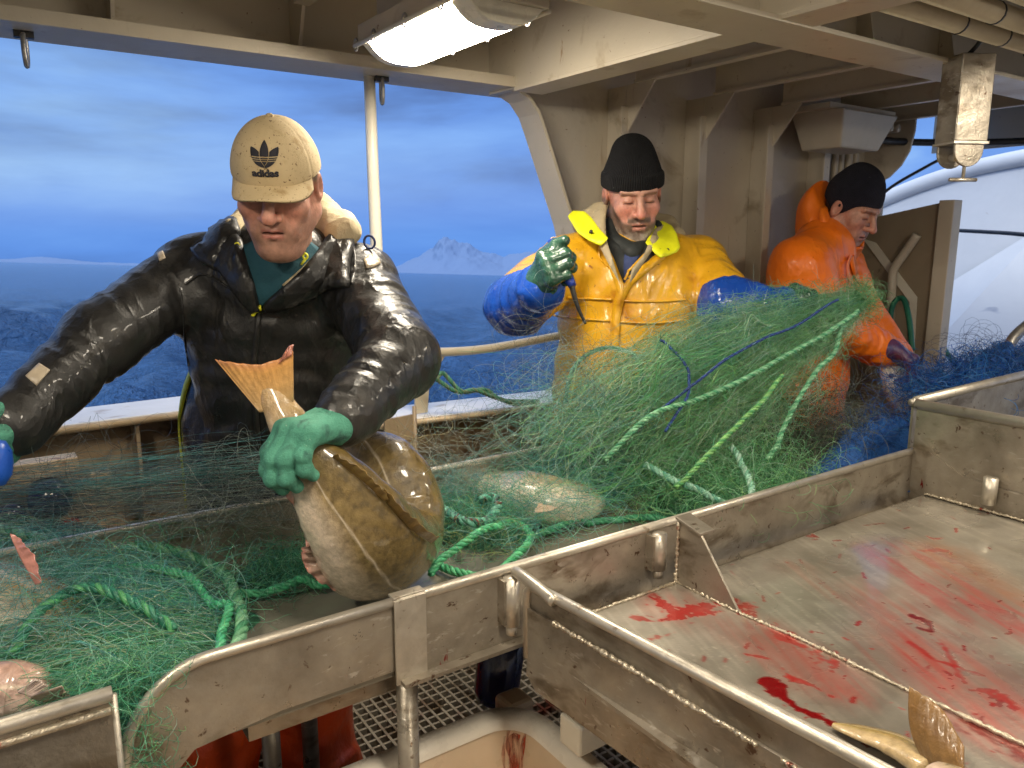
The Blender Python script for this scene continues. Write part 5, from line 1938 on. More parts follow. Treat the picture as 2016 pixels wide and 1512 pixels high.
    while z < .022:
        bands = [(-.0082, -.0069), (-.0052, -.0039), (-.0022, -.0009)]
        if not any(a < z < b for a, b in bands):
            xs = np.arange(-.025, .0251, h)
            ins = [mark(x, z) for x in xs]
            st = None
            for x, k in zip(list(xs) + [1], ins + [False]):
                if k and st is None:
                    st = x
                if not k and st is not None:
                    m = 4
                    xr = np.linspace(st, last, m) if last > st else np.linspace(st, st + h, m)
                    b = len(V2)
                    V2 += [(q * 1.14 + cx, z * 1.14 + cz) for q in xr] + [(q * 1.14 + cx, (z + h * 1.01) * 1.14 + cz) for q in xr]
                    F2 += [(b + i, b + i + 1, b + m + i + 1, b + m + i)[::-1] for i in range(m - 1)]
                    st = None
                last = x
        z += h
    sew('cap_emblem', V2, F2)
    cu = bpy.data.curves.new('lettering', 'FONT')
    cu.body = 'adidas'
    cu.size = .0175
    cu.align_x = 'CENTER'
    cu.offset = .0006
    cu.space_character = .98
    to = bpy.data.objects.new('lettering', cu)
    COL.objects.link(to)
    bpy.context.view_layer.update()
    me = bpy.data.meshes.new_from_object(to.evaluated_get(bpy.context.evaluated_depsgraph_get()))
    bpy.data.objects.remove(to)
    V3 = [(-v.co.x * 1.0, v.co.y) for v in me.vertices]
    V3 = [(v.co.x * 1.16 + cx, v.co.y * 1.08 + .0615) for v in me.vertices]
    F3 = [tuple(p.vertices) for p in me.polygons]
    # the lettering must read from outside: mirror if the local x axis points to the reader's left
    if (B[:, 0] @ RT) < 0:
        V3 = [(2 * cx - x, y) for x, y in V3]
    sew('cap_lettering', V3, F3)
    return p1


fisherman_black()


# ================================================================== FISHERMAN IN YELLOW
def beanie(c, B, s, parent, mat, peak=(0, -.03, .16), cuff=True, droop=0, low=.035):
    def f(q):
        d = ell(q, (0, -.016, .042), (.088, .106, .104))
        d = smin(d, ell(q, peak, (.050, .055, .038)), .05)
        t = .35 * (q[:, 1] + .01) * .35
        pl = (low + t) - q[:, 2]
        if droop:
            pl = pl - droop * np.clip((np.abs(q[:, 0]) - .045) / .035, 0, 1) * np.exp(-((q[:, 1] + .015) / .045) ** 2) - .03 * np.clip((-.03 - q[:, 1]) / .05, 0, 1)
        d = smax(d, pl, .006)
        if cuff:
            e = ell(q, (0, -.016, .040), (.0925, .1105, .140))
            zz = q[:, 2] - t - low
            e = smax(e, np.maximum(-zz + .001, zz - .047), .010)
            d = smin(d, e, .003)
        return d + .004 * (vnoise(q * 18, 6) - .5)
    return dome(c, B, s, f, (-.115, -.145, -.06), (.115, .125, .215), .0032, 'beanie', mat, parent, rib=4.6)


def fisherman_yellow():
    c = W(1246, 385, 2.74)
    B = face_frame(c, 14, 20, 4)
    s = 1.20
    neck = W(1245, 492, 2.80)
    p2 = thing('person', (2.0, 2.15, 0), 'bearded man in yellow oilskin and black beanie raising a hook', 'person')
    sR, eR, wR = W(1120, 520, 2.78), W(1016, 602, 2.58), W(1066, 566, 2.34)
    sL, eL, wL = W(1372, 522, 2.92), W(1428, 600, 2.72), W(1540, 606, 2.60)
    hem, chest = W(1222, 905, 2.86), W(1240, 600, 2.86)
    out = nrm((CAM - chest) * np.array([1, 1, 0]))
    o = dict(skin=(.55, .29, .21), flush=(.60, .17, .12), lip=(.50, .20, .16), brow=(.14, .085, .05), brow_k=.8, beard=(.12, .085, .06), beard2=(.42, .38, .32), nose=1.02, open=.0030)
    make_body(p2, c, B, s, o, neck, [(neck, hem, .06, .12), (sR, sL, .05, .05), (sR, eR, .05, .045), (eR, wR, .045, .03), (sL, eL, .05, .045), (eL, wL, .045, .03),
                                    (hem, (1.85, 2.2, .1), .1, .05), (hem, (2.15, 2.15, .1), .1, .05)])
    # yellow coat down to the upper-arm seams
    mR = lerp(sR, eR, .78)
    mL = lerp(sL, eL, .85)

    def f(P):
        Q = squash(P, chest, out, 1.34)
        d = seg(Q, hem - ZZ * .25, chest, .285, .262)
        d = smin(d, seg(P, sR, sL, .092, .095), .10)
        d = smin(d, seg(P, neck - ZZ * .085, lerp(sR, sL, .2) + ZZ * .02, .085, .078), .07)
        d = smin(d, seg(P, neck - ZZ * .085, lerp(sR, sL, .8) + ZZ * .02, .085, .078), .07)
        n = vnoise(P * 4.5, 31) * 4 + vnoise(P * 11, 32) * 1.4
        w = np.sin(P @ (RT * 30 + ZZ * 12) + n * 1.7)
        d = d - .0065 * np.abs(w) ** .6 * np.sign(w) - .003 * np.sin(P @ (ZZ * 45 - RT * 25) + n * 2)
        d = smin(d, segw(P, sR, mR, .098, .104, .006, 50, 33), .05)
        d = smin(d, segw(P, sL, mL, .100, .104, .006, 50, 34), .05)
        return d
    lo, hi = pts_box([sR, mR, sL, mL, chest, hem], .30)
    lo[2] = .60
    field_mesh('coat', f, lo, hi, .0085, M['jyellow'], p2)

    def slv(P, a, e, w, sd):
        d = segw(P, a, e, .080, .092, .006, 60, sd)
        return smin(d, segw(P, e, w, .096, .066, .008, 70, sd + 1), .04)
    for nm, a, e, w, sd in (('sleeve', lerp(sR, eR, .55), eR, wR, 41), ('sleeve', lerp(sL, eL, .6), eL, wL, 43)):
        lo, hi = pts_box([a, e, w], .14)
        field_mesh(nm, lambda P: slv(P, a, e, w, sd), lo, hi, .0075, M['jblue'], p2)
    pt = lambda *a, **k: patch(*a, t0=2.0, **k)
    pt('collar', f, [(1186, 430), (1200, 470), (1240, 500), (1290, 480), (1300, 445), (1290, 500), (1262, 540), (1232, 572), (1224, 590), (1214, 560), (1195, 500)], M['darkcollar'], p2, off=.002, th=.006, step=7)
    pt('jersey', f, [(1232, 492), (1256, 486), (1262, 500), (1240, 540), (1230, 560), (1228, 530)], M['bluejersey'], p2, off=.006, th=.005, step=5)
    panel('lining', [(1146, 420, 2.74), (1170, 400, 2.76), (1196, 396, 2.76), (1192, 432, 2.70), (1194, 470, 2.64), (1206, 510, 2.60), (1220, 556, 2.585), (1200, 524, 2.60), (1180, 484, 2.64), (1160, 446, 2.70)], M['hood'], p2)
    panel('lining', [(1288, 452, 2.74), (1306, 442, 2.80), (1312, 458, 2.78), (1290, 484, 2.68), (1266, 520, 2.63), (1240, 558, 2.60), (1244, 530, 2.60), (1268, 500, 2.64)], M['hood'], p2)
    fl1 = panel('neon_flap', [(1118, 426, 2.74), (1128, 415, 2.76), (1150, 416, 2.74), (1164, 428, 2.71), (1180, 450, 2.67), (1197, 469, 2.62), (1183, 484, 2.62), (1160, 474, 2.64), (1138, 459, 2.68), (1126, 440, 2.72)], M['neon'], p2, th=.005)
    fl2 = panel('neon_flap', [(1284, 438, 2.78), (1304, 435, 2.81), (1322, 444, 2.80), (1332, 460, 2.77), (1339, 486, 2.72), (1332, 497, 2.70), (1302, 508, 2.66), (1290, 500, 2.66), (1271, 478, 2.68), (1282, 458, 2.73)], M['neon'], p2, th=.005)
    for fl_, (x, y) in ((fl1, (1163, 457)), (fl2, (1313, 493))):
        q = W(x, y, 2.655 if x < 1200 else 2.70)
        MB().tube([q, q - FW * .014], .0062, 10).build('snap', M['darkmetal'], fl_)
    strip('hood_cord', f, [(1180, 482), (1179, 495), (1180, 508), (1196, 525)], 3, M['jyellow'], p2, off=.006, t0=2.0, round_=True)
    strip('zip_band', f, [(1292, 498), (1272, 516), (1250, 536), (1234, 556), (1226, 572)], 11, M['black'], p2, off=.006, th=.003, t0=2.0)
    strip('zip_band', f, [(1282, 490), (1262, 510), (1242, 532), (1230, 552)], 5, M['jyellow'], p2, off=.007, th=.005, t0=2.0)
    strip('storm_flap', f, [(1302, 504), (1272, 528), (1246, 550), (1226, 578), (1214, 620), (1210, 680), (1208, 760), (1205, 860)], 18, M['jyellow'], p2, off=.004, th=.006, t0=2.0)
    strip('lapel', f, [(1184, 488), (1200, 512), (1214, 545), (1222, 572), (1216, 600)], 16, M['jyellow'], p2, off=.006, th=.006, t0=2.0)
    for ln in ([(1115, 585), (1160, 588), (1205, 590)], [(1225, 592), (1290, 594), (1350, 590)], [(1090, 622), (1150, 628), (1200, 632)], [(1222, 634), (1290, 636), (1345, 630)]):
        strip('pocket_seam', f, ln, 4, M['jyellow'], p2, off=.002, th=.004, t0=2.0)
    hp = [W(1150, 440, 2.80), W(1180, 425, 2.90), W(1250, 430, 2.98), W(1310, 450, 2.94), W(1325, 470, 2.88)]

    def hd(P):
        d = None
        for a, b in zip(hp[:-1], hp[1:]):
            e = seg(P, a, b, .045, .05)
            d = e if d is None else smin(d, e, .02)
        return d + .004 * (vnoise(P * 25, 5) - .5)
    lo, hi = pts_box(hp, .1)
    field_mesh('hood', hd, lo, hi, .008, M['hood'], p2)
    nk = [W(1200, 440, 2.76), W(1205, 475, 2.74), W(1245, 498, 2.695), W(1285, 478, 2.75), W(1292, 445, 2.80)]

    def nkf(P):
        d = None
        for a, b in zip(nk[:-1], nk[1:]):
            e = seg(P, a, b, .034 if a is nk[1] or a is nk[2] else .022, .034 if b is nk[2] else .022)
            d = e if d is None else smin(d, e, .015)
        return d
    lo, hi = pts_box(nk, .06)
    field_mesh('neck_warmer', nkf, lo, hi, .006, M['darkcollar'], p2)
    trousers(p2, (2.0, 2.2, .80), [(1.83, 2.2, .0), (2.16, 2.15, .0)], M['jyellow'], (2.0, 2.2, .86), wr=.22)
    # raised fist, fingers one above the other towards the photo's right
    kn = W(1080, 526, 2.245)
    X = -ZZ * .95 + RT * .12
    Y = nrm(RT * .35 + ZZ * .42 - FW * .72)
    make_hand('glove', p2, kn, X, Y, -RT * .8 - FW * .5, 1.22, M['glovegreen'], curl=(62, 70, 40), fat=1.10, wrist=wR, cuff=.05, thumb='up')
    make_hand('glove', p2, W(1588, 606, 2.58), -ZZ, RT, -FW, 1.2, M['glovegreen'], curl=(50, 60, 40), fat=1.08, wrist=wL, cuff=.045)
    beanie(c, B, s, p2, M['knitblack'], peak=(0, -.035, .130), low=.024)
    # gaff hook in the raised hand: a thing of its own
    gh = thing('hand_hook', W(1092, 560, 2.2), 'blue handled hand hook held upright in the green glove', 'hook')
    Yn = nrm(Y)
    Xn = nrm(X - Yn * (X @ Yn))
    Zn = np.cross(Xn, Yn)
    Zn = Zn if Zn @ (-RT * .8 - FW * .5) > 0 else -Zn
    gc = kn + (Yn * .000 - Zn * .041) * 1.22
    top_ = gc - Xn * .088
    MB().tube([gc + Xn * .075, gc + Xn * .06, gc, gc - Xn * .05, top_], [.012, .014, .014, .015, .012], 12).build('handle', M['bluepaint2'], gh)
    gb = gc + Xn * .075
    MB().tube(spline([top_ + Xn * .01, top_ + ZZ * .006, top_ + ZZ * .008 + RT * .016, top_ - ZZ * .004 + RT * .034], 14), .0022, 6).build('hook', M['rustplate'], gh)
    MB().tube(spline([gb - Xn * .01, gb - ZZ * .03 + RT * .006, gb - ZZ * .07 + RT * .02, gb - ZZ * .11 + RT * .04], 14), [.009 - .0004 * i for i in range(14)], 8).build('tail_cord', M['darkmetal'], gh)
    return p2


M['bluepaint2'] = mat_simple('blue_plastic', (.010, .03, .22), (.02, .05, .32), 20, (.25, .4))
fisherman_yellow()


# ================================================================== FISHERMAN IN ORANGE
def fisherman_orange():
    c = W(1676, 412, 3.42)
    B = face_frame(c, 62, 30, 0)
    s = 1.22
    neck = W(1632, 470, 3.46)
    p3 = thing('person', (3.1, 2.15, 0), 'man in orange oilskin and dark beanie seen from the side', 'person')
    sN, eN, wN = W(1575, 530, 3.30), W(1640, 640, 3.24), W(1752, 698, 3.34)
    sF, eF, wF = W(1655, 530, 3.62), W(1700, 620, 3.66), W(1765, 700, 3.62)
    hem, chest = W(1580, 860, 3.45), W(1600, 590, 3.45)
    fx = B[:, 1] * np.array([1, 1, 0])
    fx = nrm(fx)
    sd_ = np.cross(fx, ZZ)
    o = dict(skin=(.46, .24, .17), flush=(.5, .18, .13), lip=(.42, .16, .13), brow=(.08, .05, .03), hair=(.05, .03, .02), nose=1.0, stubble=.3)
    make_body(p3, c, B, s, o, neck, [(neck, hem, .09, .15), (sN, sF, .06, .06), (sN, eN, .05, .045), (eN, wN, .045, .03), (sF, eF, .05, .045), (eF, wF, .045, .03),
                                    (hem, (3.0, 2.2, .1), .1, .05), (hem, (3.2, 2.3, .1), .1, .05)])

    def f(P):
        Q = squash(P, chest, fx, 1.22)
        d = seg(Q, hem - ZZ * .1, chest - ZZ * .06, .215, .195)
        d = smin(d, seg(P, sN, sF, .10, .095), .09)
        d = smin(d, seg(P, neck - ZZ * .05, lerp(sN, sF, .5), .10, .12), .07)
        n = vnoise(P * 4.5, 51) * 4 + vnoise(P * 11, 52) * 1.4
        w = np.sin(P @ (RT * 26 + ZZ * 26) + n * 1.8)
        d = d - .008 * np.abs(w) ** .6 * np.sign(w)
        d = smin(d, seg(P, W(1612, 478, 3.44), sN + ZZ * .01, .095, .092), .13)
        d = smin(d, seg(P, W(1560, 640, 3.36), sN, .13, .09), .10)
        d = smin(d, segw(P, sN, eN, .086, .078, .009, 45, 53), .06)
        d = smin(d, segw(P, eN, wN, .085, .068, .008, 55, 54), .04)
        d = smin(d, segw(P, sF, eF, .10, .085, .006, 45, 55), .05)
        d = smin(d, segw(P, eF, wF, .085, .068, .006, 55, 56), .04)
        return d
    lo, hi = pts_box([sN, eN, wN, sF, eF, wF, hem, chest], .27)
    field_mesh('jacket', f, lo, hi, .0095, M['jorange'], p3)
    # hood lying round the neck, collar closed under the chin
    hp = [W(1700, 470, 3.36), W(1680, 486, 3.34), W(1640, 462, 3.32), W(1606, 430, 3.36), W(1596, 425, 3.5), W(1620, 440, 3.62), W(1680, 470, 3.58), W(1708, 478, 3.46)]
    rr = [.028, .038, .052, .060, .062, .052, .038, .028]

    def hd(P):
        d = None
        for a, b, r0, r1 in zip(hp[:-1], hp[1:], rr[:-1], rr[1:]):
            e = segw(P, a, b, r0, r1, .006, 50, 61)
            d = e if d is None else smin(d, e, .025)
        return d

    def hd(P):
        q = (P - c) @ B / s
        q = q + .010 * (np.stack([vnoise(q * 16, 3), vnoise(q * 16, 4), vnoise(q * 16, 5)], 1) - .5) + .006 * np.sin(q[:, 1:2] * 60 + q[:, 2:] * 45 + 3 * vnoise(q * 9, 9)[:, None])
        d = ell(q, (0, -.028, -.085), (.128, .140, .125))
        d = smin(d, ell(q, (0, -.120, -.030), (.100, .055, .085)), .04)
        d = smin(d, ell(q, (0, .055, -.135), (.075, .055, .05)), .03)
        cut = q[:, 2] - (-.040 - .50 * q[:, 1] - .10 * np.abs(q[:, 0]))
        d = smax(d, cut, .008)
        return smax(d, -ell(q, (0, .018, .0), (.092, .108, .155)), .006)
    lo, hi = pts_box([c], .34)
    field_mesh('hood', hd, lo, hi, .007, M['jorange'], p3)
    strip('storm_flap', f, [(1672, 505), (1676, 530), (1684, 560), (1688, 600)], 18, M['jorange'], p3, off=.008, th=.008, t0=2.6)
    strip('drawcord', f, [(1668, 505), (1662, 530), (1668, 560), (1676, 575)], 6, M['cordpink'], p3, off=.014, t0=2.6, round_=True)
    for (x, y) in ((1663, 475),):
        q = march(hd, [(x, y)], 2.6)[0]
        MB().tube([q, q - FW * .006], .007, 10).build('snap', M['darkmetal'], p3)
    trousers(p3, (3.08, 2.2, .70), [(3.0, 2.15, 0), (3.2, 2.3, 0)], M['jorange'], (3.08, 2.2, .80), wr=.16, r0=.115)
    make_hand('glove', p3, W(1786, 712, 3.28), -ZZ * .2 + FW * .9 - RT * .2, RT * .8 - ZZ * .6, ZZ * .7 + RT * .5, 1.25, M['gloveblue'], curl=(45, 55, 35), fat=1.15, wrist=wN, cuff=.05)
    make_hand('glove', p3, W(1792, 716, 3.55), -FW * .9 - RT * .2, RT * .8 - ZZ * .6, ZZ * .7 + RT * .5, 1.25, M['gloveblue'], curl=(45, 55, 35), fat=1.15, wrist=wF, cuff=.05)
    beanie(c, B, s, p3, M['knitnavy'], peak=(0, -.02, .118), cuff=False, droop=.10, low=.036)
    return p3


M['cordpink'] = mat_simple('faded_orange_cord', (.72, .20, .10), (.8, .26, .14), 20, (.5, .7))
fisherman_orange()
# ================================================================== FISH
M['fish'] = mat_col('wet_cod_skin', .24, ((26, .003), (120, .0014), (420, .0008)), spec=.6, mottle=.26, coat=.8)
M['fin'] = mat_col('wet_fin', .3, ((60, .002, ), (200, .0008)), spec=.5, mottle=.2, coat=.4)


def fish_body(name, parent, centers, a, b, side, cols, nt=150, nk=72, plump=1.0, mat=None, wr=.0):
    """loft: centres along the spine, half-heights a along the dorsal direction 'side', half-widths b across; cols(t, ang, P)"""
    C = spline(centers, nt)
    t = np.linspace(0, 1, nt)
    tk = np.linspace(0, 1, len(a))
    A, Bb = np.interp(t, tk, a), np.interp(t, tk, b)
    ker = np.array([1, 4, 6, 4, 1]) / 16
    for _ in range(4):
        A = np.r_[A[:2], np.convolve(A, ker, 'valid'), A[-2:]]
        Bb = np.r_[Bb[:2], np.convolve(Bb, ker, 'valid'), Bb[-2:]]
    T = np.gradient(C, axis=0)
    T /= np.linalg.norm(T, axis=1)[:, None]
    S = spline(side, nt) if np.ndim(side[0]) else np.tile(side, (nt, 1))
    U = S - T * (S * T).sum(1)[:, None]
    U /= np.linalg.norm(U, axis=1)[:, None]
    Wd = np.cross(T, U)
    an = np.linspace(0, 2 * math.pi, nk, endpoint=False)
    ca, sa = np.cos(an), np.sin(an)
    sa2 = np.sign(sa) * np.abs(sa) ** .92
    P = C[:, None] + U[:, None] * (A[:, None] * ca)[..., None] + Wd[:, None] * (Bb[:, None] * sa2)[..., None]
    P = P.reshape(-1, 3)
    if wr:
        P = P + (np.tile(U[:, None], (1, nk, 1)).reshape(-1, 3)) * (wr * (fbm(P * 16, 3, 8) - .5))[:, None]
    tt, aa = np.repeat(t, nk), np.tile(an, nt)
    idx = np.arange(nt * nk).reshape(nt, nk)
    F = np.stack([idx[:-1], np.roll(idx[:-1], -1, 1), np.roll(idx[1:], -1, 1), idx[1:]], -1).reshape(-1, 4)
    V = np.vstack([P, C[:1], C[-1:]])
    F = [tuple(q) for q in F] + [(len(V) - 2, (k + 1) % nk, k) for k in range(nk)] + [(len(V) - 1, idx[-1, k], idx[-1, (k + 1) % nk]) for k in range(nk)]
    cl = cols(np.r_[tt, 0, 1], np.r_[aa, 0, 0], V)
    o = mesh_obj(name, V, F, mat or M['fish'], parent, cols=cl)
    return C, U, Wd, A, Bb


def cod_cols(back=(.145, .098, .030), flank=(.27, .195, .085), belly=(.70, .57, .44), ll=(.70, .60, .46), llpath=None, dark=1.0, llw=.03, tailmix=0.0):
    def f(t, an, P):
        tail = np.clip((.13 - t) / .07, 0, 1)[:, None] * tailmix
        h = np.cos(an)                        # 1 dorsal, -1 belly
        n = fbm(P * 85, 4, 2)
        n2 = fbm(P * 150, 2, 6)
        h = h + (fbm(P * 9, 3, 3) - .5) * .35
        k1 = np.clip((h + .15) / .7, 0, 1)[:, None]
        k2 = np.clip((h + .62) / .50, 0, 1)[:, None]
        c = np.array(belly) * (1 - k2) + np.array(flank) * k2
        c = c * (1 - k1) + np.array(back) * k1
        sp = np.clip((n - .50) * 7, 0, 1) * np.clip(k2[:, 0] * 1.2, 0, 1)
        c = c * (1 - .34 * sp[:, None] * dark)
        c *= (.86 + .3 * n2)[:, None]
        lp = np.interp(t, llpath[0], llpath[1]) if llpath else .15
        d = np.abs(np.cos(an) - lp)
        m = np.exp(-(d / llw) ** 2)[:, None] * .9
        c = c * (1 - m) + np.array(ll) * m
        return c * (1 - tail) + np.array([.40, .265, .12]) * (.75 + .5 * n[:, None]) * tail
    return f


def fin_sheet(name, parent, base, tip, cols, nv=14, th=.0022, ripple=.006, nu=40, mat=None, edge_n=.10, seed=1, bulge=None):
    """thin fin between a base polyline and a tip polyline"""
    Bp, Tp = spline(base, nu), spline(tip, nu)
    v = np.linspace(0, 1, nv)
    P = Bp[:, None] * (1 - v)[None, :, None] + Tp[:, None] * v[None, :, None]
    n = np.cross(np.gradient(Bp, axis=0), Tp - Bp)
    n /= np.linalg.norm(n, axis=1)[:, None] + 1e-9
    u = np.arange(nu)
    rip = ripple * np.sin(u * 1.15 + seed)[:, None] * v[None] + ripple * 1.3 * np.sin(u * .33 + seed * 2)[:, None] * (v[None] ** 1.5)
    if bulge:
        rip = rip + bulge * np.sin(v * math.pi)[None]
    P = P + n[:, None] * rip[..., None]
    rg = np.random.default_rng(seed)
    jag = np.interp(u, np.arange(0, nu, 2), rg.random(len(np.arange(0, nu, 2)))) * edge_n
    P = P - (Tp - Bp)[:, None] * (jag[:, None] * v[None] ** 4)[..., None]
    top = P + n[:, None] * (th * (1.15 - v))[None, :, None]
    bot = P - n[:, None] * (th * (1.15 - v))[None, :, None]
    V = np.vstack([top.reshape(-1, 3), bot.reshape(-1, 3)])
    N = nu * nv
    F = []
    for i in range(nu - 1):
        for j in range(nv - 1):
            q = (i * nv + j, (i + 1) * nv + j, (i + 1) * nv + j + 1, i * nv + j + 1)
            F += [q, tuple(N + k for k in q[::-1])]
    rim = [i * nv for i in range(nu)] + [(nu - 1) * nv + j for j in range(1, nv)] + [i * nv + nv - 1 for i in range(nu - 2, -1, -1)] + [j for j in range(nv - 2, 0, -1)]
    for a, b in zip(rim, rim[1:] + rim[:1]):
        F.append((b, a, N + a, N + b))
    uu, vv = np.meshgrid(np.linspace(0, 1, nu), v, indexing='ij')
    cl = cols(uu.ravel(), vv.ravel())
    return mesh_obj(name, V, F, mat or M['fin'], parent, cols=np.vstack([cl, cl]))


def fin_col(c0, c1, ray=.25, edge=None, n=26):
    def f(u, v):
        c = np.asarray(c0) * (1 - v)[:, None] + np.asarray(c1) * v[:, None]
        c = c * (1 - ray * (.5 + .5 * np.sin(u * n * 6.28)))[:, None]
        if edge is not None:
            k = np.clip((v - .80) / .2, 0, 1)[:, None] * .8
            c = c * (1 - k) + np.asarray(edge) * k
        return c
    return f


def held_cod():
    fs = thing('cod', W(740, 1150, 1.62), 'big olive brown cod held up by its tail in the teal glove', 'fish')
    cen = [W(526, 744, 1.405), W(562, 822, 1.405), W(604, 890, 1.405), W(640, 945, 1.42), W(690, 1012, 1.46), W(728, 1062, 1.52), W(752, 1090, 1.60), W(772, 1066, 1.69), W(780, 1005, 1.74), W(758, 945, 1.75), W(730, 908, 1.78), W(706, 882, 1.83)]
    a = [.018, .036, .046, .070, .096, .112, .118, .116, .108, .100, .085, .05]
    b = [.007, .024, .030, .042, .062, .078, .088, .088, .080, .07, .055, .03]
    rightup = nrm(RT * .86 + UP * .50)
    fish_body('body', fs, cen, a, b, nrm(RT * .88 + UP * .42), cod_cols(llpath=([0, .3, .55, 1], [-.15, -.05, .10, .2]), llw=.020, tailmix=1.0), plump=1, wr=.014, nt=280, nk=200)
    # dorsal fins folded along the back edge
    col = fin_col((.17, .10, .025), (.24, .155, .05), .15, None, 14)
    fin_sheet('dorsal_fin', fs, [W(655, 898, 1.385), W(690, 925, 1.39), W(725, 955, 1.40), W(758, 985, 1.42)], [W(664, 894, 1.37), W(703, 918, 1.37), W(741, 948, 1.385), W(766, 984, 1.41)], col, ripple=.0016, edge_n=.10, seed=3)
    fin_sheet('dorsal_fin', fs, [W(748, 968, 1.415), W(782, 1010, 1.44), W(815, 1045, 1.47), W(848, 1068, 1.53)], [W(758, 964, 1.40), W(796, 1002, 1.42), W(832, 1034, 1.46), W(866, 1058, 1.53)], col, ripple=.0016, edge_n=.10, seed=5)
    # tail
    tc = fin_col((.40, .265, .12), (.62, .31, .08), .07, (.52, .22, .10), 30)
    fin_sheet('tail_fin', fs, [W(512, 812, 1.40), W(545, 806, 1.40), W(578, 790, 1.40)], [W(422, 706, 1.415), W(455, 712, 1.40), W(505, 716, 1.39), W(545, 706, 1.385), W(577, 690, 1.385)], tc, nu=60, nv=22, th=.0035, ripple=.0005, edge_n=.03, seed=2)
    fin_sheet('tail_fin', fs, [W(548, 716, 1.383), W(562, 706, 1.383), W(574, 700, 1.383)], [W(556, 700, 1.38), W(568, 680, 1.38), W(578, 676, 1.38)], fin_col((.42, .16, .10), (.50, .22, .17), .1), nu=14, nv=6, edge_n=.2, seed=4)
    # anal fin, pale and pink at the edge
    fin_sheet('anal_fin', fs, [W(640, 1040, 1.455), W(650, 1075, 1.475), W(668, 1115, 1.51), W(700, 1150, 1.55)], [W(612, 1048, 1.44), W(592, 1082, 1.45), W(604, 1124, 1.48), W(664, 1172, 1.53)], fin_col((.52, .38, .28), (.55, .36, .28), .2, (.50, .20, .16), 12), ripple=.006, seed=7)
    fin_sheet('anal_fin', fs, [W(560, 885, 1.40), W(585, 930, 1.40), W(612, 975, 1.42), W(632, 1010, 1.44)], [W(524, 910, 1.40), W(556, 968, 1.40), W(592, 1012, 1.42), W(626, 1030, 1.44)], fin_col((.50, .36, .27), (.60, .40, .32), .15, (.55, .25, .2), 14), ripple=.003, seed=9)


held_cod()


def lying_fish(name, label, cen, a, b, side, cc, fins=()):
    fs = thing(name, np.asarray(cen[len(cen) // 2]) - ZZ * b[len(b) // 2], label, 'fish')
    fish_body('body', fs, cen, a, b, side, cc, nt=90, nk=48, wr=.004)
    for fn in fins:
        fin_sheet(fn[0], fs, fn[1], fn[2], fn[3], seed=fn[4], ripple=.0015, edge_n=.03)
    return fs


pale = cod_cols((.30, .24, .13), (.46, .38, .25), (.66, .58, .46), llpath=([0, 1], [.3, .3]))
z = .822
cen = [WZ(1180, 985, z + .04), WZ(1150, 985, z + .055), WZ(1095, 985, z + .07), WZ(1035, 975, z + .075), WZ(975, 958, z + .06), WZ(930, 940, z + .04), WZ(905, 930, z + .035)]
f2 = lying_fish('cod', 'pale fish lying on its side on the belt under the net behind the held cod', cen, [.025, .062, .085, .085, .055, .024, .018], [.02, .045, .06, .065, .042, .018, .01], nrm(RT * .2 + FW * .8 + UP * .3), pale,
                [('pectoral_fin', [WZ(1085, 1005, z + .11), WZ(1100, 1000, z + .11)], [WZ(1050, 1010, z + .12), WZ(1060, 990, z + .13)], fin_col((.5, .4, .3), (.55, .42, .3)), 3)])
cen = [WZ(-120, 1150, z + .07), WZ(-60, 1170, z + .075), WZ(10, 1190, z + .07), WZ(75, 1215, z + .06), WZ(120, 1245, z + .05), WZ(150, 1280, z + .04)]
lying_fish('cod', 'fish with raised pink fin under the green net at far left', cen, [.06, .085, .09, .08, .06, .03], [.05, .065, .07, .06, .045, .02], nrm(FW + UP * .4),
           cod_cols((.26, .17, .06), (.42, .31, .15), (.62, .52, .40)),
           [('pectoral_fin', [W(72, 1150, 1.29), W(46, 1105, 1.29), W(30, 1072, 1.295), W(22, 1052, 1.30)], [W(84, 1146, 1.285), W(66, 1095, 1.285), W(46, 1068, 1.29), W(23, 1050, 1.30)], fin_col((.50, .22, .18), (.52, .24, .20), .12, (.45, .16, .14), 3), 5)])
gut = cod_cols((.45, .28, .22), (.55, .38, .32), (.66, .50, .44), dark=.8)
cen = [WZ(-70, 1370, z + .06), WZ(-30, 1362, z + .065), WZ(20, 1355, z + .06), WZ(70, 1360, z + .05), WZ(110, 1372, z + .03)]
lying_fish('small_fish', 'pinkish fish head in the net above the chute corner', cen, [.03, .042, .045, .036, .012], [.03, .04, .045, .034, .012], nrm(FW * .3 + UP), gut,
           [('gill_cover', [WZ(36, 1362, z + .10), WZ(60, 1370, z + .09)], [WZ(70, 1335, z + .12), WZ(96, 1350, z + .10)], fin_col((.6, .45, .4), (.62, .5, .44), .2), 3),
            ('fin', [WZ(60, 1372, z + .08), WZ(90, 1380, z + .06)], [WZ(120, 1350, z + .10), WZ(140, 1368, z + .07)], fin_col((.55, .42, .3), (.6, .45, .36), .3), 4)])

sil = cod_cols((.16, .19, .23), (.42, .42, .42), (.70, .66, .60), ll=(.5, .5, .5))
cen = [W(1758, 690, 3.34), W(1764, 720, 3.34), W(1776, 755, 3.33), W(1784, 778, 3.33), W(1792, 800, 3.34)]
lying_fish('netted_fish', 'silvery fish wrapped in blue net in the hands of the fisherman in orange', cen, [.03, .07, .085, .08, .06], [.03, .055, .065, .06, .05], RT, sil)

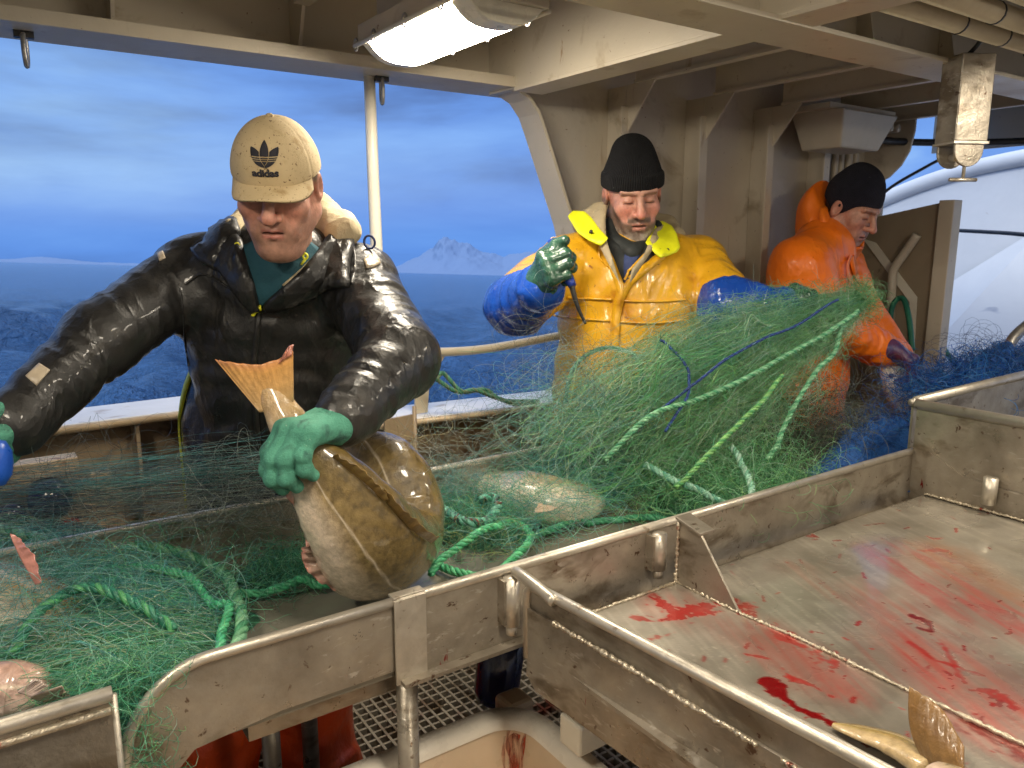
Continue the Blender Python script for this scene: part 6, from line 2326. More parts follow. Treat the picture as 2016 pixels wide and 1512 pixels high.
# tail and fin of a fish on the gutting tray, bottom right
tl = thing('cod', WZ(1880, 1500, .84), 'brown fish tail standing up on the blood stained gutting tray', 'fish')
tcol = fin_col((.26, .16, .07), (.17, .085, .025), .04, (.26, .15, .06), 24)
fin_sheet('tail_fin', tl, [WZ(1850, 1530, .85), WZ(1880, 1560, .85), WZ(1920, 1580, .85)], [W(1790, 1352, 1.10), W(1825, 1372, 1.09), W(1862, 1405, 1.07), W(1898, 1470, 1.04)], tcol, nu=40, nv=20, th=.005, ripple=.0006, edge_n=.02, seed=2, bulge=.016)
fish_body('body', tl, [WZ(1860, 1525, .87), WZ(1920, 1590, .88), WZ(2000, 1660, .90)], [.03, .05, .08], [.02, .035, .05], nrm(RT - FW * .3), cod_cols((.30, .20, .10), (.45, .36, .22), (.68, .52, .42)), nt=60)
lf = thing('cod', WZ(1720, 1450, .84), 'yellowish fish fin lying flat beside the tray wall', 'fish')
fish_body('body', lf, [WZ(1640, 1428, .838), WZ(1700, 1444, .845), WZ(1770, 1470, .85), WZ(1840, 1520, .86)], [.006, .026, .036, .03], [.004, .008, .014, .02], nrm(FW), cod_cols((.22, .15, .04), (.32, .23, .07), (.46, .34, .18)), nt=60)
# ================================================================== NETS AND ROPES
M['net'] = mat_col('wet_nylon_net', .28, bumps=(), spec=.6, mottle=.1, coat=.3)


def thin_nylon():
    nt = M['net'].node_tree
    b = nt.nodes['Principled BSDF']
    out = nt.nodes['Material Output']
    tr_ = nt.nodes.new('ShaderNodeBsdfTranslucent')
    nt.links.new(b.inputs['Base Color'].links[0].from_socket, tr_.inputs['Color'])
    m1 = nt.nodes.new('ShaderNodeMixShader')
    m1.inputs[0].default_value = .35
    nt.links.new(b.outputs[0], m1.inputs[1])
    nt.links.new(tr_.outputs[0], m1.inputs[2])
    cl = nt.nodes.new('ShaderNodeBsdfTransparent')
    m2 = nt.nodes.new('ShaderNodeMixShader')
    m2.inputs[0].default_value = .38
    nt.links.new(m1.outputs[0], m2.inputs[1])
    nt.links.new(cl.outputs[0], m2.inputs[2])
    nt.links.new(m2.outputs[0], out.inputs['Surface'])


thin_nylon()
M['rope'] = mat_col('wet_braided_rope', .45, ((500, .001),), spec=.4, mottle=.25, coat=.15)
NR = np.random.default_rng(11)


def strand_geo(paths, r, cols):
    """N thin threads of P points each as three sided tubes"""
    paths = np.asarray(paths, float)
    N, Pn, _ = paths.shape
    T = np.gradient(paths, axis=1)
    T /= np.linalg.norm(T, axis=2)[..., None] + 1e-12
    ref = nrm(np.array([.3, .5, .8])) + NR.normal(size=(N, 1, 3)) * .3
    u = np.cross(T, np.broadcast_to(ref, T.shape))
    u /= np.linalg.norm(u, axis=2)[..., None] + 1e-12
    w = np.cross(T, u)
    r = np.broadcast_to(np.asarray(r, float), (N,))[:, None, None]
    a = np.arange(3) * 2 * math.pi / 3
    V = paths[:, :, None] + r[..., None] * (np.cos(a)[:, None] * u[:, :, None] + np.sin(a)[:, None] * w[:, :, None])
    base = (np.arange(N)[:, None] * Pn + np.arange(Pn - 1)[None]) * 3
    F = []
    for k in range(3):
        k2 = (k + 1) % 3
        F.append(np.stack([base + k, base + k2, base + 3 + k2, base + 3 + k], -1).reshape(-1, 4))
    C = np.repeat(np.asarray(cols), Pn * 3, axis=0)
    return V.reshape(-1, 3), np.vstack(F), C


def net_mesh(name, groups, parent):
    Vs, Fs, Cs, o = [], [], [], 0
    for g in groups:
        V, F, C = strand_geo(*g)
        Vs.append(V)
        Fs.append(F + o)
        Cs.append(C)
        o += len(V)
    return mesh_obj(name, np.vstack(Vs), np.vstack(Fs), M['net'], parent, cols=np.vstack(Cs))


GREENS = np.array([(.06, .31, .17), (.10, .43, .24), (.16, .53, .32), (.10, .40, .31), (.32, .65, .46), (.22, .50, .22)])
TEALS = np.array([(.08, .36, .33), (.14, .44, .42), (.24, .52, .50), (.10, .32, .34), (.34, .56, .52)])
GREYS = np.array([(.16, .20, .18), (.26, .30, .27), (.10, .14, .12), (.34, .38, .33), (.12, .16, .20)])
BLUES = np.array([(.015, .13, .52), (.025, .20, .64), (.05, .28, .72), (.015, .10, .40), (.12, .34, .74)])
BROWNS = np.array([(.14, .14, .10), (.20, .21, .15), (.28, .28, .21), (.09, .12, .08), (.18, .26, .18)])


def pick(pal, n, jit=.25):
    c = pal[NR.integers(0, len(pal), n)]
    return np.clip(c * (1 + NR.normal(size=(n, 1)) * jit), .003, .8)


def smooth_noise(n, P, k=4):
    """per strand smooth 3D offsets"""
    K = NR.normal(size=(n, k, 3))
    t = np.linspace(0, k - 1, P)
    i = np.minimum(t.astype(int), k - 2)
    f = (t - i)
    f = f * f * (3 - 2 * f)
    return K[:, i] * (1 - f)[None, :, None] + K[:, i + 1] * f[None, :, None]


def bez(c0, c1, c2, c3, P):
    t = np.linspace(0, 1, P)[None, :, None]
    c0, c1, c2, c3 = (np.asarray(c)[:, None, :] for c in (c0, c1, c2, c3))
    return c0 * (1 - t) ** 3 + 3 * c1 * t * (1 - t) ** 2 + 3 * c2 * t * t * (1 - t) + c3 * t ** 3


def curls(n, P, centre, ext, length, turn=3.0, flat=.5, zmin=None):
    """loose curly threads scattered in an ellipsoid"""
    p = NR.normal(size=(n, 3))
    p /= np.linalg.norm(p, axis=1)[:, None]
    p = np.asarray(centre) + p * np.asarray(ext) * NR.random((n, 1)) ** .45
    d = NR.normal(size=(n, 3)) * np.array([1, 1, flat])
    d /= np.linalg.norm(d, axis=1)[:, None]
    ax = smooth_noise(n, P, 4)
    L = length * (.5 + NR.random(n)) / P
    out = np.zeros((n, P, 3))
    for i in range(P):
        out[:, i] = p
        d = d + np.cross(d, ax[:, i]) * turn / P
        d[:, 2] *= .97
        d /= np.linalg.norm(d, axis=1)[:, None]
        p = p + d * L[:, None]
        pull = (np.asarray(centre) - p) / np.asarray(ext)
        far = np.linalg.norm(pull, axis=1)
        d = d + pull * np.clip(far - 1, 0, 1)[:, None] * .3
        if zmin is not None:
            p[:, 2] = np.maximum(p[:, 2], zmin + NR.random(n) * .004)
    return out


def pxpts(px, z):
    return np.array([WZ(x, y, zz) for (x, y), zz in zip(px, np.broadcast_to(z, (len(px),)))])


def poly_at(line, u):
    line = np.asarray(line, float)
    q = np.clip(u, 0, 1) * (len(line) - 1)
    i = np.minimum(q.astype(int), len(line) - 2)
    f = (q - i)[:, None]
    return line[i] * (1 - f) + line[i + 1] * f


def mound(name, parent, centre, rx, ry, h, rot, mat, seed=1, n=40, z0=.823):
    t = np.linspace(0, 1, 14)
    V, F = [], []
    for i, r in enumerate(t):
        for k in range(n):
            a = 2 * math.pi * k / n
            wob = 1 + .18 * math.sin(3 * a + seed) + .10 * math.sin(7 * a + seed * 2)
            x, y = rx * r * wob * math.cos(a), ry * r * wob * math.sin(a)
            X = centre[0] + x * math.cos(rot) - y * math.sin(rot)
            Y = centre[1] + x * math.sin(rot) + y * math.cos(rot)
            V.append((X, Y, z0 + h * (1 - r ** 2.2)))
    V = np.array(V)
    V[:, 2] += (fbm(V[:, :2] * 22, 3, seed) - .5) * h * .6 * np.repeat(1 - t ** 4, n)
    V[:, 2] = np.maximum(V[:, 2], z0)
    for i in range(13):
        for k in range(n):
            F.append((i * n + k, i * n + (k + 1) % n, (i + 1) * n + (k + 1) % n, (i + 1) * n + k))
    return mesh_obj(name, V, F, mat, parent)


M['netmass'] = mat_simple('packed_green_net', (.012, .060, .034), (.045, .19, .10), 55, (.4, .7), bumps=((70, .010), (200, .004), (500, .002)), spots=((120, .62, .68, (.12, .34, .20)),))
M['netmassblue'] = mat_simple('packed_blue_net', (.008, .06, .26), (.018, .13, .46), 50, (.4, .7), bumps=((70, .010), (220, .004)), spots=((130, .64, .70, (.03, .12, .36)),))
M['netmassgrey'] = mat_simple('packed_grey_net', (.05, .055, .045), (.14, .15, .12), 50, (.4, .7), bumps=((70, .010), (220, .004)))

# ---- left: net heaped on the belt and streaming to the lower left
nA = thing('fishing_net', (.2, 1.5, .83), 'green net heaped on the belt at left, its threads streaming toward the chute', 'net')
S = [(60, 1075), (180, 1080), (320, 1090), (410, 1110), (462, 1170), (482, 1235), (455, 1285), (380, 1320), (310, 1365), (262, 1410)]
E_ = [(-150, 1020), (-150, 1080), (-150, 1130), (-150, 1180), (-150, 1230), (-140, 1290), (-100, 1340), (-30, 1380), (60, 1405), (160, 1410)]


def stream(n, ulo, uhi, hz_, pal, r, P=18, wob=.010):
    u = ulo + (uhi - ulo) * NR.random(n)
    s = poly_at(S, np.clip(u + NR.normal(size=n) * .03, 0, 1)) + NR.normal(size=(n, 2)) * 10
    e = poly_at(E_, np.clip(u + NR.normal(size=n) * .07, 0, 1)) + NR.normal(size=(n, 2)) * 14
    c0 = pxpts(s, .828 + .02 * NR.random(n))
    c3 = pxpts(e, .835 + .05 * NR.random(n))
    hh = hz_ * (.25 + .75 * NR.random(n))
    up = np.zeros((n, 3))
    up[:, 2] = hh
    c1 = lerp(c0, c3, .33) + up + NR.normal(size=(n, 3)) * .02
    c2 = lerp(c0, c3, .70) + up * .9 + NR.normal(size=(n, 3)) * .02
    p = bez(c0, c1, c2, c3, P) + smooth_noise(n, P, 5) * wob
    a = NR.random(n) * .35
    b = .55 + NR.random(n) * .45
    t = a[:, None] + (b - a)[:, None] * np.linspace(0, 1, P)[None]
    i = np.minimum((t * (P - 1)).astype(int), P - 2)
    f = (t * (P - 1) - i)[..., None]
    idx = np.arange(n)[:, None]
    p = p[idx, i] * (1 - f) + p[idx, i + 1] * f
    p[..., 2] = np.maximum(p[..., 2], .825)
    p[..., 1] = np.maximum(p[..., 1], 1.197)
    return p, r * (.7 + .6 * NR.random(n)), pick(pal, n)


mound('net_heap', nA, WZ(250, 1250, .83), .20, .20, .040, 0, M['netmass'], 2)
mound('net_heap', nA, WZ(560, 1120, .83), .12, .10, .045, .3, M['netmass'], 5)
net_mesh('threads', [stream(1100, 0, .45, .085, np.vstack([GREENS, TEALS]), .00042), stream(1900, .25, 1, .070, GREENS, .00045), stream(600, 0, .6, .11, TEALS, .0004), stream(120, .2, 1, .10, np.array([(.42, .50, .34), (.5, .55, .4)]), .0004),
                     (curls(700, 16, WZ(250, 1190, .90), (.24, .24, .07), .18, 3), .0004, pick(np.vstack([GREENS, TEALS]), 700)), (curls(420, 16, WZ(60, 1150, .96), (.16, .18, .06), .2, 2.5), .0004, pick(TEALS, 420)),
                     (curls(420, 16, WZ(560, 1115, .865), (.10, .11, .045), .14, 5, zmin=.825), .00045, pick(GREENS, 420)),
                     (curls(120, 14, WZ(430, 1020, .96), (.16, .10, .10), .14, 2.5, .8), .00035, pick(np.array([(.35, .42, .30), (.2, .35, .25)]), 120))], nA)


def heap_surface(u, v, seed, amp):
    s_, e_ = np.array([WZ(x, y, .835) for x, y in S]), np.array([WZ(x, y, .85) for x, y in E_])
    uu = np.clip(u, 0, 1).ravel()
    a, b = poly_at(s_, uu), poly_at(e_, uu)
    t = v.ravel()[:, None]
    P = a * (1 - t) + b * t
    P[:, 2] += .085 * np.sin(np.pi * np.clip(t[:, 0] * .9 + .05, 0, 1)) * (.55 + .9 * fbm(P[:, :2] * 6, 2, seed))
    n = np.stack([fbm(P * 7, 3, seed + 1), fbm(P * 7, 3, seed + 2), fbm(P * 7, 3, seed + 3)], 1) - .5
    P = P + n * amp * np.array([1, 1, .5])
    P[:, 1] = np.maximum(P[:, 1], 1.198)
    P[:, 2] = np.maximum(P[:, 2], .827)
    return P.reshape(u.shape + (3,))


# net hanging through the gap between chute and rail
q0 = np.array([.125, 1.20, .90])
mb_ = curls(700, 14, q0 + np.array([0, .012, -.08]), (.035, .025, .13), .13, 5, 1.2)
net_mesh('hanging_threads', [(mb_, .0005, pick(GREENS, 700)), (curls(200, 14, np.array([.13, 1.23, .93]), (.07, .05, .03), .12, 4), .0005, pick(GREENS, 200))], nA)
V, F = tube_geo(spline([(.13, 1.27, .90), (.13, 1.23, .92), (.128, 1.205, .88), (.128, 1.20, .80), (.128, 1.20, .70)], 16), [.03, .035, .032, .03, .028], 12) if False else tube_geo(spline([(.13, 1.27, .90), (.13, 1.235, .915), (.130, 1.218, .88), (.130, 1.215, .80), (.130, 1.215, .70)], 5), [.02, .026, .026, .026, .024], 12)
mesh_obj('hanging_core', V, F, M['netmass'], nA)

# ---- thin net veil in front of the man in black, over the back rail
nB = thing('fishing_net', (.3, 1.86, .95), 'thin grey blue net threads stretched over the back rail before the black jacket', 'net')


def veil(n, pal, r, ya, yb, spread=1.0, P=16, x0=-120, x1=560, d0=1.62, d1=1.66):
    s = np.array([W(x0 + NR.normal() * 40, ya + NR.normal() * 22 * spread, d0 + NR.normal() * .03) for _ in range(n)])
    e = np.array([W(x1 + NR.normal() * 50, yb + NR.normal() * 26 * spread, d1 + NR.normal() * .03) for _ in range(n)])
    sag = np.zeros((n, 3))
    sag[:, 2] = NR.normal(size=n) * .022 - .005
    p = bez(s, lerp(s, e, .33) + sag, lerp(s, e, .66) + sag, e, P) + smooth_noise(n, P, 5) * .007
    t0 = NR.random(n) * .5
    t1 = np.minimum(t0 + .3 + NR.random(n) * .6, 1)
    t = t0[:, None] + (t1 - t0)[:, None] * np.linspace(0, 1, P)[None]
    i = np.minimum((t * (P - 1)).astype(int), P - 2)
    f = (t * (P - 1) - i)[..., None]
    idx = np.arange(n)[:, None]
    return p[idx, i] * (1 - f) + p[idx, i + 1] * f, r * (.7 + .6 * NR.random(n)), pick(pal, n)


cross = curls(230, 16, W(470, 960, 1.64), (.20, .05, .07), .22, 2.5, .8)
net_mesh('threads', [veil(150, TEALS, .00040, 975, 905), veil(130, GREYS, .0004, 985, 945, 1.4), veil(90, GREYS, .0004, 1030, 985, 1.2), (cross, .0004, pick(GREYS, 230)),
                     (curls(90, 22, W(160, 960, 1.60), (.22, .08, .09), .30, 4.5), .00035, pick(GREYS, 90))], nB)

# ---- clump right of the held fish
nC = thing('fishing_net', WZ(940, 1060, .83), 'tangled green net clump with rope loops on the belt right of the held cod', 'net')
mound('net_heap', nC, WZ(930, 1030, .83), .13, .15, .050, .4, M['netmass'], 3)
c = WZ(935, 1025, .86)
net_mesh('threads', [(curls(800, 16, c, (.13, .16, .055), .16, 5, zmin=.825), .00045, pick(GREENS, 800)), (curls(260, 16, c + np.array([.02, .12, .04]), (.15, .12, .05), .20, 3), .00042, pick(TEALS, 260)),
                     (curls(110, 16, WZ(920, 1050, .90), (.12, .14, .05), .12, 3), .0004, pick(np.array([(.45, .52, .2), (.3, .5, .3)]), 110)),
                     (curls(150, 16, W(900, 900, 1.98), (.20, .14, .10), .28, 3), .00036, pick(np.array([(.34, .40, .36), (.22, .36, .34), (.4, .42, .3)]), 150)),
                     (curls(70, 16, W(790, 880, 1.80), (.10, .08, .06), .16, 3.5), .00036, pick(np.array([(.42, .46, .42), (.5, .45, .25)]), 70))], nC)

# ---- the big net being hauled: fan from the bunch at upper right down to the belt
nD = thing('fishing_net', WZ(1380, 950, .83), 'large green net lifted in a fan before the yellow oilskin, its bunched top at right', 'net')


def fan(n, ulo, uhi, pal, r, P=20, wob=.012, skew=1.0, dj=.06):
    u = ulo + (uhi - ulo) * NR.random(n) ** skew
    k0 = np.array([(1702, 604), (1640, 680), (1580, 800), (1490, 945)], float)
    k1 = np.array([(1700, 592), (1545, 662), (1385, 770), (1215, 935)], float)
    k2 = np.array([(1690, 576), (1440, 590), (1200, 680), (1010, 850)], float)
    d0 = np.array([2.66, 2.55, 2.48, 2.42])
    d1 = np.array([2.66, 2.45, 2.30, 2.18])
    d2 = np.array([2.66, 2.50, 2.35, 2.12])
    cs = []
    for j in range(4):
        a, b, c2 = k0[j], k1[j], k2[j]
        w0, w1, w2 = (1 - u) * (1 - 2 * u), 4 * u * (1 - u), u * (2 * u - 1)
        q = w0[:, None] * a + w1[:, None] * b + w2[:, None] * c2
        dd = w0 * d0[j] + w1 * d1[j] + w2 * d2[j]
        jit = (9, 34, 52, 60)[j]
        q = q + NR.normal(size=(n, 2)) * jit * np.array([1, .7])
        dd = dd + NR.normal(size=n) * (dj * (.3, .8, 1, 1.2)[j])
        cs.append(np.array([W(x, y, z) for (x, y), z in zip(q, dd)]))
    p = bez(*cs, P)
    env = np.linspace(.25, 1, P)[None, :, None]
    p = p + smooth_noise(n, P, 5) * wob * env
    t0 = NR.random(n) ** 1.6 * .75
    t1 = np.minimum(t0 + .22 + NR.random(n) * .6, 1)
    t = t0[:, None] + (t1 - t0)[:, None] * np.linspace(0, 1, P)[None]
    i = np.minimum((t * (P - 1)).astype(int), P - 2)
    f = (t * (P - 1) - i)[..., None]
    idx = np.arange(n)[:, None]
    p = p[idx, i] * (1 - f) + p[idx, i + 1] * f
    p[..., 2] = np.maximum(p[..., 2], .826)
    return p, r * (.7 + .6 * NR.random(n)), pick(pal, n)


FANG = np.array([(.13, .42, .18), (.20, .54, .26), (.27, .62, .35), (.10, .34, .15), (.40, .70, .45), (.33, .62, .25)])
tip = W(1690, 590, 2.66)


def fan_tufts(n, ulo, uhi, pal, r, P=12, ln=.12, side=.8):
    """short threads sprouting in every direction through the fan's volume"""
    p, _, c = fan(n, ulo, uhi, pal, r, P=20, wob=.03, dj=.08)
    k = NR.integers(2, 18, n)
    idx = np.arange(n)
    o_ = p[idx, k]
    d = p[idx, k + 1] - p[idx, k - 1]
    d /= np.linalg.norm(d, axis=1)[:, None]
    d = d + NR.normal(size=(n, 3)) * side
    d /= np.linalg.norm(d, axis=1)[:, None]
    L = ln * (.4 + NR.random(n))
    t = np.linspace(-.5, .5, P)
    q = o_[:, None] + d[:, None] * (L[:, None] * t[None])[..., None] + smooth_noise(n, P, 4) * .018
    q[..., 2] = np.maximum(q[..., 2], .826)
    return q, r * (.7 + .6 * NR.random(n)), c


def fan_surface(u, v, seed, amp):
    """point of the hauled sheet: u across the fan, v from the bunch to the belt"""
    K = [[(1702, 604), (1640, 680), (1580, 800), (1490, 945)], [(1700, 592), (1545, 662), (1385, 770), (1215, 935)], [(1690, 576), (1440, 590), (1200, 680), (1010, 850)]]
    D = [[2.66, 2.55, 2.48, 2.42], [2.66, 2.45, 2.30, 2.18], [2.66, 2.50, 2.35, 2.12]]
    pts = np.array([[W(x, y, d) for (x, y), d in zip(k, dd)] for k, dd in zip(K, D)])
    w = np.stack([(1 - u) * (1 - 2 * u), 4 * u * (1 - u), u * (2 * u - 1)], -1)
    b = np.stack([(1 - v) ** 3, 3 * v * (1 - v) ** 2, 3 * v * v * (1 - v), v ** 3], -1)
    P = np.einsum('...i,...j,ijk->...k', w, b, pts)
    sh = P.shape
    Q = P.reshape(-1, 3)
    n = np.stack([fbm(Q * 5 + seed * 3.1, 3, seed), fbm(Q * 5 + 9 + seed, 3, seed + 20), fbm(Q * 5 + 17 + seed, 3, seed + 40)], 1) - .5
    n2 = np.stack([vnoise(Q * 22, seed + 60), vnoise(Q * 22, seed + 61), vnoise(Q * 22, seed + 62)], 1) - .5
    P = (Q + (n * amp + n2 * .018) * np.clip(v.reshape(-1, 1) * 2, .12, 1)).reshape(sh)
    P[..., 2] = np.maximum(P[..., 2], .827)
    return P


def diamond_net(surface, nu, nvv, r, pal, seed, amp, u0=0.0, u1=1.0):
    """knotted diamond meshes: zigzag threads that meet at their knots"""
    du = (u1 - u0) / nu
    i = np.arange(nu)[:, None]
    k = np.arange(nvv)[None]
    u = u0 + (i + .5) * du + du * .5 * np.where((k + i) % 2 == 0, 1, -1) * .96
    v = np.broadcast_to(k / (nvv - 1.0), u.shape)
    u, v = np.repeat(u, 2, 1)[:, :-1], np.repeat(v, 2, 1)[:, :-1].copy()
    u[:, 1::2] = (u[:, 0:-1:2] + u[:, 2::2]) / 2
    v[:, 1::2] = (v[:, 0:-1:2] + v[:, 2::2]) / 2
    P = surface(u, v, seed, amp)
    return P, r, pick(pal, nu)


LITE = np.array([(.46, .72, .50), (.56, .76, .58), (.40, .70, .56), (.54, .72, .40)])
net_mesh('threads', [fan(120, 0, .4, FANG, .00042, wob=.03), fan(420, .30, .80, FANG, .00040, wob=.03, dj=.08), fan(320, .65, 1.0, np.vstack([FANG, TEALS]), .00038, wob=.035, dj=.09),
                     fan(260, 0.1, 1.0, LITE, .00038, wob=.03, dj=.08),
                     fan_tufts(700, 0, .45, FANG, .00042, ln=.09, side=1.3), fan_tufts(2600, .3, .85, FANG, .00040, ln=.09, side=1.2), fan_tufts(2000, .6, 1.0, np.vstack([FANG, TEALS]), .00036, ln=.16), fan_tufts(2400, .1, 1, LITE, .00038, ln=.08, side=1.4),
                     diamond_net(fan_surface, 46, 44, .0011, LITE, 2, .20), diamond_net(fan_surface, 56, 50, .0010, FANG, 5, .28), diamond_net(fan_surface, 44, 42, .0010, LITE, 8, .34, .2, 1.0), diamond_net(fan_surface, 56, 50, .0010, FANG, 11, .40, .1, 1.0),
                     (curls(520, 16, tip, (.050, .055, .055), .12, 4), .0005, pick(FANG, 520)),
                     (curls(300, 16, W(1560, 600, 2.6), (.18, .06, .045), .18, 2), .0004, pick(FANG, 300))], nD)
mound('net_heap', nD, WZ(1440, 960, .83), .34, .20, .075, .1, M['netmass'], 4)
mound('net_heap', nD, WZ(1200, 940, .83), .28, .14, .035, .1, M['netmass'], 8)
c = WZ(1430, 945, .90)
net_mesh('belt_threads', [(curls(500, 18, WZ(1060, 985, .93), (.24, .14, .05), .22, 2.4, .6, zmin=.826), .00042, pick(np.vstack([GREENS, TEALS]), 500)),
                          (curls(1500, 16, c, (.36, .22, .08), .20, 4, zmin=.826), .00055, pick(FANG, 1500)), (curls(700, 18, WZ(1140, 930, .90), (.30, .17, .07), .26, 2.6, zmin=.826), .00045, pick(np.vstack([GREENS, TEALS]), 700)),
                          (curls(330, 20, W(1150, 820, 2.2), (.22, .10, .15), .34, 2.2, 1.0), .00038, pick(np.vstack([TEALS, GREYS]), 330)),
                          (curls(110, 22, W(1080, 720, 2.25), (.14, .08, .16), .34, 2.0, 1.0), .00034, pick(GREYS, 110))], nD)

net_mesh('meshes', [diamond_net(heap_surface, 36, 26, .0008, LITE, 3, .10), diamond_net(heap_surface, 30, 24, .0007, TEALS, 6, .16)], nA)

# ---- grey brown and blue nets at the far end
nE = thing('fishing_net', WZ(1600, 900, .83), 'grey brown net tangle between the green fan and the blue net', 'net')
c = W(1590, 850, 2.62)
mound('net_heap', nE, WZ(1600, 905, .83), .26, .18, .10, .1, M['netmassgrey'], 6)
net_mesh('threads', [(curls(1300, 16, c, (.24, .16, .13), .18, 3.5), .00055, pick(BROWNS, 1300)), (curls(260, 16, c + np.array([0, 0, .08]), (.24, .14, .12), .26, 2.5), .0005, pick(GREYS, 260))], nE)
nF = thing('fishing_net', WZ(1760, 860, .9), 'dense deep blue net heaped at the end of the table beside the tray corner', 'net')
mound('net_heap', nF, WZ(1745, 915, .83), .32, .24, .15, .2, M['netmassblue'], 7)
c = W(1740, 885, 2.72)
net_mesh('threads', [(curls(2000, 16, c, (.24, .20, .12), .18, 4), .00065, pick(BLUES, 2000)), (curls(160, 16, W(1780, 760, 3.15), (.12, .12, .10), .20, 4), .0006, pick(np.vstack([BLUES, GREYS]), 160))], nF)
nG = thing('fishing_net', (3.0, 1.5, 1.0), 'blue net pile behind the tray back rail with loose threads before the white hull', 'net')
mound('net_heap', nG, (3.45, 1.42, 0), .80, .17, .28, .05, M['netmassblue'], 9, z0=.85)
c = np.array([3.45, 1.40, 1.07])
net_mesh('threads', [(curls(3200, 16, c - np.array([0, 0, .02]), (.85, .16, .08), .18, 4), .0009, pick(BLUES, 3200)), (curls(110, 24, W(1930, 715, 3.1), (.34, .14, .09), .42, 4.5), .0006, pick(np.array([(.05, .10, .22), (.10, .14, .25), (.02, .06, .2)]), 110))], nG)


# ------------------------------------------------------------------ ropes
def rope(path, r, label, pal=None, n=None, fleck=0, name='rope'):
    P = spline(path, 160)
    Lp = np.linalg.norm(P[-1] - P[0])
    wv = smooth_noise(1, 160, 7)[0] * min(.010, Lp * .03) * np.sin(np.linspace(0, math.pi, 160))[:, None]
    P = P + wv
    P[:, 2] = np.maximum(P[:, 2], .8225 + r * .9)
    L = np.r_[0, np.cumsum(np.linalg.norm(np.diff(P, axis=0), axis=1))]
    n = n or max(60, int(L[-1] / (r * .55)))
    s = np.linspace(0, L[-1], n)
    Q = np.stack([np.interp(s, L, P[:, i]) for i in range(3)], 1)
    T = np.gradient(Q, axis=0)
    T /= np.linalg.norm(T, axis=1)[:, None]
    u = np.cross(T, [.2, .1, .97])
    u /= np.linalg.norm(u, axis=1)[:, None]
    w = np.cross(T, u)
    pal = np.array([(.03, .19, .10), (.055, .28, .15), (.10, .38, .21)]) if pal is None else np.asarray(pal)
    Vs, Fs, Cs, o = [], [], [], 0
    for k in range(3):
        a = s / (r * 5.2) * 2 * math.pi + k * 2 * math.pi / 3
        C = Q + (u * np.cos(a)[:, None] + w * np.sin(a)[:, None]) * r * .52
        V, F = tube_geo(C, r * .56, 7)
        c = np.tile(pal[k % len(pal)], (len(V), 1))
        nz = fbm(V * 160, 2, k)
        c *= (.65 + .8 * nz)[:, None]
        if fleck:
            m = (vnoise(V * 120, 50 + k) > 1 - fleck)[:, None]
            c = np.where(m, np.array([(.012, .012, .012), (.16, .02, .02), (.012, .014, .012)][k]), c)
        Vs.append(V)
        Fs += [tuple(i + o for i in f) for f in F]
        Cs.append(c)
        o += len(V)
    # loose fibres
    m = int(L[-1] * 260)
    i = NR.integers(0, n, m)
    st = Q[i] + NR.normal(size=(m, 3)) * r * .5
    d = T[i] * NR.normal(size=(m, 1)) + NR.normal(size=(m, 3)) * .8
    fp = st[:, None] + d[:, None] * np.linspace(0, 1, 4)[None, :, None] * r * 1.5 + smooth_noise(m, 4, 3) * r * .3
    V, F, C = strand_geo(fp, .00035, pick(GREENS, m))
    Vs.append(V)
    Fs += [tuple(int(q) + o for q in f) for f in F]
    Cs.append(C)
    ob_ = mesh_obj(name, np.vstack(Vs), Fs, M['rope'], None, cols=np.vstack(Cs))
    return tag(ob_, label, 'rope', 'ropes of the nets')


def rz(pts, z):
    return [WZ(x, y, zz) for (x, y), zz in zip(pts, np.broadcast_to(z, (len(pts),)))]


PALE = [(.13, .34, .18), (.05, .22, .11), (.20, .42, .25)]
LIME = [(.13, .34, .10), (.06, .23, .08), (.19, .40, .14)]
rope(rz([(-80, 1030), (30, 1050), (130, 1072), (260, 1082), (370, 1085), (430, 1112), (466, 1170), (474, 1230), (462, 1280), (440, 1300)], [.93, .93, .92, .90, .885, .875, .87, .86, .85, .835]), .0125, 'thick green rope arching over the heaped net, outermost at left', PALE)
rope(rz([(260, 1112), (330, 1125), (390, 1150), (430, 1190), (444, 1240), (432, 1282)], [.90, .90, .89, .885, .875, .86]), .009, 'bright green rope inside the outermost arching rope at left', [(.05, .34, .16), (.10, .44, .22), (.06, .36, .18)])
rope(rz([(20, 1290), (55, 1235), (95, 1185), (160, 1165), (220, 1172), (285, 1205), (345, 1240)], [.90, .93, .95, .955, .95, .93, .90]), .0095, 'dark green rope arching low over the net beside the fish with pink fin', [(.02, .14, .09), (.04, .20, .12), (.08, .30, .12)])
rope(rz([(470, 1168), (530, 1166), (600, 1160), (660, 1148), (700, 1130)], [.85, .846, .846, .846, .846]), .009, 'green rope lying on the belt left of the held cod', [(.05, .34, .16), (.08, .40, .2), (.06, .32, .16)])
rope([WZ(845, 985, .90), WZ(880, 1010, .91), WZ(920, 1032, .92), WZ(960, 1022, .92), WZ(982, 1000, .93), WZ(972, 980, .94), WZ(948, 984, .95)], .0118, 'green rope with dark flecks looped up on the clump right of the cod', [(.10, .34, .24), (.03, .16, .12), (.14, .38, .28)], fleck=.36)
rope(rz([(850, 1105), (900, 1128), (950, 1135), (1000, 1112), (1036, 1078), (1040, 1048), (1008, 1030), (950, 1038)], [.842, .842, .842, .843, .85, .86, .88, .90]), .0100, 'bright green rope loop lying nearest the table rail right of the cod', [(.05, .34, .15), (.10, .44, .2), (.08, .40, .18)], fleck=.10)
rope(rz([(846, 1130), (872, 1098), (910, 1066), (950, 1042), (985, 1035)], [.85, .87, .90, .915, .91]), .009, 'green rope leading from the cod up to the looped clump', [(.06, .34, .16), (.10, .42, .2), (.06, .34, .16)])
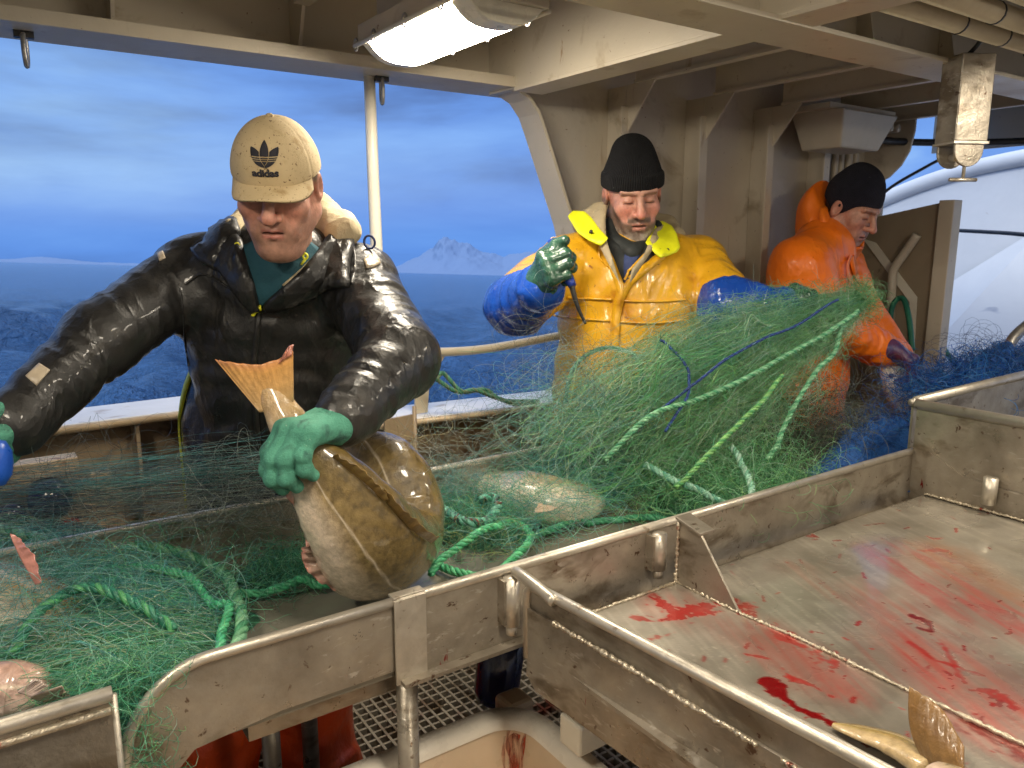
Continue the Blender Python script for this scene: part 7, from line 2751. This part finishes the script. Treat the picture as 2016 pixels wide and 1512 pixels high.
rope(rz([(1020, 1062), (1080, 1048), (1150, 1030), (1220, 1018), (1290, 1020), (1330, 1034)], .838), .0095, 'green rope lying along the belt below the pale fish', [(.05, .28, .14), (.08, .34, .18), (.05, .24, .14)])
rope([W(1690, 612, 2.52), W(1610, 662, 2.42), W(1500, 728, 2.28), W(1380, 785, 2.14), W(1280, 820, 2.08), W(1190, 905, 2.04)], .0075, 'pale green rope running down the middle of the lifted net fan', PALE)
rope([W(1660, 640, 2.52), W(1630, 710, 2.44), W(1580, 790, 2.34), W(1540, 860, 2.26), W(1510, 905, 2.22)], .0080, 'pale green rope hanging steeply at the right side of the lifted net', PALE)
rope([W(1540, 740, 2.30), W(1480, 800, 2.20), W(1420, 865, 2.12), W(1360, 930, 2.06), W(1330, 960, 2.05)], .0072, 'lime green rope between the two pale ropes of the lifted net', LIME)
rope(rz([(1270, 915), (1320, 940), (1370, 962), (1420, 985), (1450, 990)], [.97, .955, .93, .90, .88]), .0095, 'pale rope end lying at the foot of the lifted net near the rail', [(.20, .42, .32), (.10, .30, .22), (.28, .48, .38)])
rope(rz([(1440, 880), (1462, 915), (1475, 950), (1480, 975)], [1.0, .97, .94, .92]), .0095, 'short pale rope hanging at the foot of the lifted net, right of the rope end', [(.24, .46, .36), (.14, .34, .24), (.32, .5, .4)])
rope([W(1110, 800, 2.30), W(1130, 730, 2.32), W(1180, 690, 2.34), W(1240, 700, 2.34), W(1270, 760, 2.30)], .0065, 'thin dull green rope looping before the yellow coat', [(.10, .24, .16), (.14, .28, .18), (.08, .2, .14)])
DB = [(.008, .03, .16), (.012, .05, .22), (.006, .025, .12)]
rope([W(1650, 590, 2.46), W(1540, 650, 2.32), W(1430, 710, 2.20), W(1340, 770, 2.12), W(1240, 850, 2.06)], .0042, 'thin dark blue line crossing the lifted net', DB)
rope([W(1300, 670, 2.22), W(1340, 705, 2.2), W(1358, 745, 2.16), W(1340, 800, 2.12), W(1310, 850, 2.08)], .0042, 'thin dark blue line bending at the left part of the lifted net', DB)
# rope loop on the bulwark side
rope([WY(838, 735, 2.42), WY(856, 742, 2.42), WY(872, 740, 2.42), WY(905, 762, 2.42), WY(950, 775, 2.42), WY(1000, 787, 2.42), WY(1060, 790, 2.42)], .0085, 'green mooring rope strand, upper side of the loop above the white cap rail', [(.04, .16, .10), (.07, .22, .13), (.10, .16, .08)])
rope([WY(858, 743, 2.40), WY(866, 758, 2.40), WY(910, 776, 2.40), WY(960, 783, 2.40), WY(1010, 790, 2.40), WY(1060, 794, 2.40)], .0085, 'green mooring rope strand, lower side of the loop above the white cap rail', [(.05, .18, .11), (.06, .20, .12), (.11, .16, .08)])
# blue float at the far left, in the green glove
fl_ = thing('float', W(-8, 915, 1.38), 'smooth blue float held by the green glove at the left edge', 'float')
MB().lathe([(.001, -.045), (.02, -.040), (.030, -.022), (.032, 0), (.030, .022), (.02, .040), (.001, .045)], W(-14, 912, 1.40), UP, 24).build('body', M['bluefloat'] if 'bluefloat' in M else M['bluepaint2'], fl_)
